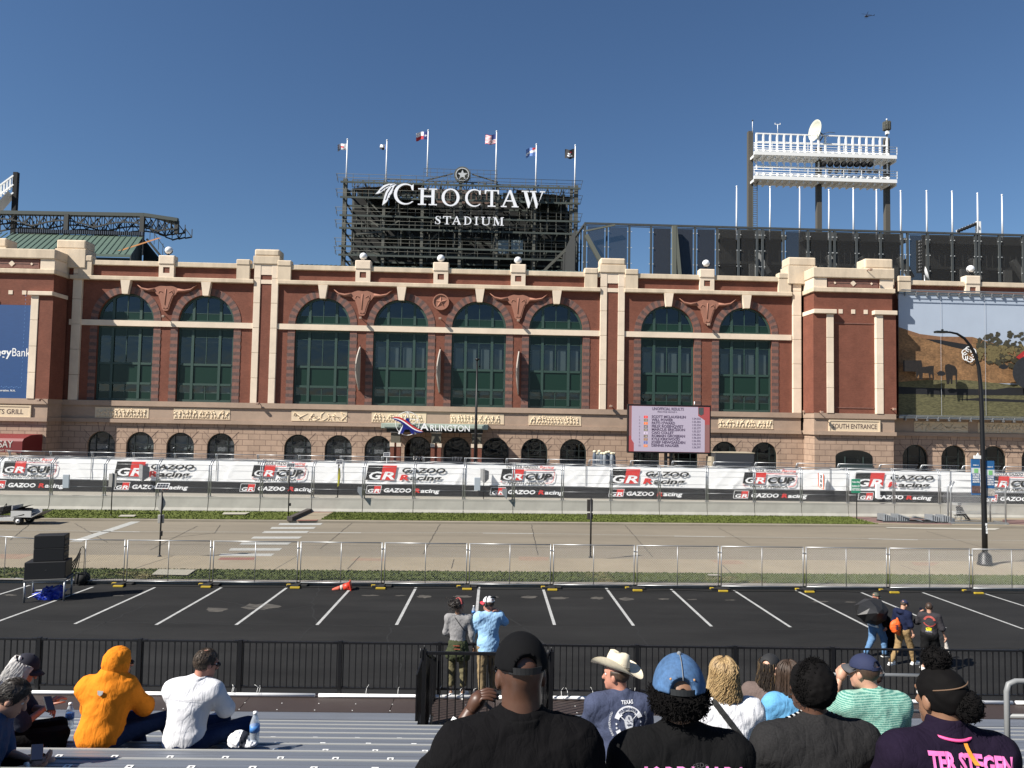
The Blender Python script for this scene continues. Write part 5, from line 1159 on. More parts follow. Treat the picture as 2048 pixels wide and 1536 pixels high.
for i in range(i0,i0+NB):
 P=BARL[0]+bd*(s0+i*BL);P.z=.1;o_=ordn[min(i-i0,21)]
 lb='pale concrete track barrier block, %s from the left'%o_;lf_='wire debris fence panel on steel post, %s from the left above the barriers'%o_
 if proto is None:
  t=thing('concrete_barrier',lb,'barrier',P,brz,'concrete barrier blocks along the track');BARM.build('barrier_block',CONC,t)
  hk=MB();hk.box(L-.02,L+.05,.0,.26,.3,.9);hk.build('joint_plate',STEELD,t)
  f=thing('debris_fence_panel',lf_,'fence',P,brz,'debris fence panels on the barriers');mb2 .build('fence_post',GALV,f);m_=chm.build('wire_mesh',GALV,f);m_.location=(.1,.05,1.12);cab.build('tension_cable',GALV,f);proto=(t,f)
 else:
  t=dup(proto[0],P,label=lb);f=dup(proto[1],P,label=lf_)
td=(TRK[1]-TRK[0]).normalized();trz=atan2(td.y,td.x);tn=Vector((-td.y,td.x,0))
def ontrk(px,py=960):
 d=ray(px,py);t_=(TRK[0]-CAM).dot(tn)/d.dot(tn);p=CAM+d*t_;return(p-TRK[0]).dot(td),p.z
BK=mat('banner_black',(.012,.012,.013),.6);WB_=mat('banner_white',(.80,.80,.79),.6,var=.03,vs=1.5);PB_=mat('print_black',(.012,.012,.012),.6);PR_=mat('print_red',(.6,.035,.03),.6);PW=mat('print_white',(.8,.8,.8),.6)
def gr_logo(t,x,z,w,h,full,y=-.03):
 mb=MB();sh=.18*h
 mb.poly([(x,z),(x+w*.5,z),(x+w*.5+sh,z+h),(x+sh,z+h)],y,y+.012);k=mb.build('emblem_black',PB_,t)
 mb=MB();mb.poly([(x+w*.5,z),(x+w-sh*.3,z),(x+w+sh*.7,z+h),(x+w*.5+sh,z+h)],y,y+.012);mb.build('emblem_red',PR_,t)
 if not full:
  mb=MB();q=.035
  for a,b in(((x-.03,z-.03),(x+w,z-.03)),((x+sh,z+h+.03),(x+w+sh*.7+.05,z+h+.03)),((x-.03,z-.03),(x+sh-.03,z+h+.03)),((x+w,z-.03),(x+w+sh*.7+.05,z+h+.03))):mb.bar((a[0],y+.004,a[1]),(b[0],y+.004,b[1]),q,.01,up=(0,1,0))
  mb.build('emblem_frame',PW,t)
 text('G','emblem_letter',t,(x+.05*w+sh*.1,y-.012,z+.06*h),h*.72,PW,.003,h*.02,.22,align='LEFT',width=w*.44,res=2);text('R','emblem_letter',t,(x+.51*w+sh*.1,y-.012,z+.06*h),h*.72,PW,.003,h*.02,.22,align='LEFT',width=w*.44,res=2)
def tile_x(px,s):return ontrk(px)[0]-s
seams=[-67,181,432,684,929.5,1171,1414,1660,1900,2145]
whl=['leftmost, with a sponsor cup logo','second from the left, behind grey sign backs','third from the left, behind the solar powered poles','fourth from the left','fifth from the left','sixth from the left, below the video screen','seventh from the left, below the South Entrance wing','eighth from the left, behind the green street sign','rightmost, behind the tall lamp post']
for i in range(9):
 s,e=ontrk(seams[i])[0],ontrk(seams[i+1])[0];Wd=e-s;P=TRK[0]+td*s;P.z=.06
 t=thing('white_track_banner','white racing banner on the far fence, '+whl[i],'banner',P,trz,'white racing banners on the far fence')
 ax=lambda px:ontrk(px)[0]-s
 zt0=3.0;zb0=1.1;r=random.Random(i+5);N,Mm=60,10;mb=MB();vs=[]
 fold=[(r.uniform(0,Wd),r.uniform(.3,1.4),r.choice((-1,1))*r.uniform(.5,1.5),r.uniform(.02,.06))for _ in range(14)]
 for a in range(N+1):
  for b in range(Mm+1):
   x=Wd*a/N;z=zb0+(zt0-zb0)*b/Mm;y=0
   for fx,fw,fs,fa in fold:y-=fa*math.exp(-((x-fx-(z-zb0)*fs)/(.12*fw+.05))**2)*(1-b/Mm*.6)
   vs.append((x,y+.05,z+(.04*sin(a*.35+i)*(b==Mm))))
 mb.add(vs,[(a*(Mm+1)+b,(a+1)*(Mm+1)+b,(a+1)*(Mm+1)+b+1,a*(Mm+1)+b+1)for a in range(N)for b in range(Mm)],0,True);mb.build('banner_sheet',WB_,t)
 mb=MB();mb.box(-.02,.02,-.03,.0,zb0,zt0+.35);mb.tube([(0,-.02,zt0+.08),(Wd,-.02,zt0+.08)],.02,5);mb.tube([(0,-.02,zb0-.03),(Wd,-.02,zb0-.03)],.025,5);mb.build('banner_edge',GALV,t)
 o0=seams[i]
 if i%2==0:
  q=lambda v:ax(o0+v)
  text('TOYOTA GAZOO','banner_lettering',t,(q(81),-.05,2.70),.30,PB_,.003,.006,.2,align='LEFT',width=q(145)-q(81),res=2);text('Racing','banner_lettering',t,(q(149),-.05,2.70),.30,PR_,.003,.004,.2,align='LEFT',width=q(178)-q(149),res=2)
  gr_logo(t,q(71),1.58,q(116)-q(71),1.02,True,-.05)
  text('CUP','banner_lettering',t,(q(119),-.05,1.66),.78,PB_,.003,.035,.2,align='LEFT',width=q(173)-q(119),res=2);text('NORTH AMERICA','banner_lettering',t,(q(85),-.05,1.25),.30,PB_,.003,.008,.2,align='LEFT',width=q(160)-q(85),res=2)
  mb=MB();mb.tube([(q(118),-.05,2.50),(q(177),-.05,2.50),(q(180),-.05,2.3),(q(177),-.05,1.6),(q(172),-.05,1.38),(q(162),-.05,1.34)],.02,4);mb.tube([(q(72),-.05,1.5),(q(74),-.05,1.36),(q(83),-.05,1.34)],.02,4);mb.build('banner_frame_line',PR_,t)
 else:
  q=lambda v:ax(o0+v)
  gr_logo(t,q(47),1.42,q(106)-q(47),1.32,True,-.05)
  text('GAZOO','banner_lettering',t,(q(118),-.05,2.12),.62,PB_,.003,.02,.2,align='LEFT',width=q(205)-q(118),res=2);text('R','banner_lettering',t,(q(114),-.05,1.45),.66,PR_,.003,.03,.2,align='LEFT',width=q(133)-q(114),res=2);text('acing','banner_lettering',t,(q(135),-.05,1.45),.66,PB_,.003,.02,.2,align='LEFT',width=q(199)-q(135),res=2)
bls=[-20,228,479,731,979,1216,1465,1714,1962];bll=['at the left edge behind the utility cart','behind the diamond sign pole','behind the crosswalk ramp','left of the tall thin light pole','right of the tall thin light pole','below the video screen','below the South Entrance wing','behind the green street sign','behind the tall lamp post at right']
for i,px in enumerate(bls):
 a=ontrk(px-24)[0];b=ontrk((bls[i+1]if i<8 else px+250)-24)[0];P=TRK[0]+td*a;P.z=.06;ax=lambda v:ontrk(px+v)[0]-a
 t=thing('black_track_banner','black racing banner on the track wall, '+bll[i],'banner',P+tn*.0,trz,'black racing banners on the track wall')
 mb=MB();mb.box(0,b-a-.02,-.02,.0,.06,1.0);mb.build('banner_sheet',BK,t)
 mb=MB();mb.box(0,b-a-.01,.005,.5,0,1.05);mb.build('track_wall',CONC,t)
 gr_logo(t,ax(2),.26,ax(30)-ax(2),.62,False,-.04)
 text('GAZOO','banner_lettering',t,(ax(36),-.03,.34),.5,PW,.003,.018,.2,align='LEFT',width=ax(91)-ax(36),res=2);text('R','banner_lettering',t,(ax(97),-.03,.34),.5,PR_,.003,.022,.2,align='LEFT',width=ax(109)-ax(97),res=2);text('acing','banner_lettering',t,(ax(110),-.03,.34),.5,PW,.003,.014,.2,align='LEFT',width=ax(149)-ax(110),res=2)
fp=None
for k,px in enumerate(range(15,2100,83)):
 s=ontrk(px)[0];P=TRK[0]+td*s+tn*.12;P.z=.06;s2=ontrk(px+83)[0]
 lab='far debris fence post with angled top, %s from the left behind the white banners'%(ordn[k]if k<22 else['twenty third','twenty fourth','twenty fifth','twenty sixth'][k-22])
 if fp is None:
  fp=thing('far_fence_post',lab,'fence post',P,trz,'far debris fence posts');mb=MB();mb.tube([(0,0,.9),(0,0,3.1),(.05,-.3,3.55)],.05,6);mb.tube([(.12,0,.9),(.12,0,3.1),(.17,-.3,3.55)],.04,6);mb.build('post',GALV,fp)
  mb=MB();mb.tube([(0,-.28,3.53),(s2-s,-.28,3.53)],.035,5);mb.tube([(0,0,3.13),(s2-s,0,3.13)],.02,5);mb.build('top_rail',GALV,fp)
  mb=chain(s2-s-.1,.42,.13,.01);m_=mb.build('wire_mesh',GALV,fp);m_.location=(.05,-.02,3.1);m_.rotation_euler[0]=.6
 else:dup(fp,P,label=lab)
PW_=3.66
A=gp(250,1166.5,.05);B=gp(1945,1180.5,.05);fd=(B-A).normalized();frz=atan2(fd.y,fd.x);fn=Vector((-fd.y,fd.x,0))
def onf(px):
 d=ray(px,1170);t_=(A-CAM).dot(fn)/d.dot(fn);return(CAM+d*t_-A).dot(fd)
js=[onf(p)for p in(90,251,423.5,598.5,767,937,1105,1272.5,1441,1611,1778,1944,2108)]
FH=1.80
mb=MB();L=PW_-.10
mb.tube([(.03,0,0),(.03,0,FH)],.022,6);mb.tube([(L,0,0),(L,0,FH+.0)],.022,6);mb.tube([(L/2,0,.08),(L/2,0,FH-.03)],.016,6);mb.tube([(.03,0,FH-.02),(L,0,FH-.02)],.020,6);mb.tube([(.03,0,.08),(L,0,.08)],.02,6);mb.box(L-.02,L+.1,-.03,.03,FH-.3,FH-.25)
ch_=chain(L-.06,FH-.12,.075,.0052)
fl=['with the black loudspeaker in front','first right of the loudspeaker','second right of the loudspeaker','left of the orange cone','with the fallen orange cone at its foot','above the standing couple at left','above the standing couple at right','left of the twin black sign pole','right of the twin black sign pole','second right of the twin black sign pole','above the man with the umbrella','in front of the tall lamp post','at the right edge']
pf=None
for i,s in enumerate(js[:-1]):
 P=A+fd*s;P.z=.06;lb='chain link temporary fence panel '+fl[i]
 if pf is None:
  pf=thing('temporary_fence_panel',lb,'fence',P,frz,'temporary chain link fence panels');mb.build('panel_frame',GALV,pf);m_=ch_.build('wire_mesh',GALV,pf);m_.location=(.06,0,.09)
  pf.scale.x=(js[1]-js[0])/PW_
 else:dup(pf,P,label=lb).scale.x=(js[i+1]-s)/PW_
P=A+fd*(js[0]-PW_);dup(pf,A+fd*js[0]-Vector((cos(frz-.25)*PW_,sin(frz-.25)*PW_,-.0))+Vector((0,0,.01)),frz-.25,'chain link temporary fence panel at the left edge, set at an angle')
YEL=mat('foot_yellow',(.42,.29,.02),.7);RUB=mat('rubber_black',(.008,.008,.008),.85)
pb=None
fl2=['beside the loudspeaker','first right of the loudspeaker','second right of the loudspeaker','left of the orange cone','right of the orange cone','behind the standing couple','right of the standing couple','below the twin black sign pole','second right of the twin black sign pole','left of the man with the umbrella','behind the man with the umbrella','below the tall lamp post']
for i,s in enumerate(js[1:-1]):
 P=A+fd*(s-.05)-fn*.05;P.z=.0;lb='black and yellow rubber fence weight '+fl2[i+1]
 if pb is None:
  pb=thing('rubber_fence_weight',lb,'fence weight',P,frz,'rubber weights of the temporary fence');mb=MB();mb.cbox(-.14,.14,-.42,.42,.004,.12,.03);mb.cbox(-.42,.42,-.16,.10,.004,.09,.03);mb.build('rubber_block',RUB,pb);mb=MB();mb.cbox(-.2,.2,-.50,-.40,.01,.08,.01);mb.cbox(-.45,-.28,-.10,.0,.03,.10,.01);mb.build('reflective_strip',YEL,pb)
 else:dup(pb,P,label=lb)
r=random.Random(4);pts=[]
for k in range(60):
 s=js[1]+(js[-1]-js[1])*k/59;P=A+fd*s-fn*(.32+r.uniform(-.08,.1));pts.append((P.x,P.y,.02))
mb=MB();mb.tube(pts,.018,6);t=mb.build('power_cable',RUB);tag(t,'long black power cable lying along the kerb under the fence','cable')
ORG=mat('cone_orange',(.62,.045,.02),.5);P=gp(702,1179.5,0);t=thing('traffic_cone','orange traffic cone lying on its side beside the kerb','traffic cone',P+Vector((0,0,.17)))
mb=MB();mb.lathe([(.15,.04),(.11,.28)],seg=16);o1=mb.build('cone_body',ORG,t);mb=MB();mb.lathe([(.110,.28),(.092,.38)],seg=16);o2=mb.build('cone_stripe',mat('cone_stripe_pale',(.45,.38,.33)),t);mb=MB();mb.lathe([(.092,.38),(.075,.47),(.05,.62),(.03,.68)],seg=16);o3=mb.build('cone_tip',mat('cone_faded',(.5,.1,.06)),t);mb=MB();mb.cbox(-.18,.18,-.18,.18,0,.04,.015);o4=mb.build('cone_base',ORG,t)
for o in(o1,o2,o3,o4):o.rotation_euler=(0,radians(-102),radians(4));o.scale=(1.15,)*3
P=gp(96,1198,0);rz=radians(14);t=thing('speaker_stand','galvanised scaffold stand under the black loudspeaker','stand',P,rz)
mb=MB();
for x in(-.66,.66):
 for y in(-.45,.45):mb.tube([(x,y,0),(x,y,.78)],.035,8)
for y in(-.45,.45):mb.tube([(-.66,y,.74),(.66,y,.74)],.025,6)
mb.tube([(-.66,-.45,.12),(.66,.45,.62)],.02,6);mb.tube([(-.66,.45,.25),(.66,.45,.25)],.02,6);mb.build('stand_frame',GALV,t)
mb=MB();mb.box(-.72,.72,-.5,.5,.78,.84);mb.build('stand_deck',mat('deck_grey',(.09,.09,.09)),t)
sp=thing('loudspeaker_stack','large black loudspeaker stack standing on the scaffold stand','loudspeaker',P+Vector((0,0,.842)),rz)
SPK=mat('speaker_black',(.006,.006,.007),.6)
mb=MB();mb.cbox(-.72,.66,-.42,.42,0,.64,.02);mb.build('subwoofer',SPK,sp)
mb=MB();mb.cbox(-.48,.56,-.3,.3,.642,1.12,.02);mb.cbox(-.48,.56,-.3,.3,1.125,1.62,.02);mb.build('speaker_cabinet',SPK,sp)
mb=MB();mb.box(-.45,.53,-.305,-.301,1.112,1.122);mb.box(-.03,.03,-.425,-.421,.32,.35)
for z in(.75,.95,1.2,1.4):
 mb.box(-.5,-.481,-.2,.2,z,z+.05);mb.box(.561,.58,-.2,.2,z,z+.05)
mb.build('cabinet_fitting',mat('fitting_grey',(.05,.05,.05)),sp)
mb=MB();r=random.Random(8);bm=bmesh.new();bmesh.ops.create_icosphere(bm,subdivisions=4,radius=1)
for v in bm.verts:
 n=v.co.normalized();k=1+.16*sin(7*n.x+3*n.z)+.13*sin(11*n.y+5*n.z+2)+.1*sin(17*n.x-9*n.y)+.05*sin(31*n.z+20*n.x);v.co=Vector((n.x*.52*k,n.y*.32*k,max(-.02,n.z*.30*k*(1+.7*n.x)+.12)))
mb.addbm(bm,0,False);Q=gp(90,1200,0);o=mb.build('tarpaulin',mat('tarp_blue',(.012,.03,.30),.35,var=.3,vs=6));o.location=Q+Vector((0,.25,0));tag(o,'crumpled blue tarpaulin under the loudspeaker stand','tarpaulin')
P=gp(164,1169.5,0);t=thing('cable_reel','black cable reel standing at the kerb beside the loudspeaker','cable reel',P)
mb=MB()
for y in(-.16,.16):mb.tube([(0,y,.26),(0,y+.02,.26)],.25,20)
mb.tube([(0,-.14,.26),(0,.16,.26)],.19,18);mb.build('reel_drum',RUB,t);mb=MB();mb.tube([(-.22,-.2,0),(-.15,-.2,.55),(.15,-.2,.55),(.22,-.2,0)],.015,6);mb.tube([(-.22,.22,0),(-.15,.22,.55),(.15,.22,.55),(.22,.22,0)],.015,6);mb.build('reel_stand',BLACK,t)
P=A+fd*onf(150)-fn*.06;P.z=0;t=thing('cable_hank','looped black cables hanging on the fence beside the loudspeaker','cable',P);mb=MB();r=random.Random(9)
for k in range(7):x=r.uniform(-.25,.05);mb.tube([(.2,0,1.45),(.1+x*.3,0,1.1),(x-.1,-.03*k,.6),(x-.25,-.03*k,.3+.05*k),(x-.1,-.02*k,.22),(x+.1,-.02,.6),(.2,0,1.3)],.014,5)
mb.tube([(.12,0,1.25),(.2,-.02,1.5),(.3,-.02,1.58),(.38,-.02,1.45),(.36,-.02,.2),(.3,-.3,.02)],.014,6);mb.build('cable_loop',RUB,t)
def pole(name,px,pyb,pyt,zg,lab,cat,r_=.035):
 P=gp(px,pyb,zg);h=at(px,pyt,P.y).z-zg;t=thing(name,lab,cat,P);mb=MB();mb.tube([(0,0,0),(0,0,h)],r_,8);mb.lathe([(r_*2.4,0),(r_*2.4,.03),(r_,.08)],seg=10);mb.build('pole',BLACK,t);return t,P,h
def q_(px,py,P):p=at(px,py,P.y);return p.x-P.x,p.z-P.z
SBACK=mat('sign_back_grey',(.30,.29,.27),.6);SBW=mat('sign_back_pale',(.38,.37,.33),.6)
PVC=mat('solar_cell',(.012,.014,.022),.25);PVF=mat('solar_frame',(.55,.55,.55),.4)
def solar(t,x0,x1,z0,z1,tilt=.5):
 w=x1-x0;h=(z1-z0);mb=MB();mb.box(-w/2,w/2,-.02,.02,-h/2,h/2);o=mb.build('solar_panel',PVF,t);o.location=((x0+x1)/2,0,(z0+z1)/2);o.rotation_euler[0]=-tilt
 mb=MB()
 for i in range(4):
  for j in range(2):mb.box(-w/2+.03+(w-.06)*i/4+.01,-w/2+.03+(w-.06)*(i+1)/4-.01,-.028,-.021,-h/2+.03+(h-.06)*j/2+.01,-h/2+.03+(h-.06)*(j+1)/2-.01)
 k=mb.build('solar_cells',PVC,o);mb=MB();mb.tube([(0,.02,-h/2),(0,.25,-h*.6)],.03);mb.build('panel_bracket',GALV,o)
t,P,h=pole('sign_pole',222,1031,946,.14,'black sign pole with grey sign back before the banners at left','sign pole')
x0,z1=q_(217.5,947,P);x1,z0=q_(232,974.5,P);mb=MB();mb.cbox(x0,x1,.03,.06,z0,z1,.012);mb.build('sign_plate',SBACK,t)
t,P,h=pole('solar_sign_pole',319,1113,984,.14,'black pole with solar panel on top and diamond sign back beside the crosswalk','sign pole',.04)
x0,z1=q_(313,965,P);x1,z0=q_(338,979,P);solar(t,x0,x1,z0,z1,.7)
cx,cz=q_(321.5,1007,P);d=.50;mb=MB();mb.poly([(cx-.24,cz),(cx,cz-d),(cx+.24,cz),(cx,cz+d)],.04,.06);mb.build('diamond_sign',SBW,t)
x0,z1=q_(314.5,1030,P);x1,z0=q_(325,1047,P);mb=MB();mb.cbox(x0,x1,.05,.2,z0,z1,.02);mb.build('control_box',SBACK,t);x0,z0=q_(320.5,1072,P);mb=MB();mb.cbox(x0,x0+.1,-.05,.05,z0,z0+.25,.02);mb.build('push_button',BLACK,t)
t,P,h=pole('solar_sign_pole',576.5,1034,934,.14,'black pole with a small dark solar panel above the cup banner left of the ramp','sign pole',.04)
x0,z1=q_(573.5,925.5,P);x1,z0=q_(590,935,P);solar(t,x0,x1,z0,z1,.4);x0,z0=q_(579,963,P);mb=MB();mb.sphere((x0-.1,0,z0+.15),.16,12,10,sc=(.45,.4,1.7));mb.build('sign_edge',SBW,t);x0,z0=q_(579,1009,P);mb=MB();mb.cbox(x0-.02,x0+.1,-.05,.05,z0-.1,z0+.1,.02);mb.build('push_button',BLACK,t)
t,P,h=pole('solar_sign_pole',674.5,1021,928,.14,'black pole with solar panel and yellow sign edge right of the ramp','sign pole',.04)
x0,z1=q_(672,919,P);x1,z0=q_(686,929,P);solar(t,x0,x1,z0,z1,.4);mb=MB();x0,z0=q_(677,973,P);x1,z1=q_(680,935,P);mb.poly([(x0-.03,z0),(x0+.05,z0+.1),(x1+.05,(z0+z1)/2),(x1,z1),(x1-.08,(z0+z1)/2)],-.3,.1);mb.build('yellow_sign',mat('sign_yellow',(.45,.42,.02),.5),t);x0,z0=q_(672,997,P);mb=MB();mb.cbox(x0-.05,x0+.08,-.05,.05,z0-.1,z0+.1,.02);mb.build('push_button',BLACK,t)
P=at(773.5,930,66.5);t=thing('solar_post','small solar panel on a short post behind the white banner','solar panel',(P.x,66.5,.05));h=at(773.5,915,66.5).z;mb=MB();mb.tube([(0,0,0),(0,0,h)],.05);mb.build('post',GALV,t);a=at(767,913,66.5);b=at(780,905,66.5);solar(t,a.x-P.x,b.x-P.x,a.z-.05,b.z-.05,.4)
P=at(948,940,69.0);h=at(954.5,720,69.0).z;t=thing('light_pole','tall thin black light pole with a disc lamp in front of the middle arches','light pole',(P.x+.1,69.0,.02));mb=MB();x1=at(954.5,720,69).x-P.x-.1;mb.tube([(0,0,0),(x1,0,h)],[.2,.07],10);mb.build('pole',BLACK,t)
mb=MB();mb.lathe([(.05,0),(.2,.03),(.22,.12),(.1,.2),(.05,.22)],c=(x1,0,h-.05),seg=16);mb.build('disc_lamp',BLACK,t)
t,P,h=pole('sign_pole',966.5,1021,937,.14,'thin black pole in front of the white banner right of the light pole','sign pole',.03)
mb=MB();mb.box(-.03,.03,.04,.30,h-.7,h);mb.build('sign_edge',SBACK,t)
t,P,h=pole('twin_sign_pole',1181,1115,997,.14,'black pole with two dark sign backs one above the other at the pavement edge','sign pole',.045)
for y0,y1 in((999,1023.5),(1026,1039)):
 x0,z1=q_(1174.5,y0,P);x1,z0=q_(1186,y1,P);mb=MB();mb.cbox(x0,x1,.05,.075,z0,z1,.012);mb.build('sign_plate',mat('dark_sign_back',(.035,.03,.026),.5),t)
t,P,h=pole('street_sign_pole',1713.5,1039,958,.14,'green street sign with white lettering on a black pole','street sign',.035)
x0,z1=q_(1702,958,P);x1,z0=q_(1720,986,P);mb=MB();mb.cbox(x0,x1,-.07,-.045,z0,z1,.01);o=mb.build('sign_plate',mat('sign_green',(.015,.22,.12),.5),t);w=x1-x0;hh=z1-z0
for k,s in enumerate(('Pollars Way','Stadium Dr','NEXT SIGNAL')):text(s,'sign_lettering',o,((x0+x1)/2,-.075,z1-hh*(.27+.28*k)),.2,WHITE,.002,.004,width=w*.86)
mb=MB();mb.box(x0+.05,x1-.05,-.075,-.07,z0+hh*.33,z0+hh*.36);mb.build('sign_rule',WHITE,o)
for px,pt,pb_,lab,digs in((1636.5,945,977,'white distance board reading 300 with orange edges on the white banner','300'),(966,936,965,'pale distance board with its grey side turned towards us near the middle',''),(288.5,927,962,'grey distance board in front of the second racing banner from the left','')):
 s,z=ontrk(px,pt);z1=z;z0=ontrk(px,pb_)[1];P=TRK[0]+td*s-tn*.35;t=thing('distance_board',lab,'sign',(P.x,P.y,z0),trz,'distance boards on the far fence');hb=z1-z0;sd=1
 mb=MB();mb.add([(-.22,-.1,.25),(.18,-.3,0),(.18,-.3,hb-.1),(-.22,-.1,hb),(.55,.25,hb*.8),(.55,.25,.25*hb)],[(0,1,2,3),(1,5,4,2),(0,3,4,5)]);
 mb.build('board_panel',PW if digs else mat('board_grey',(.22,.22,.22)),t)
 if digs:
  mb=MB();mb.quad((.185,-.3,0),(.55,.25,.25*hb),(.55,.25,hb*.8),(.185,-.3,hb-.1));mb.build('board_side',mat('board_side_grey',(.2,.2,.21)),t)
  mb=MB();mb.bar((-.22,-.12,.25),(-.22,-.12,hb),.05);mb.bar((.17,-.32,0),(.17,-.32,hb-.1),.06);mb.bar((-.2,-.12,.24),(.17,-.31,0),.05);mb.build('board_edge',mat('edge_orange',(.7,.12,.03)),t)
  for k,c in enumerate(digs):o=text(c,'board_digit',t,(-.03,-.235,hb*(.7-.27*k)),.38,PB_,.004,.01);o.rotation_euler=(pi/2,0,-.46)
for px,p0_,p1_,p2_,lab,w in((133,976,949,939,'light grey upright panel mounted on the debris fence at left',12),(954,981,955,939,'light grey upright panel mounted on the debris fence near the middle',12),(1753,996,966,960,'white upright panel mounted on the debris fence beside the green street sign',9)):
 s=onbar(px);P=BARL[0]+bd*s;d=Vector((-bd.y,bd.x,0));P=P-d*.1;z0=at(px,p0_,P.y).z;z1=at(px,p1_,P.y).z;t=thing('marshal_panel',lab,'panel',(P.x,P.y,z0),brz,'upright panels on the debris fence');w_=w*P.y/F
 mb=MB();mb.cbox(-w_/2,w_/2,-.12,.0,0,z1-z0,.02);mb.build('panel_box',mat('panel_pale_blue',(.36,.40,.44),.5)if w>10 else WHITE,t);mb=MB();mb.tube([(0,0,.2),(0,.2,.2)],.03);mb.tube([(0,0,.7),(0,.2,.7)],.03);mb.build('panel_bracket',GALV,t)
for px,s_,lab in((715,1,'grey steel bracket leaning on the barrier right of the ramp'),(1004,-1,'dark triangular bracket on the barrier near the middle')):
 P=BARL[0]+bd*onbar(px)-Vector((-bd.y,bd.x,0))*.12;o=MB().add([(0,0,.95),(.35,-.15,.95),(.35,-.2,.15),(.0,-.05,.6),(0,.06,.95),(.35,-.1,.95),(.35,-.15,.15),(0,0,.6)],[(0,1,2,3),(7,6,5,4),(0,4,5,1),(1,5,6,2),(2,6,7,3),(3,7,4,0)])
 mb=MB();mb.add([(0,0,.95),(.35,-.15,.95),(.35,-.2,.15),(.0,-.05,.6),(0,.06,.95),(.35,-.1,.95),(.35,-.15,.15),(0,0,.6)],[(0,1,2,3),(7,6,5,4),(0,4,5,1),(1,5,6,2),(2,6,7,3),(3,7,4,0)]);k=mb.build('steel_bracket',mat('bracket_grey',(.10,.11,.12),.5));k.location=P;tag(k,lab,'bracket')
P=gp(1970,1130,.14);YLm=P.y;t=thing('street_lamp','tall black curved street lamp post at right with two blue banners','street lamp',P)
ax=[q_(px,py,P)for px,py in((1970,1110),(1969,1050),(1966.5,950),(1963.5,820),(1961,770),(1957.5,735),(1951,712),(1941,692),(1929,677),(1914,667.5),(1900,664.5),(1891,664.5))]
mb=MB();mb.tube([(x,0,z)for x,z in ax],[.135,.13,.118,.105,.095,.087,.08,.07,.065,.057,.052,.048],14);mb.build('lamp_post',BLACK,t)
mb=MB();mb.lathe([(.37,0),(.37,.1),(.33,.14),(.30,.5),(.17,.62),(.15,.66)],seg=14);mb.build('lamp_base',BLACK,t)
a=q_(1893,664,P);b=q_(1870,664.5,P);mb=MB();mb.cbox(b[0],a[0],-.14,.14,a[1]-.06,a[1]+.05,.03);mb.box((a[0]+b[0])/2+.05,(a[0]+b[0])/2+.12,-.05,.05,a[1]+.05,a[1]+.14);mb.build('lamp_head',mat('lamp_head_black',(.012,.014,.013),.4),t)
mb=MB()
for px,py,s in((1968.5,1048,.1),(1969,1054,.06),(1969.5,1058,.09),(1969.8,1064,.09)):x,z=q_(px,py,P);mb.box(x-s/2,x+s/2,-.152,-.146,z-.06,z+.06)
mb.build('post_sticker',WHITE,t)
BB=mat('street_banner_blue',(.02,.11,.28),.6)
for a_,b_,y0,y1,lab,sl in((1942,1960.5,918.5,990,'blue street banner with a dark crowd photo, on the left of the lamp post',3),(1971,1989,921.5,996,'blue street banner with a pale photo, on the right of the lamp post',3)):
 x0,zt_=q_(a_,y0,P);x1,zb_=q_(b_,y1,P);t2=thing('street_banner',lab,'banner',(P.x+x0,P.y,P.z+zb_),0,'banners on the lamp post');w=x1-x0;h=zt_-zb_;R=lambda z0,z1,m,nm,y=-.022:MB().box(0,w,y-.004,y,z0*h,z1*h).build(nm,m,t2)
 MB().box(0,w,-.02,.02,0,h).build('banner_sheet',BB,t2);R(.60,.76,mat('banner_band_white',(.6,.62,.64)),'white_band');MB().box(w*.3,w*.75,-.034,-.027,.62*h,.74*h).build('green_square',mat('banner_green',(.2,.5,.18)),t2)
 o=R(.05,.26,mat('crowd_print' if a_<1950 else 'pale_crowd_print',(.12,.07,.06)if a_<1950 else(.4,.36,.32),.7,var=.9,vs=9,vdet=6),'photo_print');
 for k,s in enumerate(('FAN ZONE','CELEBRATE','RACE WEEK','ARLINGTON')):text(s,'banner_lettering',t2,(w*.5,-.03,h*(.54-.065*k)),.12,WHITE,.002,.004,width=w*.78)
 text('MARCH 13','banner_lettering',t2,(w*.5,-.03,h*.82),.08,WHITE,.002,.002,width=w*.6)
 mb=MB();mb.tube([(-.05 if a_>1950 else 0,0,h+.02),(w+(.05 if a_<1950 else 0),0,h+.02)],.02,6);mb.build('banner_arm',BLACK,t2)
 if a_<1950:
  mb=MB();x=w*.75;mb.poly([(x-.2,h+.03),(x+.22,h+.03),(x+.22,h+.2),(x+.1,h+.2),(x+.02,h+.33),(x-.06,h+.2),(x-.2,h+.2)],-.02,.02);mb.build('banner_finial',WHITE,t2)
P=gp(1902,1047,.17);YG_=P.y
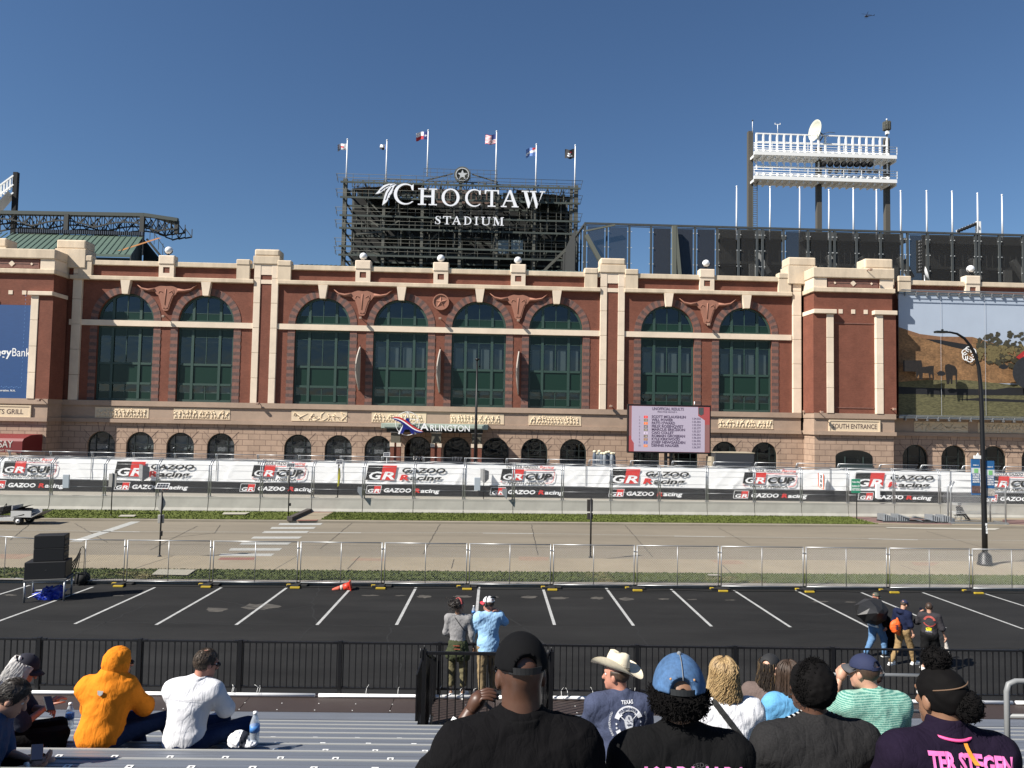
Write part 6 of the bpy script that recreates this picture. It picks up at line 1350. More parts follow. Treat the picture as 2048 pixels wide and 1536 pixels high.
def frame_cage(P0,w,hgt,dpt):
 t=thing('fence_cage','free standing wire fence cage with bent tops at right','fence',P0,-.02);mb=MB()
 for x in(0,.42,w-.45,w):mb.tube([(x,0 if x in(0,w)else dpt,.05),(x,0 if x in(0,w)else dpt,hgt*.84),(x+(.28 if x<w/2 else.12),0 if x in(0,w)else dpt,hgt)],.055,8)
 for z in(.1,.75,1.4,hgt*.84,hgt):mb.tube([(.28*(z==hgt),0,z),(w+.1*(z==hgt),0,z)],.018,5);mb.tube([(.42+.28*(z==hgt),dpt,z),(w-.45,dpt,z)],.018,5)
 mb.build('cage_frame',GALV,t)
 for y in(0,dpt):m_=chain(w-.1,hgt*.84-.7,.11,.007).build('wire_mesh',GALV,t);m_.location=(.05,y,.72)
 m_=chain(w-.1,.65,.11,.007).build('wire_mesh',GALV,t);m_.location=(.05,dpt,.08)
 mb=MB();mb.box(-.1,w+.1,-.12,.0,0,.14);mb.box(-.1,.12,-.2,dpt+.2,0,.1);mb.box(w-.1,w+.1,-.2,dpt+.2,0,.1);mb.build('cage_base',GALV,t)
frame_cage(P,at(2010,1046,YG_).x-P.x,3.05,1.0)
r=random.Random(2);kinds=['first corrugated','second corrugated','third tilted flat','fourth tilted flat','fifth corrugated','sixth corrugated']
for i,px in enumerate((1763,1790,1800,1828,1858,1880)):
 Q=gp(px,1043+i*.4,.17);t=thing('steel_plate_stack','stack of galvanised guard rail plates on the paving, %s from the left'%kinds[i],'steel plates',Q,r.uniform(-.05,.1),'galvanised plates by the cage');mb=MB()
 if i in(2,3):
  for k in range(4):mb.bar((0,.1*k,.45-.05*k),(1.5,.1*k-.2,.1+.02*k),.35,.03)
 else:
  for k in range(6):mb.add([(k*.17,-.25,.1),(k*.17+.08,-.3,.1),(k*.17+.08,-.3,.62-.05*k),(k*.17,-.25,.62-.05*k),(k*.17,.5,.1),(k*.17+.08,.5,.1),(k*.17+.08,.5,.55-.05*k),(k*.17,.5,.55-.05*k)],[(0,1,2,3),(1,5,6,2),(3,2,6,7),(0,3,7,4),(5,4,7,6)])
 mb.build('plate_pile',mat('zinc_plate',(.3,.32,.34),.45,metal=.6,var=.2,vs=6),t);mb=MB();mb.box(-.1,1.1,-.35,-.25,0,.1);mb.box(-.1,1.1,.35,.45,0,.1);mb.build('timber_bearer',mat('bearer_dark',(.05,.05,.05)),t)
P=gp(50,1047.5,0);t=thing('utility_cart','silver utility cart with an open cargo bed at the left edge of the road','cart',P);sc_=P.y/F;mp=lambda px:at(px,1040,P.y).x-P.x;mz=lambda py:at(50,py,P.y).z
CW=mat('cart_silver',(.50,.50,.49),.35,metal=.2);
x0,x1,xt=mp(33),mp(73),mp(95);z0,z1=mz(1032),mz(1019.5)
mb=MB();mb.box(x0,x1,-.6,-.54,z0,z1);mb.box(x0,x1,.54,.6,z0,z1);mb.box(x0,x1,-.54,.54,z0,z0+.05);mb.box(x0,x0+.05,-.54,.54,z0+.05,z1+.32);mb.build('cargo_bed',CW,t)
mb=MB();mb.add([(x1,-.6,z0+.02),(x1,.6,z0+.02),(xt,.6,z1+.0),(xt,-.6,z1),(x1,-.6,z0-.03),(x1,.6,z0-.03),(xt,.6,z1-.05),(xt,-.6,z1-.05)],[(0,1,2,3),(7,6,5,4),(0,4,5,1),(1,5,6,2),(2,6,7,3),(3,7,4,0)]);mb.build('tailgate',SBACK,t)
mb=MB();mb.box(x0-.02,x0+.68,-.56,.56,z1+.02,z1+.06);mb.add([(x0,-.56,z1),(x0+.7,-.56,z1+.28),(x0+.7,.56,z1+.28),(x0,.56,z1)],[(0,1,2,3)]);mb.build('bed_rack',BLACKM,t)
mb=MB();body=[(mp(-70),.28),(mp(-5),.26),(mp(38),.26),(mp(42),.55),(mp(60),.62),(mp(60),.7),(mp(33),z0-.02),(mp(16),z0-.02),(mp(16),.45),(mp(-5),.42),(mp(-55),.45),(mp(-70),.8),(mp(-78),.8)]
mb.poly(body,-.6,.6);mb.build('cart_body',CW,t)
mb=MB();mb.cbox(mp(-30),mp(14),-.5,.5,.62,.80,.05);mb.cbox(mp(8),mp(17),-.5,.5,.8,1.1,.04);mb.box(x0+.1,mp(80),-.45,.45,.35,z0-.02);mb.build('cart_seat',BLACKM,t)
mb=MB();c=Vector((mp(18)-.15,-.2,mz(1013)))
mb.tube([c+Vector((.12*cos(a)*.6,.19*sin(a)*.4+.0,.19*sin(a+1.57)))for a in[2*pi*i/20 for i in range(21)]],.022,6,cap=False);mb.tube([c,c+Vector((-.35,0,-.6))],.03,6);mb.tube([c+Vector((-.07,0,0)),c+Vector((.07,0,0))],.015,5);mb.build('steering_wheel',BLACK,t)
for y in(-.55,.55):
 for px in(49,-52):
  mb=MB();mb.tube([(0,-.11,0),(0,.11,0)],.25,20);w=mb.build('wheel',RUB,t);w.location=(mp(px),y,.25);mb=MB();mb.tube([(0,-.125,0),(0,.125,0)],.13,16);k=mb.build('rim',PVF,w);mb=MB();mb.tube([(0,-.13,0),(0,.13,0)],.045,10);k=mb.build('hub_cap',RUB,w)
YV=68.0;a=at(1255,905.5,YV);b=at(1422,811,YV);w=b.x-a.x;hh=b.z-a.z;t=thing('video_screen','large outdoor video screen showing a results table on a black frame','screen',(a.x+w/2,YV,.02));X=lambda u:-w/2+u*w;Z=lambda v:a.z-.02+hh*v
mb=MB();mb.cbox(-w/2,w/2,0,.5,Z(0),Z(1),.02);mb.build('screen_cabinet',BLACK,t)
mb=MB();mb.box(-.35,-.15,.1,.6,0,Z(0));mb.box(.15,.35,.1,.6,0,Z(0));mb.box(-.15,.15,.1,.3,Z(0)-.5,Z(0)-.3);mb.box(-1.6,1.6,-.5,1.4,0,.35);mb.build('screen_stand',BLACK,t)
def scr(nm,c,e):return mat(nm,c,.5,emit=e)
LAV=scr('screen_lavender',(.30,.26,.32),.32);SRD=scr('screen_red',(.26,.05,.05),.3);SDK=scr('screen_brown',(.16,.075,.07),.4);STX=scr('screen_text',(.07,.05,.085),.25)
mb=MB();mb.box(X(.015),X(.985),-.01,-.001,Z(.03),Z(.965));o=mb.build('screen_image',SRD,t)
mb=MB();mb.box(X(.0155),X(.04),-.014,-.0101,Z(.35),Z(.96));mb.box(X(.925),X(.984),-.014,-.0101,Z(.035),Z(.6));mb.build('screen_side',SDK,o)
mb=MB();mb.poly([(X(u),Z(v))for u,v in((.075,.035),(.925,.035),(.925,.69),(.845,.78),(.845,.962),(.045,.962),(.045,.28),(.075,.2))],-.02,-.0145);mb.build('screen_table',LAV,o)
mb=MB();mb.poly([(X(u),Z(v))for u,v in((.85,.82),(.88,.79),(.91,.82),(.91,.955),(.85,.955))],-.025,-.0201);mb.box(X(.862),X(.898),-.027,-.0251,Z(.9),Z(.92));mb.build('screen_badge',scr('screen_badge_grey',(.05,.06,.06),.2),o)
text('UNOFFICIAL RESULTS','screen_lettering',o,(X(.48),-.03,Z(.885)),.38,STX,.002,.008,width=w*.38);text('PRACTICE GROUP 2','screen_lettering',o,(X(.47),-.03,Z(.835)),.2,STX,.002,.002,width=w*.23)
nm=['SCOTT MCLAUGHLIN','WILL POWER',"PATO O'WARD",'FELIX ROSENQVIST','MARCUS ERICSSON','CAIO COLLET','ROMAIN GROSJEAN','KYLE KIRKWOOD','JOSEF NEWGARDEN','DENNIS HAUGER'];wd=[.41,.26,.28,.38,.40,.265,.40,.34,.41,.33]
tm=['1:34.032','1:35.303','1:35.354','1:35.377','1:35.527','1:36.263','1:36.254','1:36.305','1:36.310','1:36.397'];cc=[(.5,.03,.03),(.12,.10,.06),(.55,.12,.02),(.07,.06,.07),(.10,.09,.07),(.4,.33,.4),(.1,.07,.06),(.2,.1,.05),(.08,.1,.25),(.5,.14,.04)]
for i in range(10):
 v=.725-.0655*i;text(nm[i],'screen_lettering',o,(X(.285),-.03,Z(v)),.34,STX,.002,.012,align='LEFT',width=w*wd[i]);text(tm[i],'screen_lettering',o,(X(.875),-.03,Z(v-.022)),.27,STX,.002,.002,align='RIGHT',width=w*.1)
 text(str(i+1),'screen_lettering',o,(X(.14),-.03,Z(v)),.22,STX,.002,0);mb=MB();mb.box(X(.192),X(.238),-.026,-.0202,Z(v-.012),Z(v+.04));mb.build('screen_number_tile',scr('tile_%d'%i,cc[i],.5),o);text(('3','12','5','60','28','4','18','27','2','19')[i],'screen_lettering',o,(X(.215),-.03,Z(v-.004)),.22,scr('tile_digit',(.4,.36,.3),.4)if i!=5 else STX,.002,.002)
 if i:mb=MB();mb.box(X(.06),X(.9),-.0215,-.0202,Z(v+.044),Z(v+.046));mb.build('screen_rule',scr('screen_rule',(.3,.25,.32),.4),o)
P=at(1396,907,YV+.2)
t2=thing('antenna_rod','short white antenna on top of the video screen','antenna',(at(1389,806,YV+.2).x,YV+.2,t.location.z+Z(1)));mb=MB();mb.tube([(0,0,0),(0,0,.35)],.05);mb.build('rod',WHITE,t2)
a=at(1187,930,67.5);b=at(1231,901,67.5);
for k in range(9):
 x=a.x+.1+(b.x-a.x)*k/9;r=random.Random(k);hk_=b.z+r.uniform(-.25,.0);lab='folded grey and cream umbrella beside the video screen, %s from the left'%ordn[k]
 t=thing('folded_umbrella',lab,'umbrella',(x,67.5+r.uniform(-.2,.2),.02),0,'folded umbrellas beside the video screen');mb=MB();mb.tube([(0,0,.0),(r.uniform(-.05,.05),0,hk_-.2)],.03);mb.build('umbrella_pole',GALV,t)
 mb=MB();n=10
 for q in range(7):
  a0=2*pi*q/7;mb.tube([(.05*cos(a0),.05*sin(a0),hk_-.1),(.12*cos(a0),.12*sin(a0),hk_-.6),(.15*cos(a0)+r.uniform(-.03,.03),.15*sin(a0),hk_-1.6),(.12*cos(a0),.12*sin(a0),hk_-2.4)],[.05,.07,.06,.03],6)
 mb.build('umbrella_cloth',mat('umbrella_grey',(.2,.22,.24),.8)if k%3 else mat('umbrella_blue_grey',(.09,.11,.14),.8),t);mb=MB();mb.sphere((0,0,hk_-.12),.16,10,8,sc=(1.1,1,.8));mb.build('umbrella_top',mat('umbrella_cream',(.6,.55,.4),.8),t)
YX=66.8;a=at(1425,945,YX);b=at(1509,907,YX);t=thing('box_trailer','dark grey box trailer parked right of the video screen','trailer',(a.x,YX,.02));mb=MB();w=b.x-a.x;h=b.z-.02
mb.cbox(.25,w,0,2.3,.5,h,.05);mb.build('trailer_box',mat('trailer_grey',(.035,.037,.042),.45),t);mb=MB();mb.box(.2,w+.03,-.03,2.33,h-.0,h+.06);mb.box(.0,.24,.3,2,.6,h-.4);mb.build('trailer_roof',mat('trailer_roof_tan',(.35,.30,.22)),t)
text('SOLVENT','trailer_lettering',t,(w*.72,-.01,h*.62),.3,STX,.003,.004,width=1.1)
for x in(w*.4,w*.6):mb=MB();mb.tube([(0,-.1,0),(0,.15,0)],.35,16);o=mb.build('wheel',RUB,t);o.location=(x,.1,.35)
a=at(1262,925,67.0);t=thing('generator','dark flat equipment case on the ground under the video screen','generator',(a.x,67.0,.02));mb=MB();mb.cbox(0,2.4,0,1,.1,2.35,.05);mb.build('case',mat('case_dark',(.03,.03,.035)),t);mb=MB();mb.box(.1,.3,.1,.9,0,.1);mb.box(2.1,2.3,.1,.9,0,.1);mb.build('case_foot',BLACK,t)
BR=-radians(1.04);bx_=Vector((cos(BR),sin(BR),0));by_=Vector((-sin(BR),cos(BR),0))
def bw(x,y,z):return bx_*x+by_*y+Vector((0,0,z))
def bxy(px,py,y):
 d=ray(px,py);t_=y/d.dot(by_);p=CAM+d*t_;return p.dot(bx_),p.z
ALU=mat('bench_aluminium',(.20,.215,.245),.42,metal=.45,var=.12,vs=2.5,vdet=6,streak=(.15,6,6),var2=.1,vs2=.8)
LIP=mat('bench_lip',(.40,.40,.38),.4,metal=.3);BROWN=mat('deck_brown',(.040,.028,.025),.6,var=.12,vs=1.5);STK=mat('sticker_white',(.75,.75,.73),.6);STK2=mat('sticker_mark',(.05,.05,.06),.6)
def rowY(n):return 9.3-.62*n
def rowZ(n):return 3.27+.214*n
stk=MB();stk.box(-.026,.026,-.024,.024,0,.0015);stk.box(-.011,.011,-.011,.011,.0015,.002,1);stk_me=None
def bench(n,x0,x1,lab):
 t=thing('bench',lab,'bench',bw(0,rowY(n),rowZ(n)),BR,'aluminium grandstand benches');mb=MB();w=.125
 mb.box(x0,x1,-w,w-.022,-.045,0);mb.box(x0,x1,-w-.012,-w,-.06,.002)
 for k in(-.075,-.02,.035):mb.box(x0,x1,k-.004,k+.004,.0,.0035)
 mb.build('seat_plank',ALU,t)
 mb=MB();mb.box(x0,x1,w-.022,w,-.05,.006);mb.build('seat_lip',LIP,t)
 mb=MB();mb.box(x0,x1,.16,.5,-.46,-.42);mb.box(x0,x1,.5,.515,-.62,-.40);mb.build('foot_plank',ALU,t)
 mb=MB();x=x0+.3
 while x<x1:mb.box(x-.03,x+.03,-.1,.1,-.45,-.046);mb.box(x-.03,x+.03,-.1,.5,-.52,-.46);x+=1.83
 mb.build('bench_bracket',GALV,t)
 global stk_me
 k=0;x=x0+.2+(n*.17%.4)
 while x<x1 and k<95:
  if stk_me is None:o=stk.build('seat_number_sticker',[STK,STK2],t);stk_me=o.data
  else:o=obj('seat_number_sticker',stk_me,t)
  o.location=(x,-.02,.004);o.rotation_euler[2]=.0;x+=.457;k+=1
rown=['front row','second row','third row','fourth row','fifth row','sixth row','seventh row','eighth row','ninth row','tenth row','eleventh row','twelfth row','thirteenth row']
XS0,XS1=bxy(845,1440,10.2)[0],bxy(1103,1440,10.2)[0]
bench(-1,-9,XS0-.05,'grey aluminium bench in the front row left of the black stair guard');bench(-1,XS1+.05,10,'grey aluminium bench in the front row right of the black stair guard')
bench(0,-9,10,'grey aluminium bench in the second row, first to run behind the stair guard')
for n in range(1,12):
 bench(n,-7.5 if n<6 else-4.5,5.1,'long grey aluminium bench in the %s from the front, left of the handrail'%rown[n+1].replace(' row',' row'))
 if n<7:bench(n,5.55,9,'short grey aluminium bench in the %s from the front, right of the handrail'%rown[n+1])
mb=MB();
for n in range(1,12):mb.box(5.12,5.53,rowY(n)-.3,rowY(n)+.32,2,rowZ(n)-.42)
mb.box(5.12,5.53,9,10.4,2,2.6)
o=mb.build('aisle_steps',BROWN);o.rotation_euler[2]=BR;tag(o,'brown stepped aisle between the benches beside the handrail','steps')
mb=MB()
for n in range(0,12):mb.box(5.55,9,rowY(n)-.32,rowY(n)-.30,rowZ(n)-.30,rowZ(n)-.06)
o=mb.build('riser_board',BROWN);o.rotation_euler[2]=BR;tag(o,'brown riser boards below the benches right of the aisle','riser')
ZD=2.42;
dk=thing('plywood_walkway','brown plywood walkway along the front of the grandstand','walkway',bw(0,12.4,ZD),BR);mb=MB()
x=-9.0;k=0
while x<10:mb.box(x,x+2.43,11.93-12.4,.32,-.05,0);x+=2.44
mb.box(XS0+.02,XS1-.02,10.72-12.4,11.925-12.4,-.05,0);mb.build('deck_board',BROWN,dk)
r=random.Random(1);mb=MB();x=-9
while x<10:
 for y in(-.40,-.13,.25):mb.box(x-.008,x+.008,y-.008,y+.008,.0,.003)
 x+=.61
for x in(XS0+.15,XS0+.75,XS0+1.3):mb.box(x-.008,x+.008,-.9,-.884,0,.003);mb.box(x-.008,x+.008,-1.0,-.984,0,.003)
mb.build('deck_screw',STK,dk)
mb=MB()
for a,b in((-9,XS0-.02),(XS1+.02,10)):
 for k in range(5):mb.box(a,b,11.92-12.4-.29*(k+1),11.92-12.4-.29*k-.012,-.05,.0 if k else.003)
mb.build('aluminium_deck',ALU,dk)
mb=MB();r=random.Random(6);x=-9
while x<10:
 if not(XS0-.1<x<XS0+.2):mb.tube([(x+.03,.135,.035),(min(x+3.0,10)-.03,.135,.035)],.032,8)
 x+=3.0
mb.build('white_pipe',WHITE,dk)
YF=12.6;pxs=[680,480];PLn=bxy(680,1330,YF)[0]-bxy(480,1330,YF)[0];xr0=bxy(680,1330,YF)[0]
zt_=bxy(640,1283.5,YF)[1];zb_=bxy(640,1377,YF)[1]
pn=MB();npk=16
for i in range(npk):x=PLn*(i+.5)/npk;pn.box(x-.008,x+.008,-.008,.008,zb_-ZD+.02,zt_-ZD-.02)
pn.box(.03,PLn-.03,-.018,.018,zt_-ZD-.03,zt_-ZD);pn.box(.03,PLn-.03,-.015,.015,zb_-ZD,zb_-ZD+.025)
po=MB();po.box(-.03,.03,-.03,.03,-.03,zt_-ZD+.02);po.box(-.12,.12,-.024,.024,zt_-ZD-.02,zt_-ZD+.008);po.box(-.13,.13,-.02,.02,zb_-ZD+.0,zb_-ZD+.035)
pg=None
pl=['at the left edge','behind the man with white hair','behind the orange hood','behind the white shirt','right of the white shirt','left of the stair guard','behind the standing woman','behind the black backwards cap','behind the straw cowboy hat','behind the denim cap','behind the blond hair','behind the navy cap','below the man with the orange bag','at the right edge','beyond the right edge','beyond the right end']
for i in range(-4,10):
 P=bw(xr0+PLn*i,YF,ZD);lb='black metal picket guard panel '+pl[i+4]
 if pg is None:
  pg=thing('guard_fence_panel',lb,'fence',P,BR,'black picket guard panels along the walkway');pn.build('picket_panel',BLACK,pg);po.build('guard_post',BLACK,pg)
 else:dup(pg,P,label=lb)
 r=random.Random(i)
mb=MB();r=random.Random(12)
for i in range(26):
 x=r.uniform(-6,8);p=Vector((x,YF-.02,zb_+.01));mb.tube([p,p+Vector((.0,-.03,.02)),p+Vector((r.uniform(-.06,.06),-.03,r.uniform(.04,.1)))],.003,4);mb.tube([p+Vector((0,-.1,-.06)),p+Vector((0,-.02,.02))],.004,4)
o=mb.build('cable_ties',STK);o.rotation_euler[2]=BR;tag(o,'white cable ties holding the white pipe to the picket guard','cable ties',kind='stuff')
YI=10.7;x0,zt2=bxy(849,1303,YI);x1,_=bxy(1103,1306,YI);H2=zt2-ZD;H3=bxy(876,1311,YF)[1]-ZD
t=thing('stair_guard','black U shaped picket guard around the stair opening below the standing couple','fence',bw(x0,YI,ZD),BR);W2=x1-x0
mb=MB();n=int(W2/.112)
for i in range(1,n):x=W2*i/n;mb.box(x-.009,x+.009,-.009,.009,-.35,H2-.03)
mb.box(.03,W2-.03,-.02,.02,H2-.04,H2);mb.box(.03,W2-.03,-.015,.015,-.38,-.35);mb.build('front_panel',BLACK,t)
for xx,nm in((0,0),(W2,1)):
 mb=MB();D_=YF-YI-.1
 for i in range(1,17):y=D_*i/17;mb.box(xx-.009,xx+.009,y-.009,y+.009,-.28+.3*i/17,H2+(H3-H2)*i/17-.03)
 mb.bar((xx,.03,H2-.02),(xx,D_,H3-.02),.04);mb.bar((xx,.03,-.28),(xx,D_,.02),.03)
 mb.box(xx-.12,xx-.10,.05,D_*.45,-.4,H2-.35);mb.build('side_panel',BLACK,t)
 mb=MB();mb.box(xx-.03,xx+.03,-.03,.03,-.45,H2+.03);mb.box(xx-.03,xx+.03,D_-.03,D_+.03,-.03,H3);mb.tube([(xx-.05,-.04,H2-.08),(xx-.05,-.04,H2+.06)],.012,6);mb.tube([(xx+.0,0,H2+.03),(xx,0,H2+.09)],.012,6);mb.build('guard_post',BLACK,t)
HR=mat('handrail_grey',(.20,.205,.205),.5)
Yh=7.2;xh,z1=bxy(2013,1362,Yh);z0=bxy(2013,1512,Yh)[1];zm=bxy(2013,1432,Yh)[1]
t=thing('aisle_handrail','grey tubular aisle handrail at the right edge','handrail',bw(xh,Yh,z0-.25),BR);b0=z0-.25
mb=MB();mb.tube([(0,0,0),(0,0,z1-b0-.10),(.02,0,z1-b0-.03),(.09,0,z1-b0),(2.2,.0,z1-b0)],.026,10);mb.tube([(0,0,zm-b0),(2.2,0,zm-b0)],.022,8);mb.tube([(2.2,0,0),(2.2,0,z1-b0)],.026,10);mb.build('rail_tube',HR,t)
Yh=9.0;xa,za=bxy(1640,1348,Yh);xb,zb2=bxy(1862,1350,Yh);t=thing('landing_handrail','grey tubular handrail seen between the navy cap and the hair bun','handrail',bw(xa,Yh,za-1.3),BR)
mb=MB();mb.tube([(0,0,0),(0,0,1.3),(xb-xa,0,1.3),(xb-xa,0,0)],.026,8);mb.tube([(0,0,.93),(xb-xa,0,.85)],.022,8);mb.build('rail_tube',HR,t)
BOT=None
def bottle(px,py,y,lab,h=.215,sc_=1.0):
 p=at(px,py,y);t=thing('water_bottle',lab,'bottle',p,0,'plastic water bottles');t.scale=(sc_,)*3
 if 'bottle_plastic' not in MATS:
  m,tt,b=node_mat('bottle_plastic');tr=tt.nodes.new('ShaderNodeBsdfTransparent');tr.inputs[0].default_value=(.85,.9,.95,1);mx=tt.nodes.new('ShaderNodeMixShader');mx.inputs[0].default_value=.38;b.inputs['Roughness'].default_value=.08;b.inputs['Base Color'].default_value=(.6,.65,.7,1)
  tt.links.new(tr.outputs[0],mx.inputs[1]);tt.links.new(b.outputs[0],mx.inputs[2]);tt.links.new(mx.outputs[0],tt.nodes['Material Output'].inputs[0])
 mb=MB();mb.lathe([(.028,0),(.033,.01),(.031,.03),(.033,.045),(.031,.06),(.033,.08),(.033,.135),(.030,.15),(.018,.185),(.013,.195),(.013,.2)],seg=14);mb.build('bottle_body',MATS['bottle_plastic'],t)
 mb=MB();mb.lathe([(.0338,.085),(.0338,.13)],seg=14);mb.build('bottle_label',mat('label_blue',(.06,.2,.5),.5),t);mb=MB();mb.lathe([(.0145,.2),(.0145,.218)],seg=12);mb.build('bottle_cap',WHITE,t)
bottle(508.5,1488,6.75,'clear water bottle with blue label standing on the bench beside the white cap',sc_=1.32)
bottle(138.5,1458,7.3,'clear water bottle with blue label behind the knee of the white haired man',sc_=1.15)
class Sdf:
 def __init__(s):s.p=[]
 def cap(s,a,b,ra,rb=None,k=.03,sy=1.0):s.p.append(('c',np.array(a,float),np.array(b,float),ra,rb if rb is not None else ra,k,sy));return s
 def ell(s,c,r,k=.03,R=None):s.p.append(('e',np.array(c,float),np.array(r,float),None if R is None else np.array(R),None,k,1));return s
 def ev(s,X):
  d=None
  for t,a,b,c,e,k,sy in s.p:
   if t=='c':
    ab=b-a;P=X-a;L=float(ab@ab)+1e-9;u=np.clip((P@ab)/L,0,1);q=P-u[...,None]*ab;di=np.sqrt((q*q).sum(-1))-(c+(e-c)*u)
   else:
    P=X-a
    if c is not None:P=P@c
    k0=np.sqrt(((P/b)**2).sum(-1));k1=np.sqrt(((P/(b*b))**2).sum(-1))+1e-9;di=k0*(k0-1)/k1
   if d is None:d=di
   else:
    h=np.clip(.5+.5*(d-di)/k,0,1);d=d*(1-h)+di*h-k*h*(1-h)
  return d
 def box(s,m):
  lo=np.full(3,1e9);hi=-lo
  for t,a,b,c,e,k,sy in s.p:
   if t=='c':r=max(c,e);lo=np.minimum(lo,np.minimum(a,b)-r);hi=np.maximum(hi,np.maximum(a,b)+r)
   else:r=b if c is None else np.full(3,b.max());lo=np.minimum(lo,a-r);hi=np.maximum(hi,a+r)
  return lo-m,hi+m
def nets(f,lo,hi,h):
 n=np.maximum(np.ceil((hi-lo)/h).astype(int)+1,3);ax=[lo[i]+h*np.arange(n[i])for i in range(3)]
 X=np.stack(np.meshgrid(*ax,indexing='ij'),-1);D=f(X).astype(np.float32);Sg=D<0
 C=[D[i:n[0]-1+i,j:n[1]-1+j,k:n[2]-1+k]for i in(0,1)for j in(0,1)for k in(0,1)];cs=[(i,j,k)for i in(0,1)for j in(0,1)for k in(0,1)]
 B=[c<0 for c in C];sm=sum(b.astype(np.int8)for b in B);act=(sm>0)&(sm<8);idx=np.argwhere(act);vid=np.full(act.shape,-1,np.int32);vid[act]=np.arange(len(idx))
 acc=np.zeros((len(idx),3));cnt=np.zeros(len(idx));V=[c[act]for c in C]
 for a in range(8):
  for b in range(a+1,8):
   if sum(abs(cs[a][q]-cs[b][q])for q in range(3))!=1:continue
   m=(V[a]<0)!=(V[b]<0);t=np.where(m,V[a]/np.where(m,V[a]-V[b],1),0)
   p=np.array(cs[a])+t[:,None]*(np.array(cs[b])-np.array(cs[a]));acc[m]+=p[m];cnt[m]+=1
 P=lo+h*(idx+acc/np.maximum(cnt,1)[:,None]);F=[]
 for axn in range(3):
  o1,o2=[(1,2),(2,0),(0,1)][axn];sl=[slice(None)]*3;sl2=[slice(None)]*3;sl[axn]=slice(0,-1);sl2[axn]=slice(1,None)
  a=Sg[tuple(sl)];b=Sg[tuple(sl2)];ch=np.argwhere(a!=b)
  ok=(ch[:,o1]>0)&(ch[:,o2]>0)&(ch[:,o1]<n[o1]-1)&(ch[:,o2]<n[o2]-1);ch=ch[ok]
  if not len(ch):continue
  e1=np.zeros(3,int);e1[o1]=1;e2=np.zeros(3,int);e2[o2]=1
  q=[ch-e1-e2,ch-e2,ch,ch-e1];q=np.stack([vid[x[:,0],x[:,1],x[:,2]]for x in q],1);fl=a[ch[:,0],ch[:,1],ch[:,2]]
  q[~fl]=q[~fl][:,::-1];F.append(q)
 F=np.concatenate(F)if F else np.zeros((0,4),int);return P,F[(F>=0).all(1)]
def wr(X,s,amp,ph):
 x,y,z=X[...,0]*s,X[...,1]*s,X[...,2]*s
 w=np.sin(3.1*x+2.2*z+ph+1.3*np.sin(2.3*z+1.7*y+ph))+.7*np.sin(5.3*z-4.1*x+2*ph+1.5*np.sin(3.7*x+ph))+.5*np.sin(9.7*x+6.1*z+7.9*y+ph*3+np.sin(5*z))+.35*np.sin(17*z-13*x+5*y+ph)
 return amp*(.9-np.sqrt(np.abs(w)+.02))*-.9
def smesh(name,f,lo,hi,h,m,parent,extra=None,smooth=True,col=None):
 P,Fq=nets(f,lo,hi,h);me=bpy.data.meshes.new(name);v=P.tolist();fs=Fq.tolist();ns=len(fs)
 if extra:o=len(v);v+=extra.v;fs+=[[o+i for i in q]for q in extra.f]
 me.from_pydata(v,[],fs)
 for q in(m if isinstance(m,list)else[m]):me.materials.append(q)
 if col is not None:
  ctr=P[Fq].mean(1);mi=np.zeros(len(fs),np.int32);mi[:ns]=col(ctr);me.polygons.foreach_set('material_index',mi)
 me.polygons.foreach_set('use_smooth',[smooth]*len(fs));me.update();return obj(name,me,parent),P,Fq
def rotm(yaw=0,pitch=0,roll=0):return np.array((Matrix.Rotation(yaw,3,'Z')@Matrix.Rotation(pitch,3,'X')@Matrix.Rotation(roll,3,'Y')))
SKL=mat('skin_light',(.46,.25,.17),.55,var=.06,vs=30);SKR=mat('skin_ruddy',(.42,.19,.13),.55,var=.06,vs=30);SKB=mat('skin_brown',(.15,.072,.042),.5,var=.08,vs=25);SKD=mat('skin_dark',(.075,.034,.02),.45,var=.08,vs=25);SKM=mat('skin_medium',(.22,.115,.068),.5,var=.08,vs=25)
EYE=mat('eye_white',(.6,.58,.55),.3);LIPM=mat('lip',(.25,.09,.07),.5)
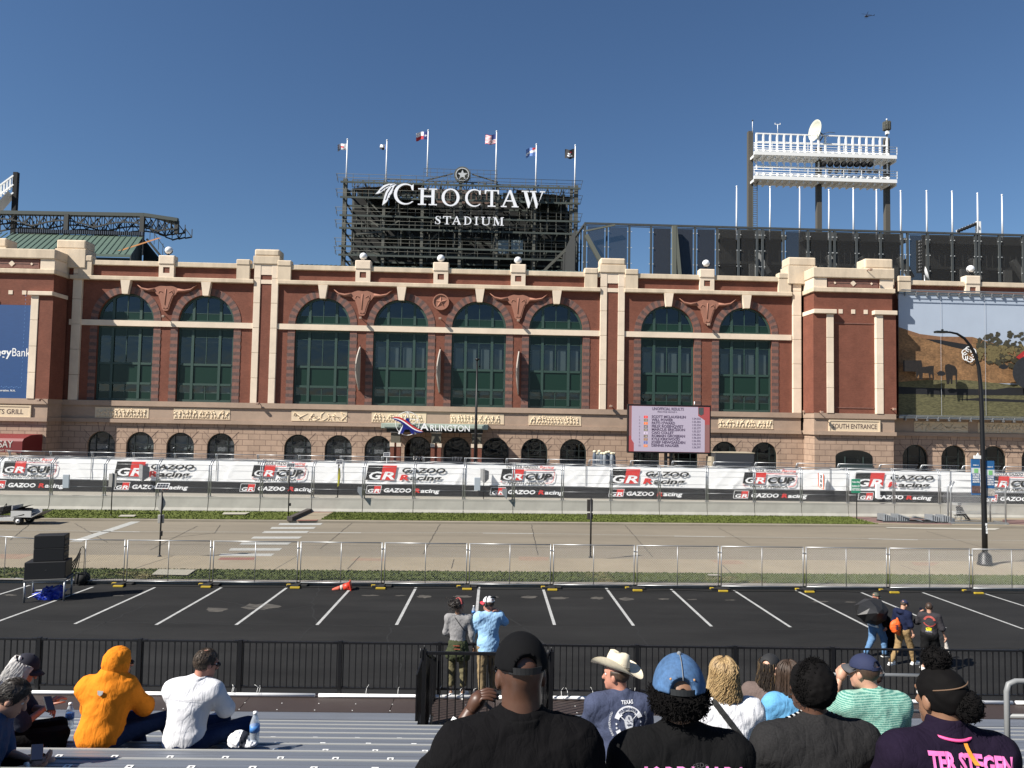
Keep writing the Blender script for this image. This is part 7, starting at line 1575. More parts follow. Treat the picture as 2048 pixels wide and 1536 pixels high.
def fabric(name,c,var=.12,vs=60,var2=.08,fold=.28):
 if name in MATS:return MATS[name]
 m=mat(name,c,.92,var=var,vs=vs,var2=var2,vs2=3,bump=.12,bs=220,spec=.08);t=m.node_tree;b=t.nodes['Principled BSDF'];last=b.inputs['Normal'].links[0].from_node
 tc=t.nodes.new('ShaderNodeTexCoord');mp=t.nodes.new('ShaderNodeMapping');mp.inputs['Scale'].default_value=(1.5,1.0,.75);mp.inputs['Rotation'].default_value=(0,.5,0);t.links.new(tc.outputs['Object'],mp.inputs[0]);src=None
 for sc_,ds,wt in((5.5,1.6,1.0),(13,1.2,.45)):
  n=t.nodes.new('ShaderNodeTexNoise');n.inputs['Scale'].default_value=sc_;n.inputs['Detail'].default_value=1.5;n.inputs['Distortion'].default_value=ds;t.links.new(mp.outputs[0],n.inputs['Vector'])
  a=t.nodes.new('ShaderNodeMath');a.operation='SUBTRACT';a.inputs[1].default_value=.5;t.links.new(n.outputs[0],a.inputs[0]);q=t.nodes.new('ShaderNodeMath');q.operation='ABSOLUTE';t.links.new(a.outputs[0],q.inputs[0])
  p=t.nodes.new('ShaderNodeMath');p.operation='POWER';p.inputs[1].default_value=.6;t.links.new(q.outputs[0],p.inputs[0]);w=t.nodes.new('ShaderNodeMath');w.operation='MULTIPLY';w.inputs[1].default_value=wt;t.links.new(p.outputs[0],w.inputs[0])
  if src is None:src=w.outputs[0]
  else:s_=t.nodes.new('ShaderNodeMath');t.links.new(src,s_.inputs[0]);t.links.new(w.outputs[0],s_.inputs[1]);src=s_.outputs[0]
 bp=t.nodes.new('ShaderNodeBump');bp.inputs['Strength'].default_value=fold;bp.inputs['Distance'].default_value=.035;t.links.new(src,bp.inputs['Height']);t.links.new(bp.outputs[0],last.inputs['Normal']);return m
def hand_geo(mb,w,d,nrm,side,curl=.6,s=1.0):
 w=Vector(w);d=Vector(d).normalized();nrm=Vector(nrm);nrm=(nrm-d*nrm.dot(d)).normalized();r=d.cross(nrm)*side
 mb.tube([w,w+d*.03*s,w+d*.06*s,w+d*.09*s],[.024*s,.032*s,.036*s,.026*s],10)
 for k,(off,L,ra)in enumerate(((-.030,.068,.0085),(-.010,.078,.009),(.010,.074,.0088),(.028,.058,.0078))):
  p=w+d*.085*s+r*off*s;pts=[p-d*.02*s,p];q=d.copy();a=curl*(.8+.12*k)
  for seg in(.42,.33,.25):
   q=(q*cos(a)+nrm*sin(a)).normalized();n2=(nrm*cos(a)-d*sin(a));p=p+q*L*seg*s;pts.append(p);nrm_=nrm;a=curl*.9*(1+.2*seg)
  mb.tube(pts,[ra*s,ra*1.05*s,ra*s,ra*.92*s,ra*.75*s],7)
 p=w+d*.03*s-r*.026*s;mb.tube([p,p+(d*.6-r*.7+nrm*.3)*.035*s,p+(d*.95-r*.55+nrm*.6)*.06*s,p+(d*1.1-r*.25+nrm*.8)*.078*s],[.012*s,.011*s,.0095*s,.007*s],7)
SEAT=dict(pel=(0,0,.11),che=(0,.07,.40),nk=(0,.09,.575),hd=(0,.125,.745),shL=(-.185,.08,.505),shR=(.185,.08,.505),elL=(-.24,.17,.28),elR=(.24,.17,.28),wrL=(-.13,.40,.23),wrR=(.13,.40,.23),hpL=(-.095,.02,.09),hpR=(.095,.02,.09),knL=(-.14,.45,.11),knR=(.14,.45,.11),anL=(-.14,.46,-.33),anR=(.14,.46,-.33),toL=(-.15,.62,-.385),toR=(.15,.62,-.385))
STAND=dict(pel=(0,0,.95),che=(0,.0,1.24),nk=(0,.0,1.46),hd=(0,.02,1.625),shL=(-.185,0,1.40),shR=(.185,0,1.40),elL=(-.25,-.02,1.12),elR=(.25,-.02,1.12),wrL=(-.25,.06,.87),wrR=(.25,.06,.87),hpL=(-.09,0,.9),hpR=(.09,0,.9),knL=(-.105,.01,.49),knR=(.105,.01,.49),anL=(-.11,-.02,.085),anR=(.11,-.02,.085),toL=(-.125,.13,.035),toR=(.125,.13,.035))
class Person:
 def __init__(s,lab,head,yaw=0,base=SEAT,J={},b=1.0,hs=1.0,turn=0,nod=0,tilt=0,skin=SKL,vox=.011,group=None,foot=None,sc=1.0,ab=None,nkr=.056):
  s.J={k:np.array(v,float)for k,v in base.items()}
  for k,v in J.items():s.J[k]=np.array(v,float)
  s.b=b;s.hs=hs;s.R=rotm(turn,-nod,tilt);s.v=vox/sc;s.skin=skin;s.ab=ab or b;s.nkr=nkr
  s.t=thing('person',lab,'person',(0,0,0),yaw,group);s.t.scale=(sc,)*3
  if foot is not None:s.t.location=foot
  else:
   h=Vector(s.J['hd'])*sc;h.rotate(Matrix.Rotation(yaw,3,'Z'));s.t.location=at(*head)-h
  s.c=s.J['hd']
 def H(s,p):return s.c+s.R@(np.array(p,float)*s.hs)
 def torso(s,o,g=0):
  J,b=s.J,s.b;m=(J['pel']+J['che'])/2
  o.ell(J['pel'],(.165*b+g,.125*b+g,.13+g),.05).ell(m+np.array((0,.0,0)),(.150*b+g,.118*b+g,.17+g),.08).ell(J['che'],(.165*b+g,.115*b+g,.17+g),.08)
  o.cap(J['shL'],J['shR'],.062*b+g,None,.07)
  o.cap(J['shL']+np.array((0,0,.012)),J['nk']-np.array((0,0,.028)),.045*b+g,.048*b+g,.06).cap(J['shR']+np.array((0,0,.012)),J['nk']-np.array((0,0,.028)),.045*b+g,.048*b+g,.06)
  for q in 'LR':o.cap(J['sh'+q]*.75+J['che']*.25,J['che']*.6+m*.4+(J['sh'+q]-J['che'])*.35,.07*b+g,.06*b+g,.08)
 def arm(s,o,q,g=0,upto=2.0,k=.035):
  J,b=s.J,s.ab;a,e,w=J['sh'+q],J['el'+q],J['wr'+q]
  if upto<=1:o.cap(a,a+(e-a)*upto,.056*b+g,(.056-.010*upto)*b+g*1.3,k)
  else:
   o.cap(a,e,.056*b+g,.043*b+g,k);f=upto-1;o.cap(e,e+(w-e)*f,.043*b+g,(.043-.015*f)*b+g,k)
 def leg(s,o,q,g=0,upto=2.0):
  J,b=s.J,s.b;a,kn,an=J['hp'+q],J['kn'+q],J['an'+q]
  if upto<=1:o.cap(a,a+(kn-a)*upto,.088*b+g,(.088-.026*upto)*b+g*1.4,.05)
  else:o.cap(a,kn,.088*b+g,.062*b+g,.05);f=upto-1;o.cap(kn,kn+(an-kn)*f,.060*b+g,(.060-.022*f)*b+g,.03)
 def body(s,legs=True,hands=True,curl=.7,hdir={},hn={},hsz=1.0):
  o=Sdf();s.torso(o,-.022);H=s.H
  for q in 'LR':
   s.arm(o,q,-.008)
   if legs:s.leg(o,q,-.026);o.cap(s.J['an'+q],s.J['to'+q],.036,.03,.03)
  o.cap(s.J['nk']+np.array((0,0,-.03)),H((0,-.02,-.055)),s.nkr*1.08,s.nkr,.04)
  o.ell(H((0,-.012,.03)),np.array((.076,.096,.094))*s.hs,.03,s.R);o.ell(H((0,.032,-.045)),np.array((.06,.064,.074))*s.hs,.03,s.R)
  o.ell(H((0,.075,-.098)),np.array((.03,.028,.024))*s.hs,.025,s.R);o.cap(H((0,.092,.015)),H((0,.118,-.03)),.010*s.hs,.016*s.hs,.012);o.ell(H((0,.085,.035)),np.array((.05,.018,.014))*s.hs,.02,s.R);o.ell(H((0,.095,-.066)),np.array((.026,.014,.016))*s.hs,.012,s.R)
  for e in(-1,1):o.ell(H((e*.079,-.004,-.008)),np.array((.012,.022,.034))*s.hs,.008,s.R)
  mb=MB()
  if hands:
   for q,e in(('L',-1),('R',1)):
    d=hdir.get(q);w=s.J['wr'+q]
    if d is None:d=w-s.J['el'+q]
    hand_geo(mb,w,d,hn.get(q,(-e*.8,.1,-.4)),e,curl,hsz)
  lo,hi=o.box(.03);s.bo,s.P,s.F=smesh('body',o.ev,lo,hi,s.v,s.skin,s.t,mb)
  for e in(-1,1):m=MB();p=H((e*.031,.080,.012));m.sphere(tuple(p),.011*s.hs,10,8);m.sphere(tuple(H((e*.031,.0885,.012))),.0055*s.hs,8,6,1);m.build('eye',[EYE,BLACKM],s.t)
  m=MB();m.sphere((0,0,0),.02*s.hs,10,8,sc=(1.1,.45,.33));k=m.build('mouth',LIPM,s.t);k.location=Vector(H((0,.100,-.066)));k.rotation_euler=Matrix(s.R).to_euler();return s
 def shirt(s,m,sleeve=.75,g=.010,amp=.006,fs=4.5,ph=0,hem=None,name='shirt',hood=False,extra=None,col=None,skirt=0):
  o=Sdf();s.torso(o,g)
  for q in 'LR':s.arm(o,q,g+.006,sleeve,.045)
  if extra:extra(o)
  if skirt:o.cap(s.J['pel'],s.J['pel']-np.array((0,0,skirt)),.165*s.b+g,.17*s.b+g,.05)
  hz=s.J['pel'][2]-.16 if hem is None else hem;lo,hi=o.box(.05);lo[2]=max(lo[2],hz-.04)
  def f(X):
   d=o.ev(X)+wr(X,fs,amp,ph);d=np.maximum(d,hz-X[...,2])
   return d
  s.so,s.SP,s.SF=smesh(name,f,lo,hi,s.v,m,s.t,col=col);return s.so
 def pants(s,m,upto=1.95,g=.012,amp=.005,ph=1,name='trousers',top=None):
  o=Sdf();J=s.J;o.ell(J['pel']-np.array((0,0,.02)),(.17*s.b+g,.128*s.b+g,.13+g),.05)
  for q in 'LR':s.leg(o,q,g,upto)
  lo,hi=o.box(.05);tz=J['pel'][2]+.06 if top is None else top
  return smesh(name,lambda X:np.maximum(o.ev(X)+wr(X,6,amp,ph),X[...,2]-tz),lo,hi,s.v,m,s.t)[0]
 def shoes(s,m,sole=None,g=.012):
  for q in 'LR':
   a,t=s.J['an'+q],s.J['to'+q];o=Sdf();bk=a+(a-t)*.32;bk[2]=t[2]+.005;o.cap(bk,t,.045,.04,.03).cap(a*.8+t*.2+np.array((0,0,-.01)),t,.045,.035,.03);z0=min(bk[2],t[2])-.032
   lo,hi=o.box(.03);smesh('shoe',lambda X:np.maximum(o.ev(X),z0-X[...,2]),lo,hi,min(s.v,.011),m,s.t)
   if sole:k=MB();d=Vector(t-bk);d.z=0;k.bar(Vector((bk[0],bk[1],z0+.008))-d*.22,Vector((t[0],t[1],z0+.008))+d*.18,.085,.024);k.build('shoe_sole',sole,s.t)
 def hairshell(s,m,cut,r=(.085,.106,.102),c=(0,-.014,.034),amp=.006,fs=60,name='hair',extra=None):
  o=Sdf();o.ell(s.H(c),np.array(r)*s.hs,.03,s.R)
  if extra:extra(o)
  lo,hi=o.box(.03)
  def f(X):
   L=((X-s.c)@s.R)/s.hs;return np.maximum(o.ev(X)+amp*(np.sin(fs*L[...,0]+2*np.sin(fs*.6*L[...,2]))*np.sin(fs*1.1*L[...,2]+np.sin(fs*.7*L[...,1])*2)),cut(L)*s.hs)
  s.ho=smesh(name,f,lo,hi,min(s.v,.0095),m,s.t)[0];return s.ho
 def cap(s,m,back=False,strap=None,brim=True,r=(.090,.112,.098),tiltc=0,bm=None,open_=True):
  Rc=s.R@rotm(pi if back else 0,-tiltc,0);c=s.H((0,-.012,.040));o=Sdf();o.ell(c,np.array(r)*s.hs,.02,Rc);o.ell(c+Rc@np.array((0,0,.098*s.hs)),(.012*s.hs,.012*s.hs,.008*s.hs),.005);lo,hi=o.box(.02)
  def f(X):
   L=((X-c)@Rc)/s.hs;d=np.maximum(o.ev(X),(.0-L[...,2])*s.hs)
   if open_:
    e=np.sqrt((L[...,0]/.048)**2+((L[...,1]+.112)/.05)**2+((L[...,2]-.012)/.05)**2);d=np.maximum(d,(1-e)*.04)
   return d
  smesh('cap',f,lo,hi,min(s.v,.008),m,s.t)
  W=lambda p:Vector(c+Rc@(np.array(p)*s.hs))
  if brim:
   mb=MB();n=12;vs=[]
   for i in range(n+1):
    a=-1.25+2.5*i/n;x=sin(a)*.088;y0=cos(a)*.100
    for dz in(.0,-.006):
     dr=-.030*(x/.085)**2
     vs+=[W((x,y0-.01,.012+dz+dr*.5)),W((x*1.0,y0*.45+.125*cos(a*.85)+.01,.002+dz+dr-.01))]
   fs=[]
   for i in range(n):a=i*4;fs+=[(a,a+1,a+5,a+4),(a+2,a+6,a+7,a+3),(a+1,a+3,a+7,a+5),(a,a+4,a+6,a+2)]
   mb.add(vs,fs,0,True);mb.build('cap_brim',bm or m,s.t)
  if open_:
   mb=MB();pts=[W((sin(a)*.0885,-cos(a)*.1105,.009))for a in[-.75+1.5*i/10 for i in range(11)]]
   for i in range(10):mb.bar(pts[i],pts[i+1],.004,.022*s.hs)
   mb.build('cap_strap',strap or m,s.t)
 def curls(s,m,n,fn,rad=.004,ln=.03,name='curls',seed=1):
  r=np.random.default_rng(seed);mb=MB()
  for i in range(n):
   p,nr=fn(r);p=np.array(p);pts=[p-np.array(nr)*.01];d=np.array(nr,float);a=r.normal(size=3)
   for k in range(5):
    d=d+.9*np.cross(d,a)/(np.linalg.norm(a)+1e-6)+.15*r.normal(size=3);d/=np.linalg.norm(d);p=p+d*ln/4;pts.append(p.copy())
   mb.tube([tuple(s.H(q))for q in pts],rad*s.hs,4,cap=False)
  return mb.build(name,m,s.t)
 def comb(s,m,n,keep,r=(.086,.107,.104),c=(0,-.014,.034),ln=.035,rad=.0016,seed=1,name='hair_strands',out=.004):
  rn=random.Random(seed);mb=MB();k=0;r=np.array(r);c=np.array(c)
  while k<n:
   d=np.array([rn.gauss(0,1)for _ in range(3)]);d/=np.linalg.norm(d);q=c+d*r
   if keep(q)>0:continue
   k+=1;dn=np.array((0,-.25,-1.0))if d[2]<.75 else np.array((rn.gauss(0,.6),-1,0));dn=dn+np.array([rn.gauss(0,.35)for _ in range(3)]);pts=[]
   for j in range(4):
    pts.append(tuple(s.H(c+d*(r+out*(j>0)))));d=d+(dn-d*float(dn@d))*(ln/.1/3);d/=np.linalg.norm(d)
   mb.tube(pts,[rad*s.hs,rad*s.hs,rad*.8*s.hs,rad*.3*s.hs],3,cap=False)
  return mb.build(name,m,s.t)
 def glasses(s,m,wrap=True):
  mb=MB();P=[tuple(s.H((x,y,.012)))for x,y in((-.081,-.01),(-.078,.06),(-.06,.098),(0,.108),(.06,.098),(.078,.06),(.081,-.01))]
  mb.tube(P,.004*s.hs,5)
  for e in(-1,1):mb.sphere(tuple(s.H((e*.036,.100,.008))),.026*s.hs,10,8,sc=(1.1,.5,.85))
  mb.build('sunglasses',m,s.t)
 def print_(s,st,x,z,size,m,width=None,name='shirt_print',bold=.0,arc=None,rot=0,off=.006,sp=1.0):
  from mathutils.bvhtree import BVHTree
  if not hasattr(s,'bv')or s.bvk is not s.SP:s.bv=BVHTree.FromPolygons(s.SP.tolist(),s.SF.tolist());s.bvk=s.SP
  if isinstance(st,MB):me=None;V=[Vector(v)for v in st.v];Fs=st.f
  else:
   me=text_me(st,size,0,bold,0,sp,'CENTER',2,None,width);V=[v.co.copy()for v in me.vertices];Fs=[tuple(p.vertices)for p in me.polygons]
  out=[]
  for v in V:
   u,w=v.x,v.y
   if arc:a=(arc[1]-u/arc[0]);rr=arc[0]+(w if arc[2]>0 else-w);a=arc[1]-arc[2]*u/arc[0];u,w=rr*cos(a),rr*sin(a)
   elif rot:u,w=u*cos(rot)-w*sin(rot),u*sin(rot)+w*cos(rot)
   h=s.bv.ray_cast(Vector((x+u,-2,z+w)),Vector((0,1,0)))[0];out.append((x+u,(h.y if h else.0)-off,z+w))
  m2=bpy.data.meshes.new(name);m2 .from_pydata(out,[],Fs);m2 .materials.append(m);m2 .update()
  bm=bmesh.new();bm.from_mesh(m2);bmesh.ops.recalc_face_normals(bm,faces=bm.faces);bm.to_mesh(m2);bm.free()
  return obj(name,m2,s.t)
V_=lambda*a:np.array(a,float)
HB=mat('hair_black',(.0035,.003,.003),.85,spec=.12);HBR=mat('hair_brown',(.045,.026,.016),.55,var=.35,vs=90,streak=(1,1,.15));HBL=mat('hair_blond',(.33,.225,.105),.5,var=.35,vs=60);HBLD=mat('hair_dark_blond',(.16,.095,.04),.5,var=.3,vs=60);HW_=mat('hair_white',(.52,.50,.48),.6,var=.2,vs=60);HDB=mat('hair_dark_brown',(.02,.014,.010),.5,var=.3,vs=60)
SGL=mat('sunglass_black',(.005,.005,.006),.15);JEAN=fabric('denim_navy',(.012,.022,.06));JEANL=fabric('denim_light',(.10,.19,.33),.2,40);KHAKI=fabric('khaki_cloth',(.19,.135,.075));BLKC=fabric('black_cotton',(.0048,.0045,.005));SHW=mat('shoe_white',(.7,.69,.66),.5);SHG=mat('shoe_black',(.012,.012,.012),.6)
backcut=lambda L:np.maximum(L[...,1]-.045-.25*(L[...,2]-.05),-.075-L[...,2])
nocap=lambda L:np.maximum(np.maximum(L[...,1]-.03,-.085-L[...,2]),L[...,2]-.055)
p=Person('large person in a black t-shirt and black cap seen from behind, front centre',(1041,1352,2.85),yaw=.05,b=1.42,hs=1.12,skin=SKD,vox=.009,ab=1.3,nkr=.074,nod=.05,turn=.12,J=dict(hd=(0,.12,.745),nk=(0,.085,.605),shL=(-.225,.07,.485),shR=(.205,.07,.485),che=(0,.05,.37),elL=(-.345,.26,.28),wrL=(-.185,.36,.515),elR=(.315,.14,.20),wrR=(.16,.42,.2)))
p.body(hdir={'L':(.55,-.08,.85)},hn={'L':(.7,.1,-.5)},curl=.9);p.shirt(BLKC,.92,.014,.007,4,1.2);p.pants(JEAN);p.shoes(SHG)
o=Sdf();o.cap(p.J['nk']+V_(0,-.005,-.04),p.J['nk']+V_(0,.0,.025),.108,.093,.02);lo,hi=o.box(.02);nz=p.J['nk'][2]+.03
smesh('shirt_collar',lambda X:np.maximum(o.ev(X),X[...,2]-nz-.12*(X[...,1]-.09)),lo,hi,.008,fabric('black_rib',(.0052,.005,.0054)),p.t)
p.cap(mat('cap_black',(.005,.005,.0056),.9,spec=.1,var=.1,vs=40),strap=mat('strap_black',(.012,.012,.013),.5),r=(.093,.115,.112));p.glasses(SGL)
mb=MB();w=p.J['wrL'];d=p.J['elL']-w;d=d/np.linalg.norm(d);mb.tube([tuple(w+d*.05),tuple(w+d*.085)],.052,12);mb.build('wristband',WHITE,p.t)
p=Person('person in a black jersey with pink lettering and a denim cap over curly hair',(1357,1396,3.0),yaw=-.02,b=1.06,hs=1.06,skin=SKM,vox=.009,turn=-.1,J=dict(nk=(.005,.09,.638),hd=(.0,.115,.745),shL=(-.20,.07,.53),shR=(.205,.07,.53),elL=(-.265,.16,.29),elR=(.28,.16,.29)))
JB=fabric('jersey_black',(.006,.006,.0064),.1,30);p.body();p.shirt(JB,.98,.014,.006,3.5,.4);p.pants(BLKC);p.shoes(SHW)
o=Sdf();o.cap(p.J['nk']+V_(0,0,-.04),p.J['nk']+V_(0,.0,.02),.092,.076,.02);lo,hi=o.box(.02);nz=p.J['nk'][2]+.022
smesh('shirt_collar',lambda X:np.maximum(o.ev(X),X[...,2]-nz),lo,hi,.008,JB,p.t)
DEN=mat('cap_denim',(.045,.105,.215),.85,var=.25,vs=14,var2=.25,vs2=60);p.cap(DEN,strap=mat('strap_denim_dark',(.012,.014,.016),.7),r=(.101,.118,.132),tiltc=.12)
W=lambda q:tuple(p.H(q));mb=MB()
for a in(-.55,.55):mb.sphere(W((.098*sin(a)*.85,-.012-.113*cos(a)*.9,.105)),.0055,8,6)
mb.build('cap_eyelet',mat('eyelet_tan',(.4,.22,.1),.6),p.t);mb=MB();mb.tube([W((0,-.012-.120*sin(a),.04+.1345*cos(a)))for a in[.05+1.0*i/10 for i in range(11)]],.002,4);mb.sphere(W((0,-.01,.173)),.010,8,6);mb.build('cap_seam',mat('seam_grey',(.16,.17,.18)),p.t)
p.hairshell(HB,lambda L:np.maximum(np.maximum(L[...,1]-.03,-.042-L[...,2]),L[...,2]-.075),(.098,.106,.085),(0,-.020,.01),.005,120)
def fn(r):
 a=r.uniform(-2.0,2.0);z=r.uniform(-.04,.035);k=.97-.2*max(0,-z/.04)**2;q=(.104*sin(a)*k,-.018-.112*cos(a)*k,z);return q,(sin(a),-cos(a),-.25)
p.curls(HB,2300,fn,.0015,.024,seed=3)
PK=mat('print_pink',(.72,.22,.50),.6);PKW=mat('print_pale_pink',(.75,.55,.68),.6)
x=.03;p.print_('JORDI ALBA',x,p.J['nk'][2]-.178,.112,PK,.42,bold=.0045);p.print_('JORDI ALBA',x,p.J['nk'][2]-.178,.112,PKW,.42,bold=-.003,off=.0085)
GRY=mat('print_faint_grey',(.05,.048,.05),.7);zc=p.J['nk'][2]-.115
p.print_('FREEDOM',x+.02,zc-.03,.022,GRY,None,arc=(.045,pi/2,1));p.print_('TO',x+.02,zc-.022,.02,GRY);p.print_('DREAM',x+.02,zc-.048,.022,GRY)
p=Person('person in a charcoal grey t-shirt with short black afro hair',(1621,1379,3.55),yaw=.06,b=1.2,hs=.96,skin=SKD,vox=.010,turn=.35,ab=1.12,J=dict(nk=(.01,.09,.60),hd=(-.0,.115,.735),shL=(-.22,.07,.49),shR=(.235,.07,.49),elL=(-.29,.18,.26),elR=(.31,.16,.26)))
CHAR=fabric('charcoal_knit',(.020,.0195,.020),.25,110);p.body();p.shirt(CHAR,.95,.014,.006,4,2.2);p.pants(BLKC);p.shoes(SHG)
p.hairshell(HB,lambda L:np.maximum(np.maximum(L[...,1]-.055-.3*L[...,2],-.085-L[...,2]),.02-np.sqrt((np.abs(L[...,0])-.085)**2+(L[...,1]-.005)**2+(L[...,2]+.01)**2)-.0),(.106,.118,.120),(0,-.018,.034),.005,110)
def fn(r):
 q=r.normal(size=3);q/=np.linalg.norm(q);q[1]=-abs(q[1])*.9+.15;q[2]=q[2]if q[2]>-.7 else-q[2]
 return(q[0]*.109,-.018+q[1]*.121,.034+q[2]*.123),q
p.curls(HB,2400,fn,.0014,.016,seed=5)
mb=MB();J=p.J
for e,q in((-1,'L'),(1,'R')):
 for i in range(26):
  u=i/25;c=J['nk']*(1-u)+J['sh'+q]*u;c=c+V_(e*.07*u*u,.02,.062-.0*u-.06*max(0,u-.75)*2);mb.box(c[0]-.006,c[0]+.006,c[1]-.006,c[1]+.006,c[2]-.006+.003*(i%2),c[2]+.004+.003*(i%2),i%2)
mb.build('sleeve_trim',[SHW,BLKC],p.t)
p=Person('person in a dark purple jersey with pink name lettering and hair in a high bun',(1881,1398,3.05),yaw=-.05,b=1.0,hs=1.0,skin=SKM,vox=.009,turn=.28,nod=.12,J=dict(nk=(.005,.09,.650),hd=(.0,.12,.745),shL=(-.195,.07,.535),shR=(.20,.07,.535),elL=(-.255,.16,.30),elR=(.265,.16,.30)))
PUR=fabric('jersey_purple',(.011,.007,.017),.1,30);p.body();p.shirt(PUR,.98,.013,.006,3.5,2.9);p.pants(BLKC);p.shoes(SHW)
o=Sdf();o.cap(p.J['nk']+V_(0,.0,-.04),p.J['nk']+V_(0,.01,.035),.088,.07,.02);lo,hi=o.box(.02);nz=p.J['nk'][2]+.038
smesh('shirt_collar',lambda X:np.maximum(o.ev(X),X[...,2]-nz),lo,hi,.007,PUR,p.t)
PNK=mat('trim_pink',(.75,.08,.26),.6);ORT=mat('trim_orange',(.8,.28,.03),.6);c=p.J['nk'];mb=MB()
mb.tube([(c[0]+.091*sin(a),c[1]-.091*cos(a),c[2]-.012-.014*cos(a))for a in[-1.5+3.0*i/20 for i in range(21)]],.0065,6);mb.build('collar_trim',PNK,p.t)
st_=MB();n=10
for i in range(n):u0,u1=i/n,(i+1)/n;st_.add([(.012+.030*u0**1.5,-.075*u0,0),(.028+.036*u0**1.5,-.075*u0,0),(.028+.036*u1**1.5,-.075*u1,0),(.012+.030*u1**1.5,-.075*u1,0)],[(0,1,2,3)])
p.print_(st_,c[0]+.0,c[2]-.032,1,ORT,name='orange_stripe',off=.012)
p.print_('TER STEGEN',.035,c[2]-.132,.088,mat('print_hot_pink',(.72,.16,.42),.6),.335,bold=.004,rot=-.04)
mb=MB();mb.poly([(-.02,-.03),(.08,-.035),(.07,.0),(-.02,.004)],0,.001);m2=MB();m2 .add([(-.03,-.06,0),(.06,-.064,0),(.055,0,0),(-.03,.004,0)],[(0,1,2,3)]);p.print_(m2,.045,c[2]-.16,1,MATS['print_hot_pink'],name='shirt_number',off=.008)
p.hairshell(HB,lambda L:np.maximum(np.maximum(L[...,1]-.05-.4*(L[...,2]-.03),-.070-L[...,2]+.35*np.abs(L[...,0])),.024-np.sqrt((np.abs(L[...,0])-.085)**2+(L[...,1]-.005)**2+(L[...,2]+.01)**2)),(.088,.108,.102),(0,-.014,.034),.003,80)
o=Sdf();o.ell(p.H((.030,-.105,-.012)),(.058,.045,.058),.02);o.ell(p.H((.045,-.10,.01)),(.04,.04,.045),.02);lo,hi=o.box(.03);smesh('hair_knot',lambda X:o.ev(X)+.004*np.sin(X[...,0]*160)*np.sin(X[...,2]*150+X[...,1]*90),lo,hi,.007,HB,p.t)
o2=Sdf();o2 .ell(p.H((.0,.0,.165)),(.052,.052,.045),.02);o2 .ell(p.H((.0,.0,.135)),(.045,.045,.03),.02);lo,hi=o2 .box(.03);smesh('hair_bun',lambda X:o2 .ev(X)+.004*np.sin(X[...,0]*170)*np.sin(X[...,2]*140+X[...,1]*120),lo,hi,.007,HB,p.t)
def fn(r):
 q=r.normal(size=3);q/=np.linalg.norm(q)
 return((q[0]*.053,q[1]*.053,.163+q[2]*.046),q)if r.random()<.5 else((.034+q[0]*.056,-.105-abs(q[1])*.04,-.008+q[2]*.056),q)
p.curls(HB,900,fn,.0015,.018,seed=7)
mb=MB();mb.tube([tuple(p.H(((-.089+.17*u)*.98,-.014-.107*sin(pi*(.12+.7*u)),.052+.045*u)))for u in[i/12 for i in range(11)]],.0028,4);mb.build('hair_parting',mat('parting_brown',(.12,.07,.04)),p.t)
p=Person('person in a grey blue firefighter t-shirt and a straw cowboy hat',(1233,1351,6.1),yaw=.08,b=1.08,hs=1.0,skin=SKR,vox=.012,turn=.95,nod=.05,J=dict(nk=(.03,.09,.615),hd=(-.01,.12,.745),shL=(-.195,.07,.53),shR=(.205,.07,.51),elL=(-.235,.2,.29),wrL=(-.21,.42,.15),elR=(.255,.17,.29)))
FBL=fabric('heather_blue',(.052,.062,.105),.22,90);p.body();p.shirt(FBL,.95,.013,.008,4,.9);p.pants(KHAKI);p.shoes(SHG);p.hairshell(HBR,nocap)
STR=mat('straw_cream',(.62,.55,.41),.8,var=.12,vs=40);STP=mat('straw_weave_hole',(.16,.13,.09),.9)
Hc=p.H((0,-.005,.062));tl=Matrix.Rotation(radians(14),4,'Y')@Matrix.Rotation(radians(-8),4,'X')@Matrix.Rotation(.75,4,'Z');mb=MB();n,m=40,6;vs=[]
for i in range(n):
 a=2*pi*i/n;
 for j in range(m+1):
  u=j/m;rx=.088+.095*u;ry=.108+.125*u;lift=.058*abs(sin(a))**0+.0;z=.075*u*u*(cos(a)**2)-.02*u*(sin(a)**2);vs.append((rx*cos(a),ry*sin(a),z))
fs=[(i*(m+1)+j,i*(m+1)+j+1,((i+1)%n)*(m+1)+j+1,((i+1)%n)*(m+1)+j)for i in range(n)for j in range(m)]
mb.add([tl@Vector(v)for v in vs],fs,0,True);mb.add([tl@(Vector(v)-Vector((0,0,.004)))for v in vs],[f[::-1]for f in fs],0,True);o=mb.build('hat_brim',STR,p.t);o.location=Vector(Hc)
mb=MB();pr=[(.090,.0,0),(.088,.04,0),(.083,.085,0),(.072,.118,.004),(.045,.126,.018),(.01,.118,.028)];vs=[]
for r_,z,dp in pr:
 for i in range(n):a=2*pi*i/n;vs.append(tl@Vector((r_*cos(a)*(1-.12*(z/.12)),r_*1.2*sin(a),z-dp*abs(cos(a))*.5+.012*(z>.1)*abs(sin(a)))))
mb.add(vs,[(j*n+i,j*n+(i+1)%n,(j+1)*n+(i+1)%n,(j+1)*n+i)for j in range(5)for i in range(n)]+[tuple(5*n+i for i in range(n))],0,True);o=mb.build('hat_crown',STR,p.t);o.location=Vector(Hc)
mb=MB()
for j in range(4):
 for i in range(30):a=2*pi*(i+.5*(j%2))/30;z=.025+.017*j;k=.0895-.004*j;c=tl@Vector((k*cos(a)*(1-.12*z/.12),k*1.2*sin(a),z));d=tl.to_3x3()@Vector((-sin(a),1.2*cos(a),0)).normalized();mb.bar(c-d*.005,c+d*.005,.004,.007)
o=mb.build('hat_weave',STP,p.t);o.location=Vector(Hc);mb=MB();mb.tube([tl@Vector((.0915*cos(2*pi*i/30),.111*sin(2*pi*i/30),.008))for i in range(31)],.004,5,cap=False);o=mb.build('hat_band',HDB,p.t);o.location=Vector(Hc)
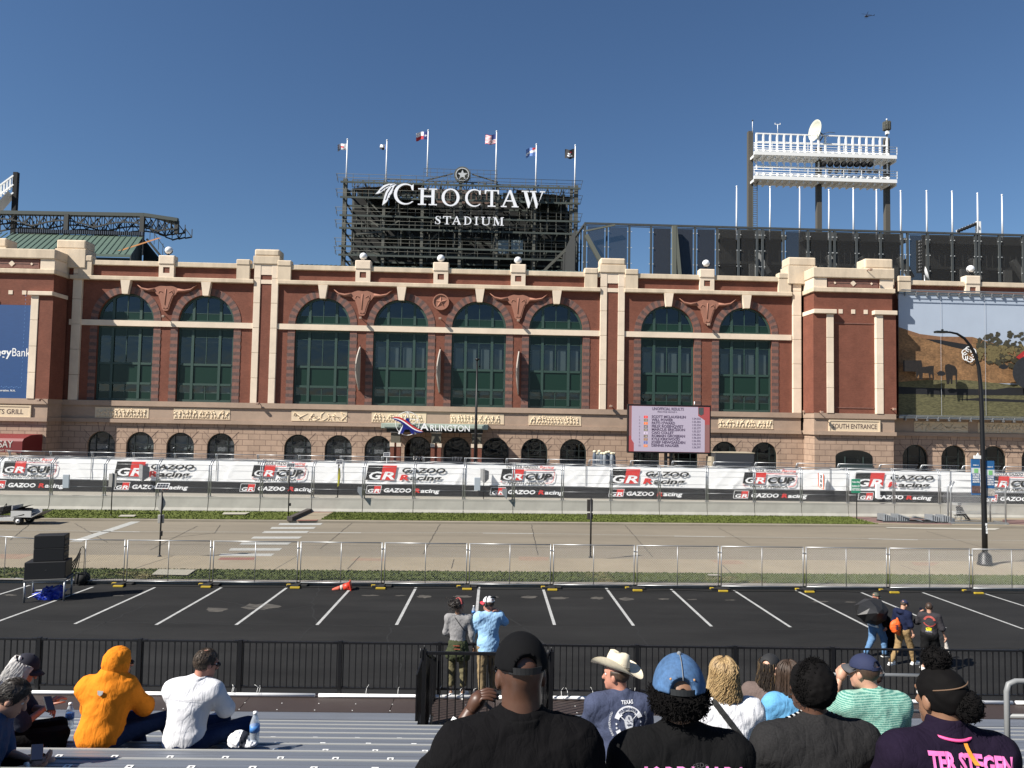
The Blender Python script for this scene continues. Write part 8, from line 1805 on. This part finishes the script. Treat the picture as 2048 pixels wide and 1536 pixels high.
TS=mat('print_pale',(.62,.63,.66),.7);x,z=.045,p.J['nk'][2]-.185;R_=.112
p.print_('TEXAS',x,z+.137,.036,TS,.10,bold=.001)
def ringarc(a0,a1,r0,r1):
 m=MB();n=16
 for i in range(n):
  b0,b1=a0+(a1-a0)*i/n,a0+(a1-a0)*(i+1)/n;m.add([(r0*cos(b0),r0*sin(b0),0),(r1*cos(b0),r1*sin(b0),0),(r1*cos(b1),r1*sin(b1),0),(r0*cos(b1),r0*sin(b1),0)],[(0,1,2,3)])
 return m
p.print_(ringarc(.35,pi-.35,.088,.125),x,z,1,TS,name='badge_arc');p.print_(ringarc(pi+.42,2*pi-.42,.088,.125),x,z,1,TS,name='badge_arc')
p.print_('FIREFIGHTER',x,z,.027,FBL,None,arc=(.096,pi/2,1),off=.009,bold=.001);p.print_('SUMMER GAMES',x,z,.026,FBL,None,arc=(.116,-pi/2,-1),off=.009,bold=.001)
p.print_('BROTHERHOOD',x,z,.023,TS,None,arc=(.150,pi,1));p.print_('COMPETITION',x,z,.023,TS,None,arc=(.150,0,1));p.print_('NEW BRAUNFELS',x,z,.027,TS,None,arc=(.158,-pi/2,-1));p.print_('2022',x,z-.066,.024,TS)
m=MB();
for q in([(-.035,-.02),(-.02,-.048),(.02,-.048),(.035,-.02),(.038,.02),(.022,.052),(0,.062),(-.022,.052),(-.038,.02)],):m.add([(a,b,0)for a,b in q],[tuple(range(len(q)))])
for e in(-1,1):
 m.add([(e*.03-.005,.02,0),(e*.03+.005,.02,0),(e*.075+.005,.06,0),(e*.075-.005,.06,0)],[(0,1,2,3)]);m.add([(e*.05,.062,0),(e*.085,.038,0),(e*.095,.05,0),(e*.07,.075,0)],[(0,1,2,3)]);m.add([(e*.02-.004,-.04,0),(e*.02+.004,-.04,0),(e*.06+.004,-.07,0),(e*.06-.004,-.07,0)],[(0,1,2,3)])
 for zz in(.0,-.028):m.add([(e*.105+.010*cos(pi/2+k*pi/5)*(1 if k%2==0 else.45),zz+.010*sin(pi/2+k*pi/5)*(1 if k%2==0 else.45),0)for k in range(10)],[tuple(range(10))])
p.print_(m,x,z,1,TS,name='badge_emblem');m=MB()
for q in((-.018,.012,.012,.006),(.008,.012,.022,.006),(-.02,-.012,.04,.008),(-.004,.03,.008,.02)):m.add([(q[0],q[1],0),(q[0]+q[2],q[1],0),(q[0]+q[2],q[1]+q[3],0),(q[0],q[1]+q[3],0)],[(0,1,2,3)])
p.print_(m,x,z,1,FBL,name='badge_emblem',off=.009)
p=Person('person in a white t-shirt with wavy blond hair and a black cross body strap',(1447,1350,5.5),yaw=-.05,b=1.0,skin=SKL,vox=.012,turn=-.1,J=dict(shL=(-.19,.07,.505),shR=(.20,.07,.505),elL=(-.25,.15,.27),elR=(.27,.12,.26),wrR=(.2,.36,.15)))
WT=fabric('white_cotton',(.66,.66,.68),.04,60,.03);p.body();p.shirt(WT,.85,.016,.010,4.2,.3,skirt=.0);p.pants(fabric('slate_shorts',(.06,.065,.11)),.95);p.shoes(SHW)
p.hairshell(HBLD,lambda L:np.maximum(L[...,1]-.05,-.10-L[...,2]),(.098,.115,.112),(0,-.018,.028),.006,70)
def strands(p,m,n,ln,wave,rad,seed,spread=1.0,name='hair_strands',amax=2.3,curlin=.0,pm=.1):
 r=random.Random(seed);mb=MB()
 for i in range(n):
  a=r.uniform(-amax,amax);ph0=r.uniform(pm,1.5);L=ln*r.uniform(.75,1.08);pts=[];f=r.uniform(40,60);w0=r.uniform(0,6.3);k=r.uniform(.98,1.10);s=0.0;N=16
  for j in range(N+1):
   s=L*j/N;al=ph0+s/.11
   if al<1.75:q=(.098*sin(a)*sin(al)*k,-.018-.115*cos(a)*sin(al)*k,.03+.108*cos(al)*k);e0=s
   else:dz=s-(1.75-ph0)*.11;fl=1+spread*.25*dz/.15-curlin*max(0,dz-.08)*4;q=(.098*sin(a)*.99*k*fl,-.018-.115*cos(a)*.99*k*(1-.3*dz),.03-.02-dz)
   w=wave*min(1,s/.08);q=(q[0]+w*sin(f*s+w0)*cos(a),q[1]+w*.6*cos(f*s+w0+1),q[2]+w*.3*sin(f*s*1.3));pts.append(tuple(p.H(q)))
  mb.tube(pts,[rad*(1-.5*j/N)for j in range(N+1)],4,cap=False)
 return mb.build(name,m,p.t)
strands(p,HBL,700,.31,.019,.0034,1,1.1);strands(p,HBLD,300,.27,.016,.0034,2,.9)
def strap(p,x0,z0,x1,z1,w,m,name='bag_strap'):
 mb=MB();n=24;dx,dz=x1-x0,z1-z0;L=sqrt(dx*dx+dz*dz);nx,nz=-dz/L*w/2,dx/L*w/2
 for i in range(n):a=(x0+dx*i/n,z0+dz*i/n);b=(x0+dx*(i+1)/n,z0+dz*(i+1)/n);mb.add([(a[0]-nx,a[1]-nz,0),(a[0]+nx,a[1]+nz,0),(b[0]+nx,b[1]+nz,0),(b[0]-nx,b[1]-nz,0)],[(0,1,2,3)])
 return p.print_(mb,0,0,1,m,name=name,off=.012)
strap(p,-.11,.60,.215,.20,.042,mat('strap_webbing',(.012,.012,.012),.8))
p=Person('person with very long dark hair and a black cap beside the pale blue shirt',(1541,1336,7.0),yaw=-.5,b=.95,skin=SKL,vox=.014,turn=-.3)
p.body();p.shirt(fabric('taupe_knit',(.12,.09,.08)),1.4,.012,.007,4,1.9);p.pants(BLKC);p.shoes(SHG);p.cap(mat('cap_charcoal',(.014,.014,.015),.8));p.glasses(SGL)
p.hairshell(HDB,lambda L:np.maximum(np.maximum(L[...,1]-.03,-.09-L[...,2]),L[...,2]-.05),(.095,.112,.11));strands(p,HDB,330,.42,.008,.0055,3,.9,pm=1.15);strands(p,mat('hair_highlight',(.10,.065,.03),.5),70,.42,.008,.005,4,.9,pm=1.15)
p=Person('person in a pale blue t-shirt with straight brown hair',(1573,1351,6.3),yaw=.15,b=.95,skin=SKL,vox=.012,turn=.25,J=dict(shL=(-.165,.07,.535),elL=(-.215,.17,.28)))
p.body();p.shirt(fabric('sky_blue_cotton',(.12,.33,.56),.06),.55,.013,.008,4,.7);p.pants(JEAN);p.shoes(SHW);p.hairshell(HBR,lambda L:np.maximum(L[...,1]-.04-.2*L[...,2],-.11-L[...,2]),(.092,.110,.108),(0,-.018,.03),.003,90);strands(p,HBR,240,.27,.003,.005,6,.0,amax=2.0)
p=Person('person in a mint green patterned shirt and navy cap raising a hand to the face',(1728,1345,5.5),yaw=.12,b=1.12,hs=1.02,skin=SKL,vox=.012,turn=.5,nod=.1,J=dict(shL=(-.20,.07,.525),shR=(.205,.06,.505),nk=(.02,.09,.605),hd=(-.03,.14,.735),elL=(-.255,.24,.44),wrL=(-.155,.26,.645),elR=(.27,.15,.29)))
m,tt,b_=node_mat('mint_pattern');tc=tt.nodes.new('ShaderNodeTexCoord');wv=tt.nodes.new('ShaderNodeTexWave');wv.bands_direction='Z';wv.inputs['Scale'].default_value=22;wv.inputs['Distortion'].default_value=1.2;wv.inputs['Detail Scale'].default_value=9;wv.inputs['Detail'].default_value=2;tt.links.new(tc.outputs['Object'],wv.inputs['Vector'])
ck=tt.nodes.new('ShaderNodeTexVoronoi');ck.inputs['Scale'].default_value=75;tt.links.new(tc.outputs['Object'],ck.inputs['Vector']);ad=tt.nodes.new('ShaderNodeMath');ad.operation='MULTIPLY';tt.links.new(wv.outputs['Fac'],ad.inputs[0]);tt.links.new(ck.outputs['Distance'],ad.inputs[1])
cr=tt.nodes.new('ShaderNodeValToRGB');cr.color_ramp.elements[0].position=.08;cr.color_ramp.elements[0].color=(.26,.43,.345,1);cr.color_ramp.elements[1].position=.34;cr.color_ramp.elements[1].color=(.065,.215,.175,1);tt.links.new(ad.outputs[0],cr.inputs[0]);tt.links.new(cr.outputs[0],b_.inputs['Base Color']);b_.inputs['Roughness'].default_value=.9
p.body(hdir={'L':(.45,.12,.75)},hn={'L':(.8,.3,-.3)},curl=.75,hsz=1.1);p.shirt(m,.85,.014,.008,4,2.5);p.pants(KHAKI);p.shoes(SHG);NVY=mat('cap_navy',(.012,.018,.055),.85);p.cap(NVY,bm=mat('cap_grey_front',(.06,.06,.065),.85));p.hairshell(HBR,nocap,amp=.002)
p=Person('person in a maroon shirt mostly hidden behind the navy cap',(1742,1352,6.75),b=1.0,skin=SKL,vox=.016,turn=.4);p.body();p.shirt(fabric('maroon_cotton',(.10,.012,.022)),.9);p.pants(JEAN);p.shoes(SHG);p.cap(mat('cap_grey',(.12,.12,.12),.85));p.hairshell(HBR,nocap)
OR=fabric('orange_fleece',(.70,.215,.018),.06,60,.05)
p=Person('person in a bright orange hoodie with the hood up and sunglasses',(239,1326,6.85),yaw=-.12,b=1.08,hs=.94,skin=SKR,vox=.012,turn=-.75,nod=.1,J=dict(pel=(.02,0,.11),che=(.04,.09,.40),nk=(.07,.10,.585),hd=(.10,.13,.70),shL=(-.155,.08,.475),shR=(.20,.11,.475),elL=(-.215,.22,.25),wrL=(-.02,.42,.27),elR=(.29,.24,.28),wrR=(.05,.44,.28),knL=(.05,.45,.11),knR=(.42,.38,.12),anR=(.52,.5,-.3),anL=(.15,.5,-.33),toR=(.6,.6,-.38)))
p.body();
p.shirt(OR,1.85,.026,.011,2.6,1.1,extra=lambda o:o.cap(p.J['nk']+V_(0,-.02,-.05),p.J['nk']+V_(0,-.03,.02),.13,.10,.09),name='hoodie');p.pants(JEAN);p.shoes(SHW)
o=Sdf();o.ell(p.H((0,-.022,.03)),(.105,.125,.125),.04,p.R);o.cap(p.H((0,-.03,-.04)),p.J['nk']+V_(0,-.01,-.02),.095,.095,.06);lo,hi=o.box(.03)
smesh('hood',lambda X:np.maximum(o.ev(X)+wr(X,9,.006,3),((X-p.c)@p.R)[...,1]-.075),lo,hi,.010,OR,p.t);p.glasses(SGL)
m2=MB();m2 .add([(-.03,.022,0),(.03,.022,0),(.022,-.008,0),(0,-.022,0),(-.022,-.008,0)],[(4,3,2,1,0)]);p.print_(m2,p.J['nk'][0]-.005,p.J['nk'][2]-.085,1,mat('patch_grey',(.3,.3,.3)),name='hoodie_patch',off=.014)
p=Person('person in a white short sleeved shirt with greying brown hair and sunglasses',(412,1328,6.85),yaw=-.18,b=1.02,hs=1.0,skin=SKR,vox=.012,turn=-.6,nod=.25,J=dict(nk=(.06,.09,.605),hd=(.10,.14,.725),shL=(-.165,.07,.495),shR=(.215,.10,.495),elL=(-.21,.2,.28),elR=(.28,.22,.29),wrR=(.12,.42,.30),wrL=(-.02,.42,.28),knL=(.1,.45,.11),knR=(.40,.36,.12),anR=(.48,.46,-.3),anL=(.2,.5,-.33),toR=(.56,.56,-.38)))
p.body();p.shirt(fabric('white_linen',(.62,.62,.64),.04,60,.03),.92,.020,.008,3.0,.2,col=None);p.pants(JEAN);p.shoes(SHG);p.glasses(SGL)
o=Sdf();o.cap(p.J['nk']+V_(0,-.005,-.03),p.J['nk']+V_(.005,.0,.025),.088,.074,.02);lo,hi=o.box(.02);nz=p.J['nk'][2]+.03
smesh('shirt_collar',lambda X:np.maximum(o.ev(X),X[...,2]-nz),lo,hi,.008,MATS['white_linen'],p.t)
p.hairshell(mat('hair_grey_brown',(.075,.052,.036),.6,var=.5,vs=120),lambda L:np.maximum(np.maximum(L[...,1]-.05-.4*(L[...,2]-.05),-.078-L[...,2]),.032-np.sqrt(L[...,0]**2+(L[...,1]+.04)**2+(L[...,2]-.135)**2)),(.084,.106,.103),amp=.003,fs=120);p.comb(MATS['hair_grey_brown'],700,lambda q:max(q[1]-.05-.4*(q[2]-.05),-.075-q[2],.032-sqrt(q[0]**2+(q[1]+.04)**2+(q[2]-.135)**2)),seed=2)
m2=MB();
for i in range(24):u0,u1=-.2+.4*i/24,-.2+.4*(i+1)/24;m2 .add([(u0,-.001,0),(u1,-.001,0),(u1,.0015,0),(u0,.0015,0)],[(0,1,2,3)])
p.print_(m2,.03,p.J['nk'][2]-.135,1,mat('seam_shadow',(.3,.3,.33)),name='shirt_yoke_seam',off=.013)
q=at(478,1488,6.75);t=thing('baseball_cap','white cap with a dark panel lying on the bench beside the white shirted person','cap',q);mb=MB()
o=Sdf();o.ell((0,0,.03),(.10,.09,.085),.03);o.ell((.10,-.03,.015),(.07,.06,.03),.03);lo,hi=o.box(.03);smesh('cap_crown',lambda X:np.maximum(o.ev(X)+wr(X,14,.012,2),-X[...,2]),lo,hi,.009,WT,t,col=lambda c:((c[:,0]>.03)&(c[:,0]<.085)).astype(int));t.children[0].data.materials.append(mat('cap_panel_navy',(.012,.014,.025),.8))
p=Person('person with white shoulder hair and a navy cap looking down at a phone',(50,1338,6.9),yaw=-1.15,b=1.05,skin=SKR,vox=.012,nod=.55,turn=-.1,J=dict(hd=(0,.19,.70),nk=(0,.10,.585),elR=(.20,.22,.27),wrR=(.05,.40,.36),elL=(-.2,.22,.27),wrL=(-.05,.36,.30),knL=(-.12,.46,.10),knR=(.14,.5,.12)))
p.body(hdir={'R':(0,.6,.5)},hn={'R':(0,.4,-.6)});p.shirt(fabric('slate_cotton',(.035,.038,.055)),.95,.013,.009,4,1.6);p.pants(BLKC);p.shoes(SHG);p.cap(mat('cap_midnight',(.010,.010,.02),.85));p.hairshell(HW_,lambda L:np.maximum(np.maximum(L[...,1]-.02,-.12-L[...,2]),L[...,2]-.045),(.096,.112,.120),(0,-.02,.01),.006,80);strands(p,HW_,300,.19,.012,.0036,9,.7,pm=1.2)
mb=MB();mb.sphere(tuple(p.H((.06,-.085,.085))),.022,10,8,sc=(.6,.6,1.1));mb.build('cap_patch',SHW,p.t)
def phone(pos,rot,lab):
 t=thing('phone',lab,'phone',pos);t.rotation_euler=rot;mb=MB();mb.cbox(-.038,.038,-.0045,.0045,-.078,.078,.004);mb.build('phone_case',mat('phone_black',(.01,.01,.012),.3),t);mb=MB();mb.box(-.034,.034,-.0058,-.0047,-.073,.073);mb.build('phone_screen',mat('phone_glass',(.012,.015,.03),.08),t)
phone(at(98,1407,6.75),(-.9,.25,1.0),'black phone held by the white haired person at left')
p=Person('young person with short dark hair bent over a phone in the lower left corner',(25,1396,5.5),yaw=-1.25,b=.95,hs=.98,skin=SKL,vox=.011,nod=.6,turn=.0,J=dict(hd=(0,.24,.655),nk=(0,.13,.56),che=(0,.11,.38),shL=(-.17,.12,.50),shR=(.17,.12,.50),elR=(.2,.17,.2),wrR=(.06,.40,.17),elL=(-.19,.17,.2),wrL=(-.05,.36,.18),knR=(.16,.52,.13),knL=(-.14,.47,.10)))
p.body(hdir={'R':(-.1,.8,.2)},hn={'R':(-.2,.3,.7)});p.shirt(fabric('blue_cotton',(.03,.06,.13)),.95,.012,.008,4,.1);p.pants(BLKC,.82);p.shoes(SHW);p.hairshell(HDB,lambda L:np.maximum(np.maximum(L[...,1]-.055-.5*(L[...,2]-.03),-.060-L[...,2]+.3*np.maximum(L[...,1],0)),.028-np.sqrt((np.abs(L[...,0])-.085)**2+(L[...,1]-.005)**2+(L[...,2]+.01)**2)),(.086,.107,.106),amp=.004,fs=70);p.comb(HDB,700,lambda q:max(q[1]-.06-.5*(q[2]-.03),-.055-q[2]+.3*max(q[1],0)),(.087,.108,.107),seed=4)
mb=MB();w=p.J['wrR'];d=p.J['elR']-w;d=d/np.linalg.norm(d);mb.tube([tuple(w+d*.03),tuple(w+d*.05)],.038,12);mb.build('wrist_band',SHW,p.t)
phone(at(74,1505,5.35),(-1.2,.2,.6),'slim phone held over the knee in the lower left corner')
p=Person('standing person in a grey top with an olive jacket tied round the waist',None,yaw=-.1,base=STAND,foot=gp(914,1394,ZD),b=.86,hs=.97,skin=SKM,vox=.013,turn=-.7,sc=.95,J=dict(elL=(-.23,.02,1.14),wrL=(-.13,.16,1.02),elR=(.25,-.02,1.13),wrR=(.28,.03,.88),toL=(-.13,.12,.035),toR=(.16,.1,.035)))
p.body();p.shirt(fabric('heather_grey',(.22,.215,.215),.15,90),1.85,.010,.008,5,.5,hem=.98);CK=fabric('cargo_khaki',(.13,.115,.065),.2,40);p.pants(CK,1.62,.016,.010);p.shoes(SHW,SHW)
OLV=fabric('olive_nylon',(.045,.052,.028),.2,30);o=Sdf();o.ell((0,-.01,.92),(.185,.15,.17),.05);o.ell((-.02,-.03,.78),(.215,.15,.14),.06);o.ell((.1,-.02,.74),(.13,.12,.14),.05);lo,hi=o.box(.04)
smesh('tied_jacket',lambda X:np.maximum(o.ev(X)+wr(X,7,.014,1.3),.655+.12*X[...,0]-X[...,2]),lo,hi,.012,OLV,p.t)
p.print_('CREW',-.02,0,.01,OLV)if False else None
m2=MB();m2 .box(-.07,.05,-.175,-.172,.955,.968);m2 .box(-.05,.06,-.185,-.182,.90,.912);m2 .build('jacket_print',mat('print_rust',(.3,.06,.03)),p.t)
p.hairshell(HDB,lambda L:np.maximum(L[...,1]-.05-.3*L[...,2],-.07-L[...,2]),(.088,.108,.106),amp=.006,fs=80);o=Sdf();o.ell(p.H((-.02,-.125,.035)),(.07,.065,.065),.02);lo,hi=o.box(.03);smesh('hair_bun',lambda X:o.ev(X)+.008*np.sin(X[...,0]*110)*np.sin(X[...,2]*120+X[...,1]*80),lo,hi,.010,HDB,p.t)
p.curls(HDB,160,lambda r:((-.02+.07*r.normal()*.7,-.13+.05*r.normal()*.7,.035+.05*r.normal()),r.normal(size=3)/1.7),.004,.05,seed=11)
mb=MB();mb.tube([tuple(p.H((.086*cos(a),-.01,.035+.104*sin(a))))for a in[.05+(pi-.1)*i/14 for i in range(15)]],.018,6);o=mb.build('head_scarf',mat('bandana_red',(.30,.05,.05),.8,var=.9,vs=45),p.t)
strap(p,-.06,1.44,.14,1.20,.012,SHG)
p=Person('standing person in a light blue shirt with red brimmed cap and ear defenders',None,yaw=.25,base=STAND,foot=gp(974,1394,ZD),b=1.03,hs=1.0,skin=SKR,vox=.013,turn=.75,nod=.1,sc=.97,J=dict(elL=(-.26,.12,1.14),wrL=(-.20,.26,1.22),elR=(.30,.0,1.30),wrR=(.17,-.02,1.50),anL=(-.10,-.02,.085),toL=(-.17,.11,.035),knR=(.11,.06,.49),anR=(.12,.05,.085),toR=(.10,.2,.035)))
LB=fabric('light_blue_poplin',(.28,.46,.66),.08,40);p.body(hdir={'L':(.1,.3,.9),'R':(-.8,-.1,.3)},curl=.8);p.shirt(LB,.98,.020,.012,4,.6,hem=.80,skirt=.10);p.pants(fabric('khaki_chino',(.235,.175,.10)),1.95,.018,.009);p.shoes(mat('shoe_blue',(.03,.12,.38),.6),mat('shoe_sole_lime',(.5,.6,.2),.6))
p.cap(mat('cap_white_black',(.55,.55,.56),.8),bm=mat('cap_brim_red',(.62,.03,.05),.6));p.hairshell(HBR,nocap);mb=MB();mb.box(-.03,.03,-.11,-.02,.10,.13)
mb=MB();mb.tube([tuple(p.H((.092*cos(a),-.012,.03+.115*sin(a))))for a in[pi*i/14 for i in range(15)]],.011,6);mb.sphere(tuple(p.H((-.088,-.0,-.005))),.04,12,10,sc=(.6,.85,1.1));mb.sphere(tuple(p.H((.088,-.0,-.005))),.04,12,10,sc=(.6,.85,1.1));mb.build('ear_defenders',SHG,p.t)
mb=MB();mb.tube([tuple(p.H((.05*cos(a)+.02,-.09-.02*cos(a),.09+.03*sin(a))))for a in[pi*i/6 for i in range(7)]],.018,6);mb.build('cap_panel',SHG,p.t)
w=p.t.matrix_basis@Vector(p.J['wrL']+V_(.0,.04,.09));t=thing('water_bottle','small water bottle held up by the person in the light blue shirt','bottle',w,0,'plastic water bottles')
for c in[c for c in COL.objects if c.parent and c.parent.name=='water_bottle']:k=c.copy();COL.objects.link(k);k.parent=t
BLK2=fabric('black_nylon',(.009,.009,.0095),.2,30)
f1=gp(1752,1313,0);p=Person('person walking in light blue jeans and camouflage cap with a black umbrella on the back',None,yaw=-1.15,base=STAND,foot=f1,b=1.08,skin=SKR,vox=.016,sc=1.12,nod=.15,turn=-.2,J=dict(knR=(.1,.2,.5),anR=(.1,.22,.09),toR=(.12,.37,.035),knL=(-.1,-.02,.48),anL=(-.1,-.28,.12),toL=(-.12,-.14,.035),elL=(-.27,-.08,1.14),wrL=(-.26,.05,.9)))
p.body();p.shirt(BLK2,1.85,.018,.012,4,.9,hem=.86);p.pants(JEANL,1.97,.022,.010);p.shoes(SHG,SHW);p.cap(mat('cap_camo',(.07,.075,.055),.8,var=.9,vs=25));p.glasses(SGL);o=Sdf();o.ell(p.H((0,.06,-.09)),(.05,.045,.05),.02);lo,hi=o.box(.02);smesh('beard',o.ev,lo,hi,.012,HDB,p.t)
mb=MB();mb.box(-.16,.16,-.14,.14,.84,.9);mb.build('shirt_hem',SHW,p.t)
u=thing('umbrella','half folded faceted black umbrella carried on the back of the first walking person','umbrella',at(1741,1222,f1 .y-.25));mb=MB();r=random.Random(3);n=8;vs=[(0,-.42,.05)]
for j,(rr_,y)in enumerate(((.28,-.34),(.50,-.16),(.46,.06))):
 for i in range(n):a=2*pi*i/n+.2*j;vs.append((rr_*cos(a)*r.uniform(.85,1.1),y+r.uniform(-.05,.05),rr_*.82*sin(a)*r.uniform(.85,1.1)))
fs=[(0,1+(i+1)%n,1+i)for i in range(n)]+[(1+j*n+i,1+j*n+(i+1)%n,1+(j+1)*n+(i+1)%n,1+(j+1)*n+i)for j in range(2)for i in range(n)];mb.add(vs,fs);k=mb.build('umbrella_canopy',mat('umbrella_black',(.016,.016,.017),.45),u);mb=MB();mb.tube([(0,-.44,.05),(.1,.3,-.3),(.35,.35,-.75)],.014,6);mb.build('umbrella_shaft',STEELD,u)
cb=thing('coat','long dark coat carried over the arm of the first walking person','coat',at(1772,1268,f1 .y+.1));o=Sdf();o.cap((0,0,.45),(.08,0,-.1),.13,.2,.05).cap((.08,0,-.1),(.1,0,-.42),.17,.13,.05);lo,hi=o.box(.05);smesh('coat_cloth',lambda X:o.ev(X)+wr(X,6,.02,1),lo,hi,.018,BLK2,cb)
f2=gp(1806,1329,0);p=Person('person walking in a navy hoodie and tan trousers with an orange drawstring bag',None,yaw=-1.2,base=STAND,foot=f2,b=.98,skin=SKL,vox=.016,sc=1.10,nod=.45,J=dict(hd=(0,.07,1.61),knR=(.1,.18,.5),anR=(.1,.30,.09),toR=(.11,.46,.035),knL=(-.1,-.06,.48),anL=(-.1,-.34,.10),toL=(-.11,-.18,.035),elL=(-.25,-.03,1.12),wrL=(-.22,.12,.9),elR=(.25,.0,1.12),wrR=(.24,.10,.88)))
p.body();NH=fabric('navy_fleece',(.012,.016,.04));p.shirt(NH,1.05,.018,.010,4,1.5,hem=.88,extra=lambda o:o.ell((0,-.10,1.44),(.11,.07,.07),.04));p.pants(fabric('tan_chino',(.26,.175,.085)),1.95,.022,.010);p.shoes(SHW,SHW);p.cap(NVY);p.hairshell(HBR,nocap)
bg=thing('drawstring_bag','bright orange drawstring bag on the back of the navy hoodie','bag',at(1791,1253,f2 .y-.12));o=Sdf();o.ell((0,0,0),(.17,.10,.20),.05);o.cap((.04,0,.1),(.07,.02,.24),.07,.02,.06);o.cap((0,0,-.1),(.1,0,-.22),.1,.05,.05);lo,hi=o.box(.03);smesh('bag_cloth',lambda X:o.ev(X)+wr(X,9,.01,2),lo,hi,.014,mat('bag_orange',(.72,.11,.015),.6),bg)
mb=MB();
for k in range(3):mb.box(-.07,.02,-.125,-.118,.05-.05*k,.075-.05*k)
mb.build('bag_print',NVY,bg);mb=MB();mb.tube([(.07,.02,.24),(.16,.08,.26)],.008,5);mb.tube([(.1,0,-.22),(.2,.1,.0)],.008,5);mb.build('bag_cord',SHG,bg)
f3=gp(1860,1339,0);p=Person('person walking in a charcoal printed t-shirt and black shorts holding up a phone',None,yaw=-.55,base=STAND,foot=f3,b=1.08,skin=SKL,vox=.016,sc=1.11,nod=.1,turn=-.2,J=dict(elL=(-.30,.10,1.18),wrL=(-.20,.22,1.38),elR=(.29,-.02,1.12),wrR=(.36,.08,.88),knR=(.16,.15,.5),anR=(.24,.12,.09),toR=(.28,.27,.035),knL=(-.11,.0,.48),anL=(-.16,-.16,.10),toL=(-.2,0,.035)))
p.body(hdir={'L':(.1,.2,.9)});p.shirt(fabric('charcoal_cotton',(.035,.033,.037)),.98,.020,.010,4,.3,hem=.84);p.pants(BLK2,.72,.028,.010);p.shoes(SHW,SHW);p.hairshell(HBR,backcut,amp=.004)
m2=ringarc(.3,pi-.3,.10,.15);p.print_(m2,0,1.29,1,mat('print_red_faded',(.30,.05,.04),.7),name='shirt_print',off=.01);m2=ringarc(pi+.5,2*pi-.5,.14,.17);p.print_(m2,0,1.33,1,MATS['print_red_faded'],name='shirt_print',off=.01)
m2=MB();m2 .add([(-.06,-.05,0),(.06,-.04,0),(.07,.03,0),(.0,.05,0),(-.07,.02,0)],[(0,1,2,3,4)]);p.print_(m2,-.02,1.10,1,mat('print_yellow',(.55,.5,.02),.7),name='shirt_print',off=.01);p.print_('RACING',-.02,1.02,.04,TS)
w=p.t.matrix_basis@Vector(p.J['wrL']+V_(.0,.05,.1));phone(w,(.1,0,-.4),'phone held up by the person in black shorts')
w=p.t.matrix_basis@Vector(p.J['wrR']+V_(.01,.02,-.1));t=thing('plastic_bag','pale plastic bag hanging from the hand of the person in black shorts','bag',w);o=Sdf();o.cap((0,0,0),(.03,.0,-.25),.03,.06,.03).cap((.03,0,-.25),(.12,0,-.55),.06,.05,.03);lo,hi=o.box(.03);smesh('bag_film',lambda X:o.ev(X)+wr(X,12,.01,1),lo,hi,.014,mat('bag_film_pale',(.42,.38,.34),.5,var=.4,vs=30),t)
q=gp(1926,1044,.17);p=Person('person in black with a black helmet sitting inside the wire cage at right',None,yaw=-1.3,base=SEAT,foot=Vector((q.x,q.y+.5,.65)),b=1.0,skin=SKD,vox=.022,nod=.2,J=dict(knL=(-.1,.45,.05),knR=(.12,.5,.05),anL=(-.1,.85,-.3),anR=(.12,.9,-.35),toL=(-.1,.98,-.36),toR=(.12,1.0,-.42)))
p.body();p.shirt(BLK2,1.8);p.pants(BLK2);p.shoes(SHG);mb=MB();mb.sphere(tuple(p.H((0,-.01,.03))),.135,14,10);mb.build('helmet',BLACK,p.t)
t=thing('stool','low folding stool under the seated person in the wire cage','stool',(q.x,q.y+.5,.17));mb=MB();mb.box(-.25,.25,-.2,.2,.40,.45);mb.build('seat',BLACK,t)
for x in(-.2,.2):mb=MB();mb.bar((x,-.15,0),(x,.15,.4),.03);mb.bar((x,.15,0),(x,-.15,.4),.03);mb.build('leg',GALV,t)
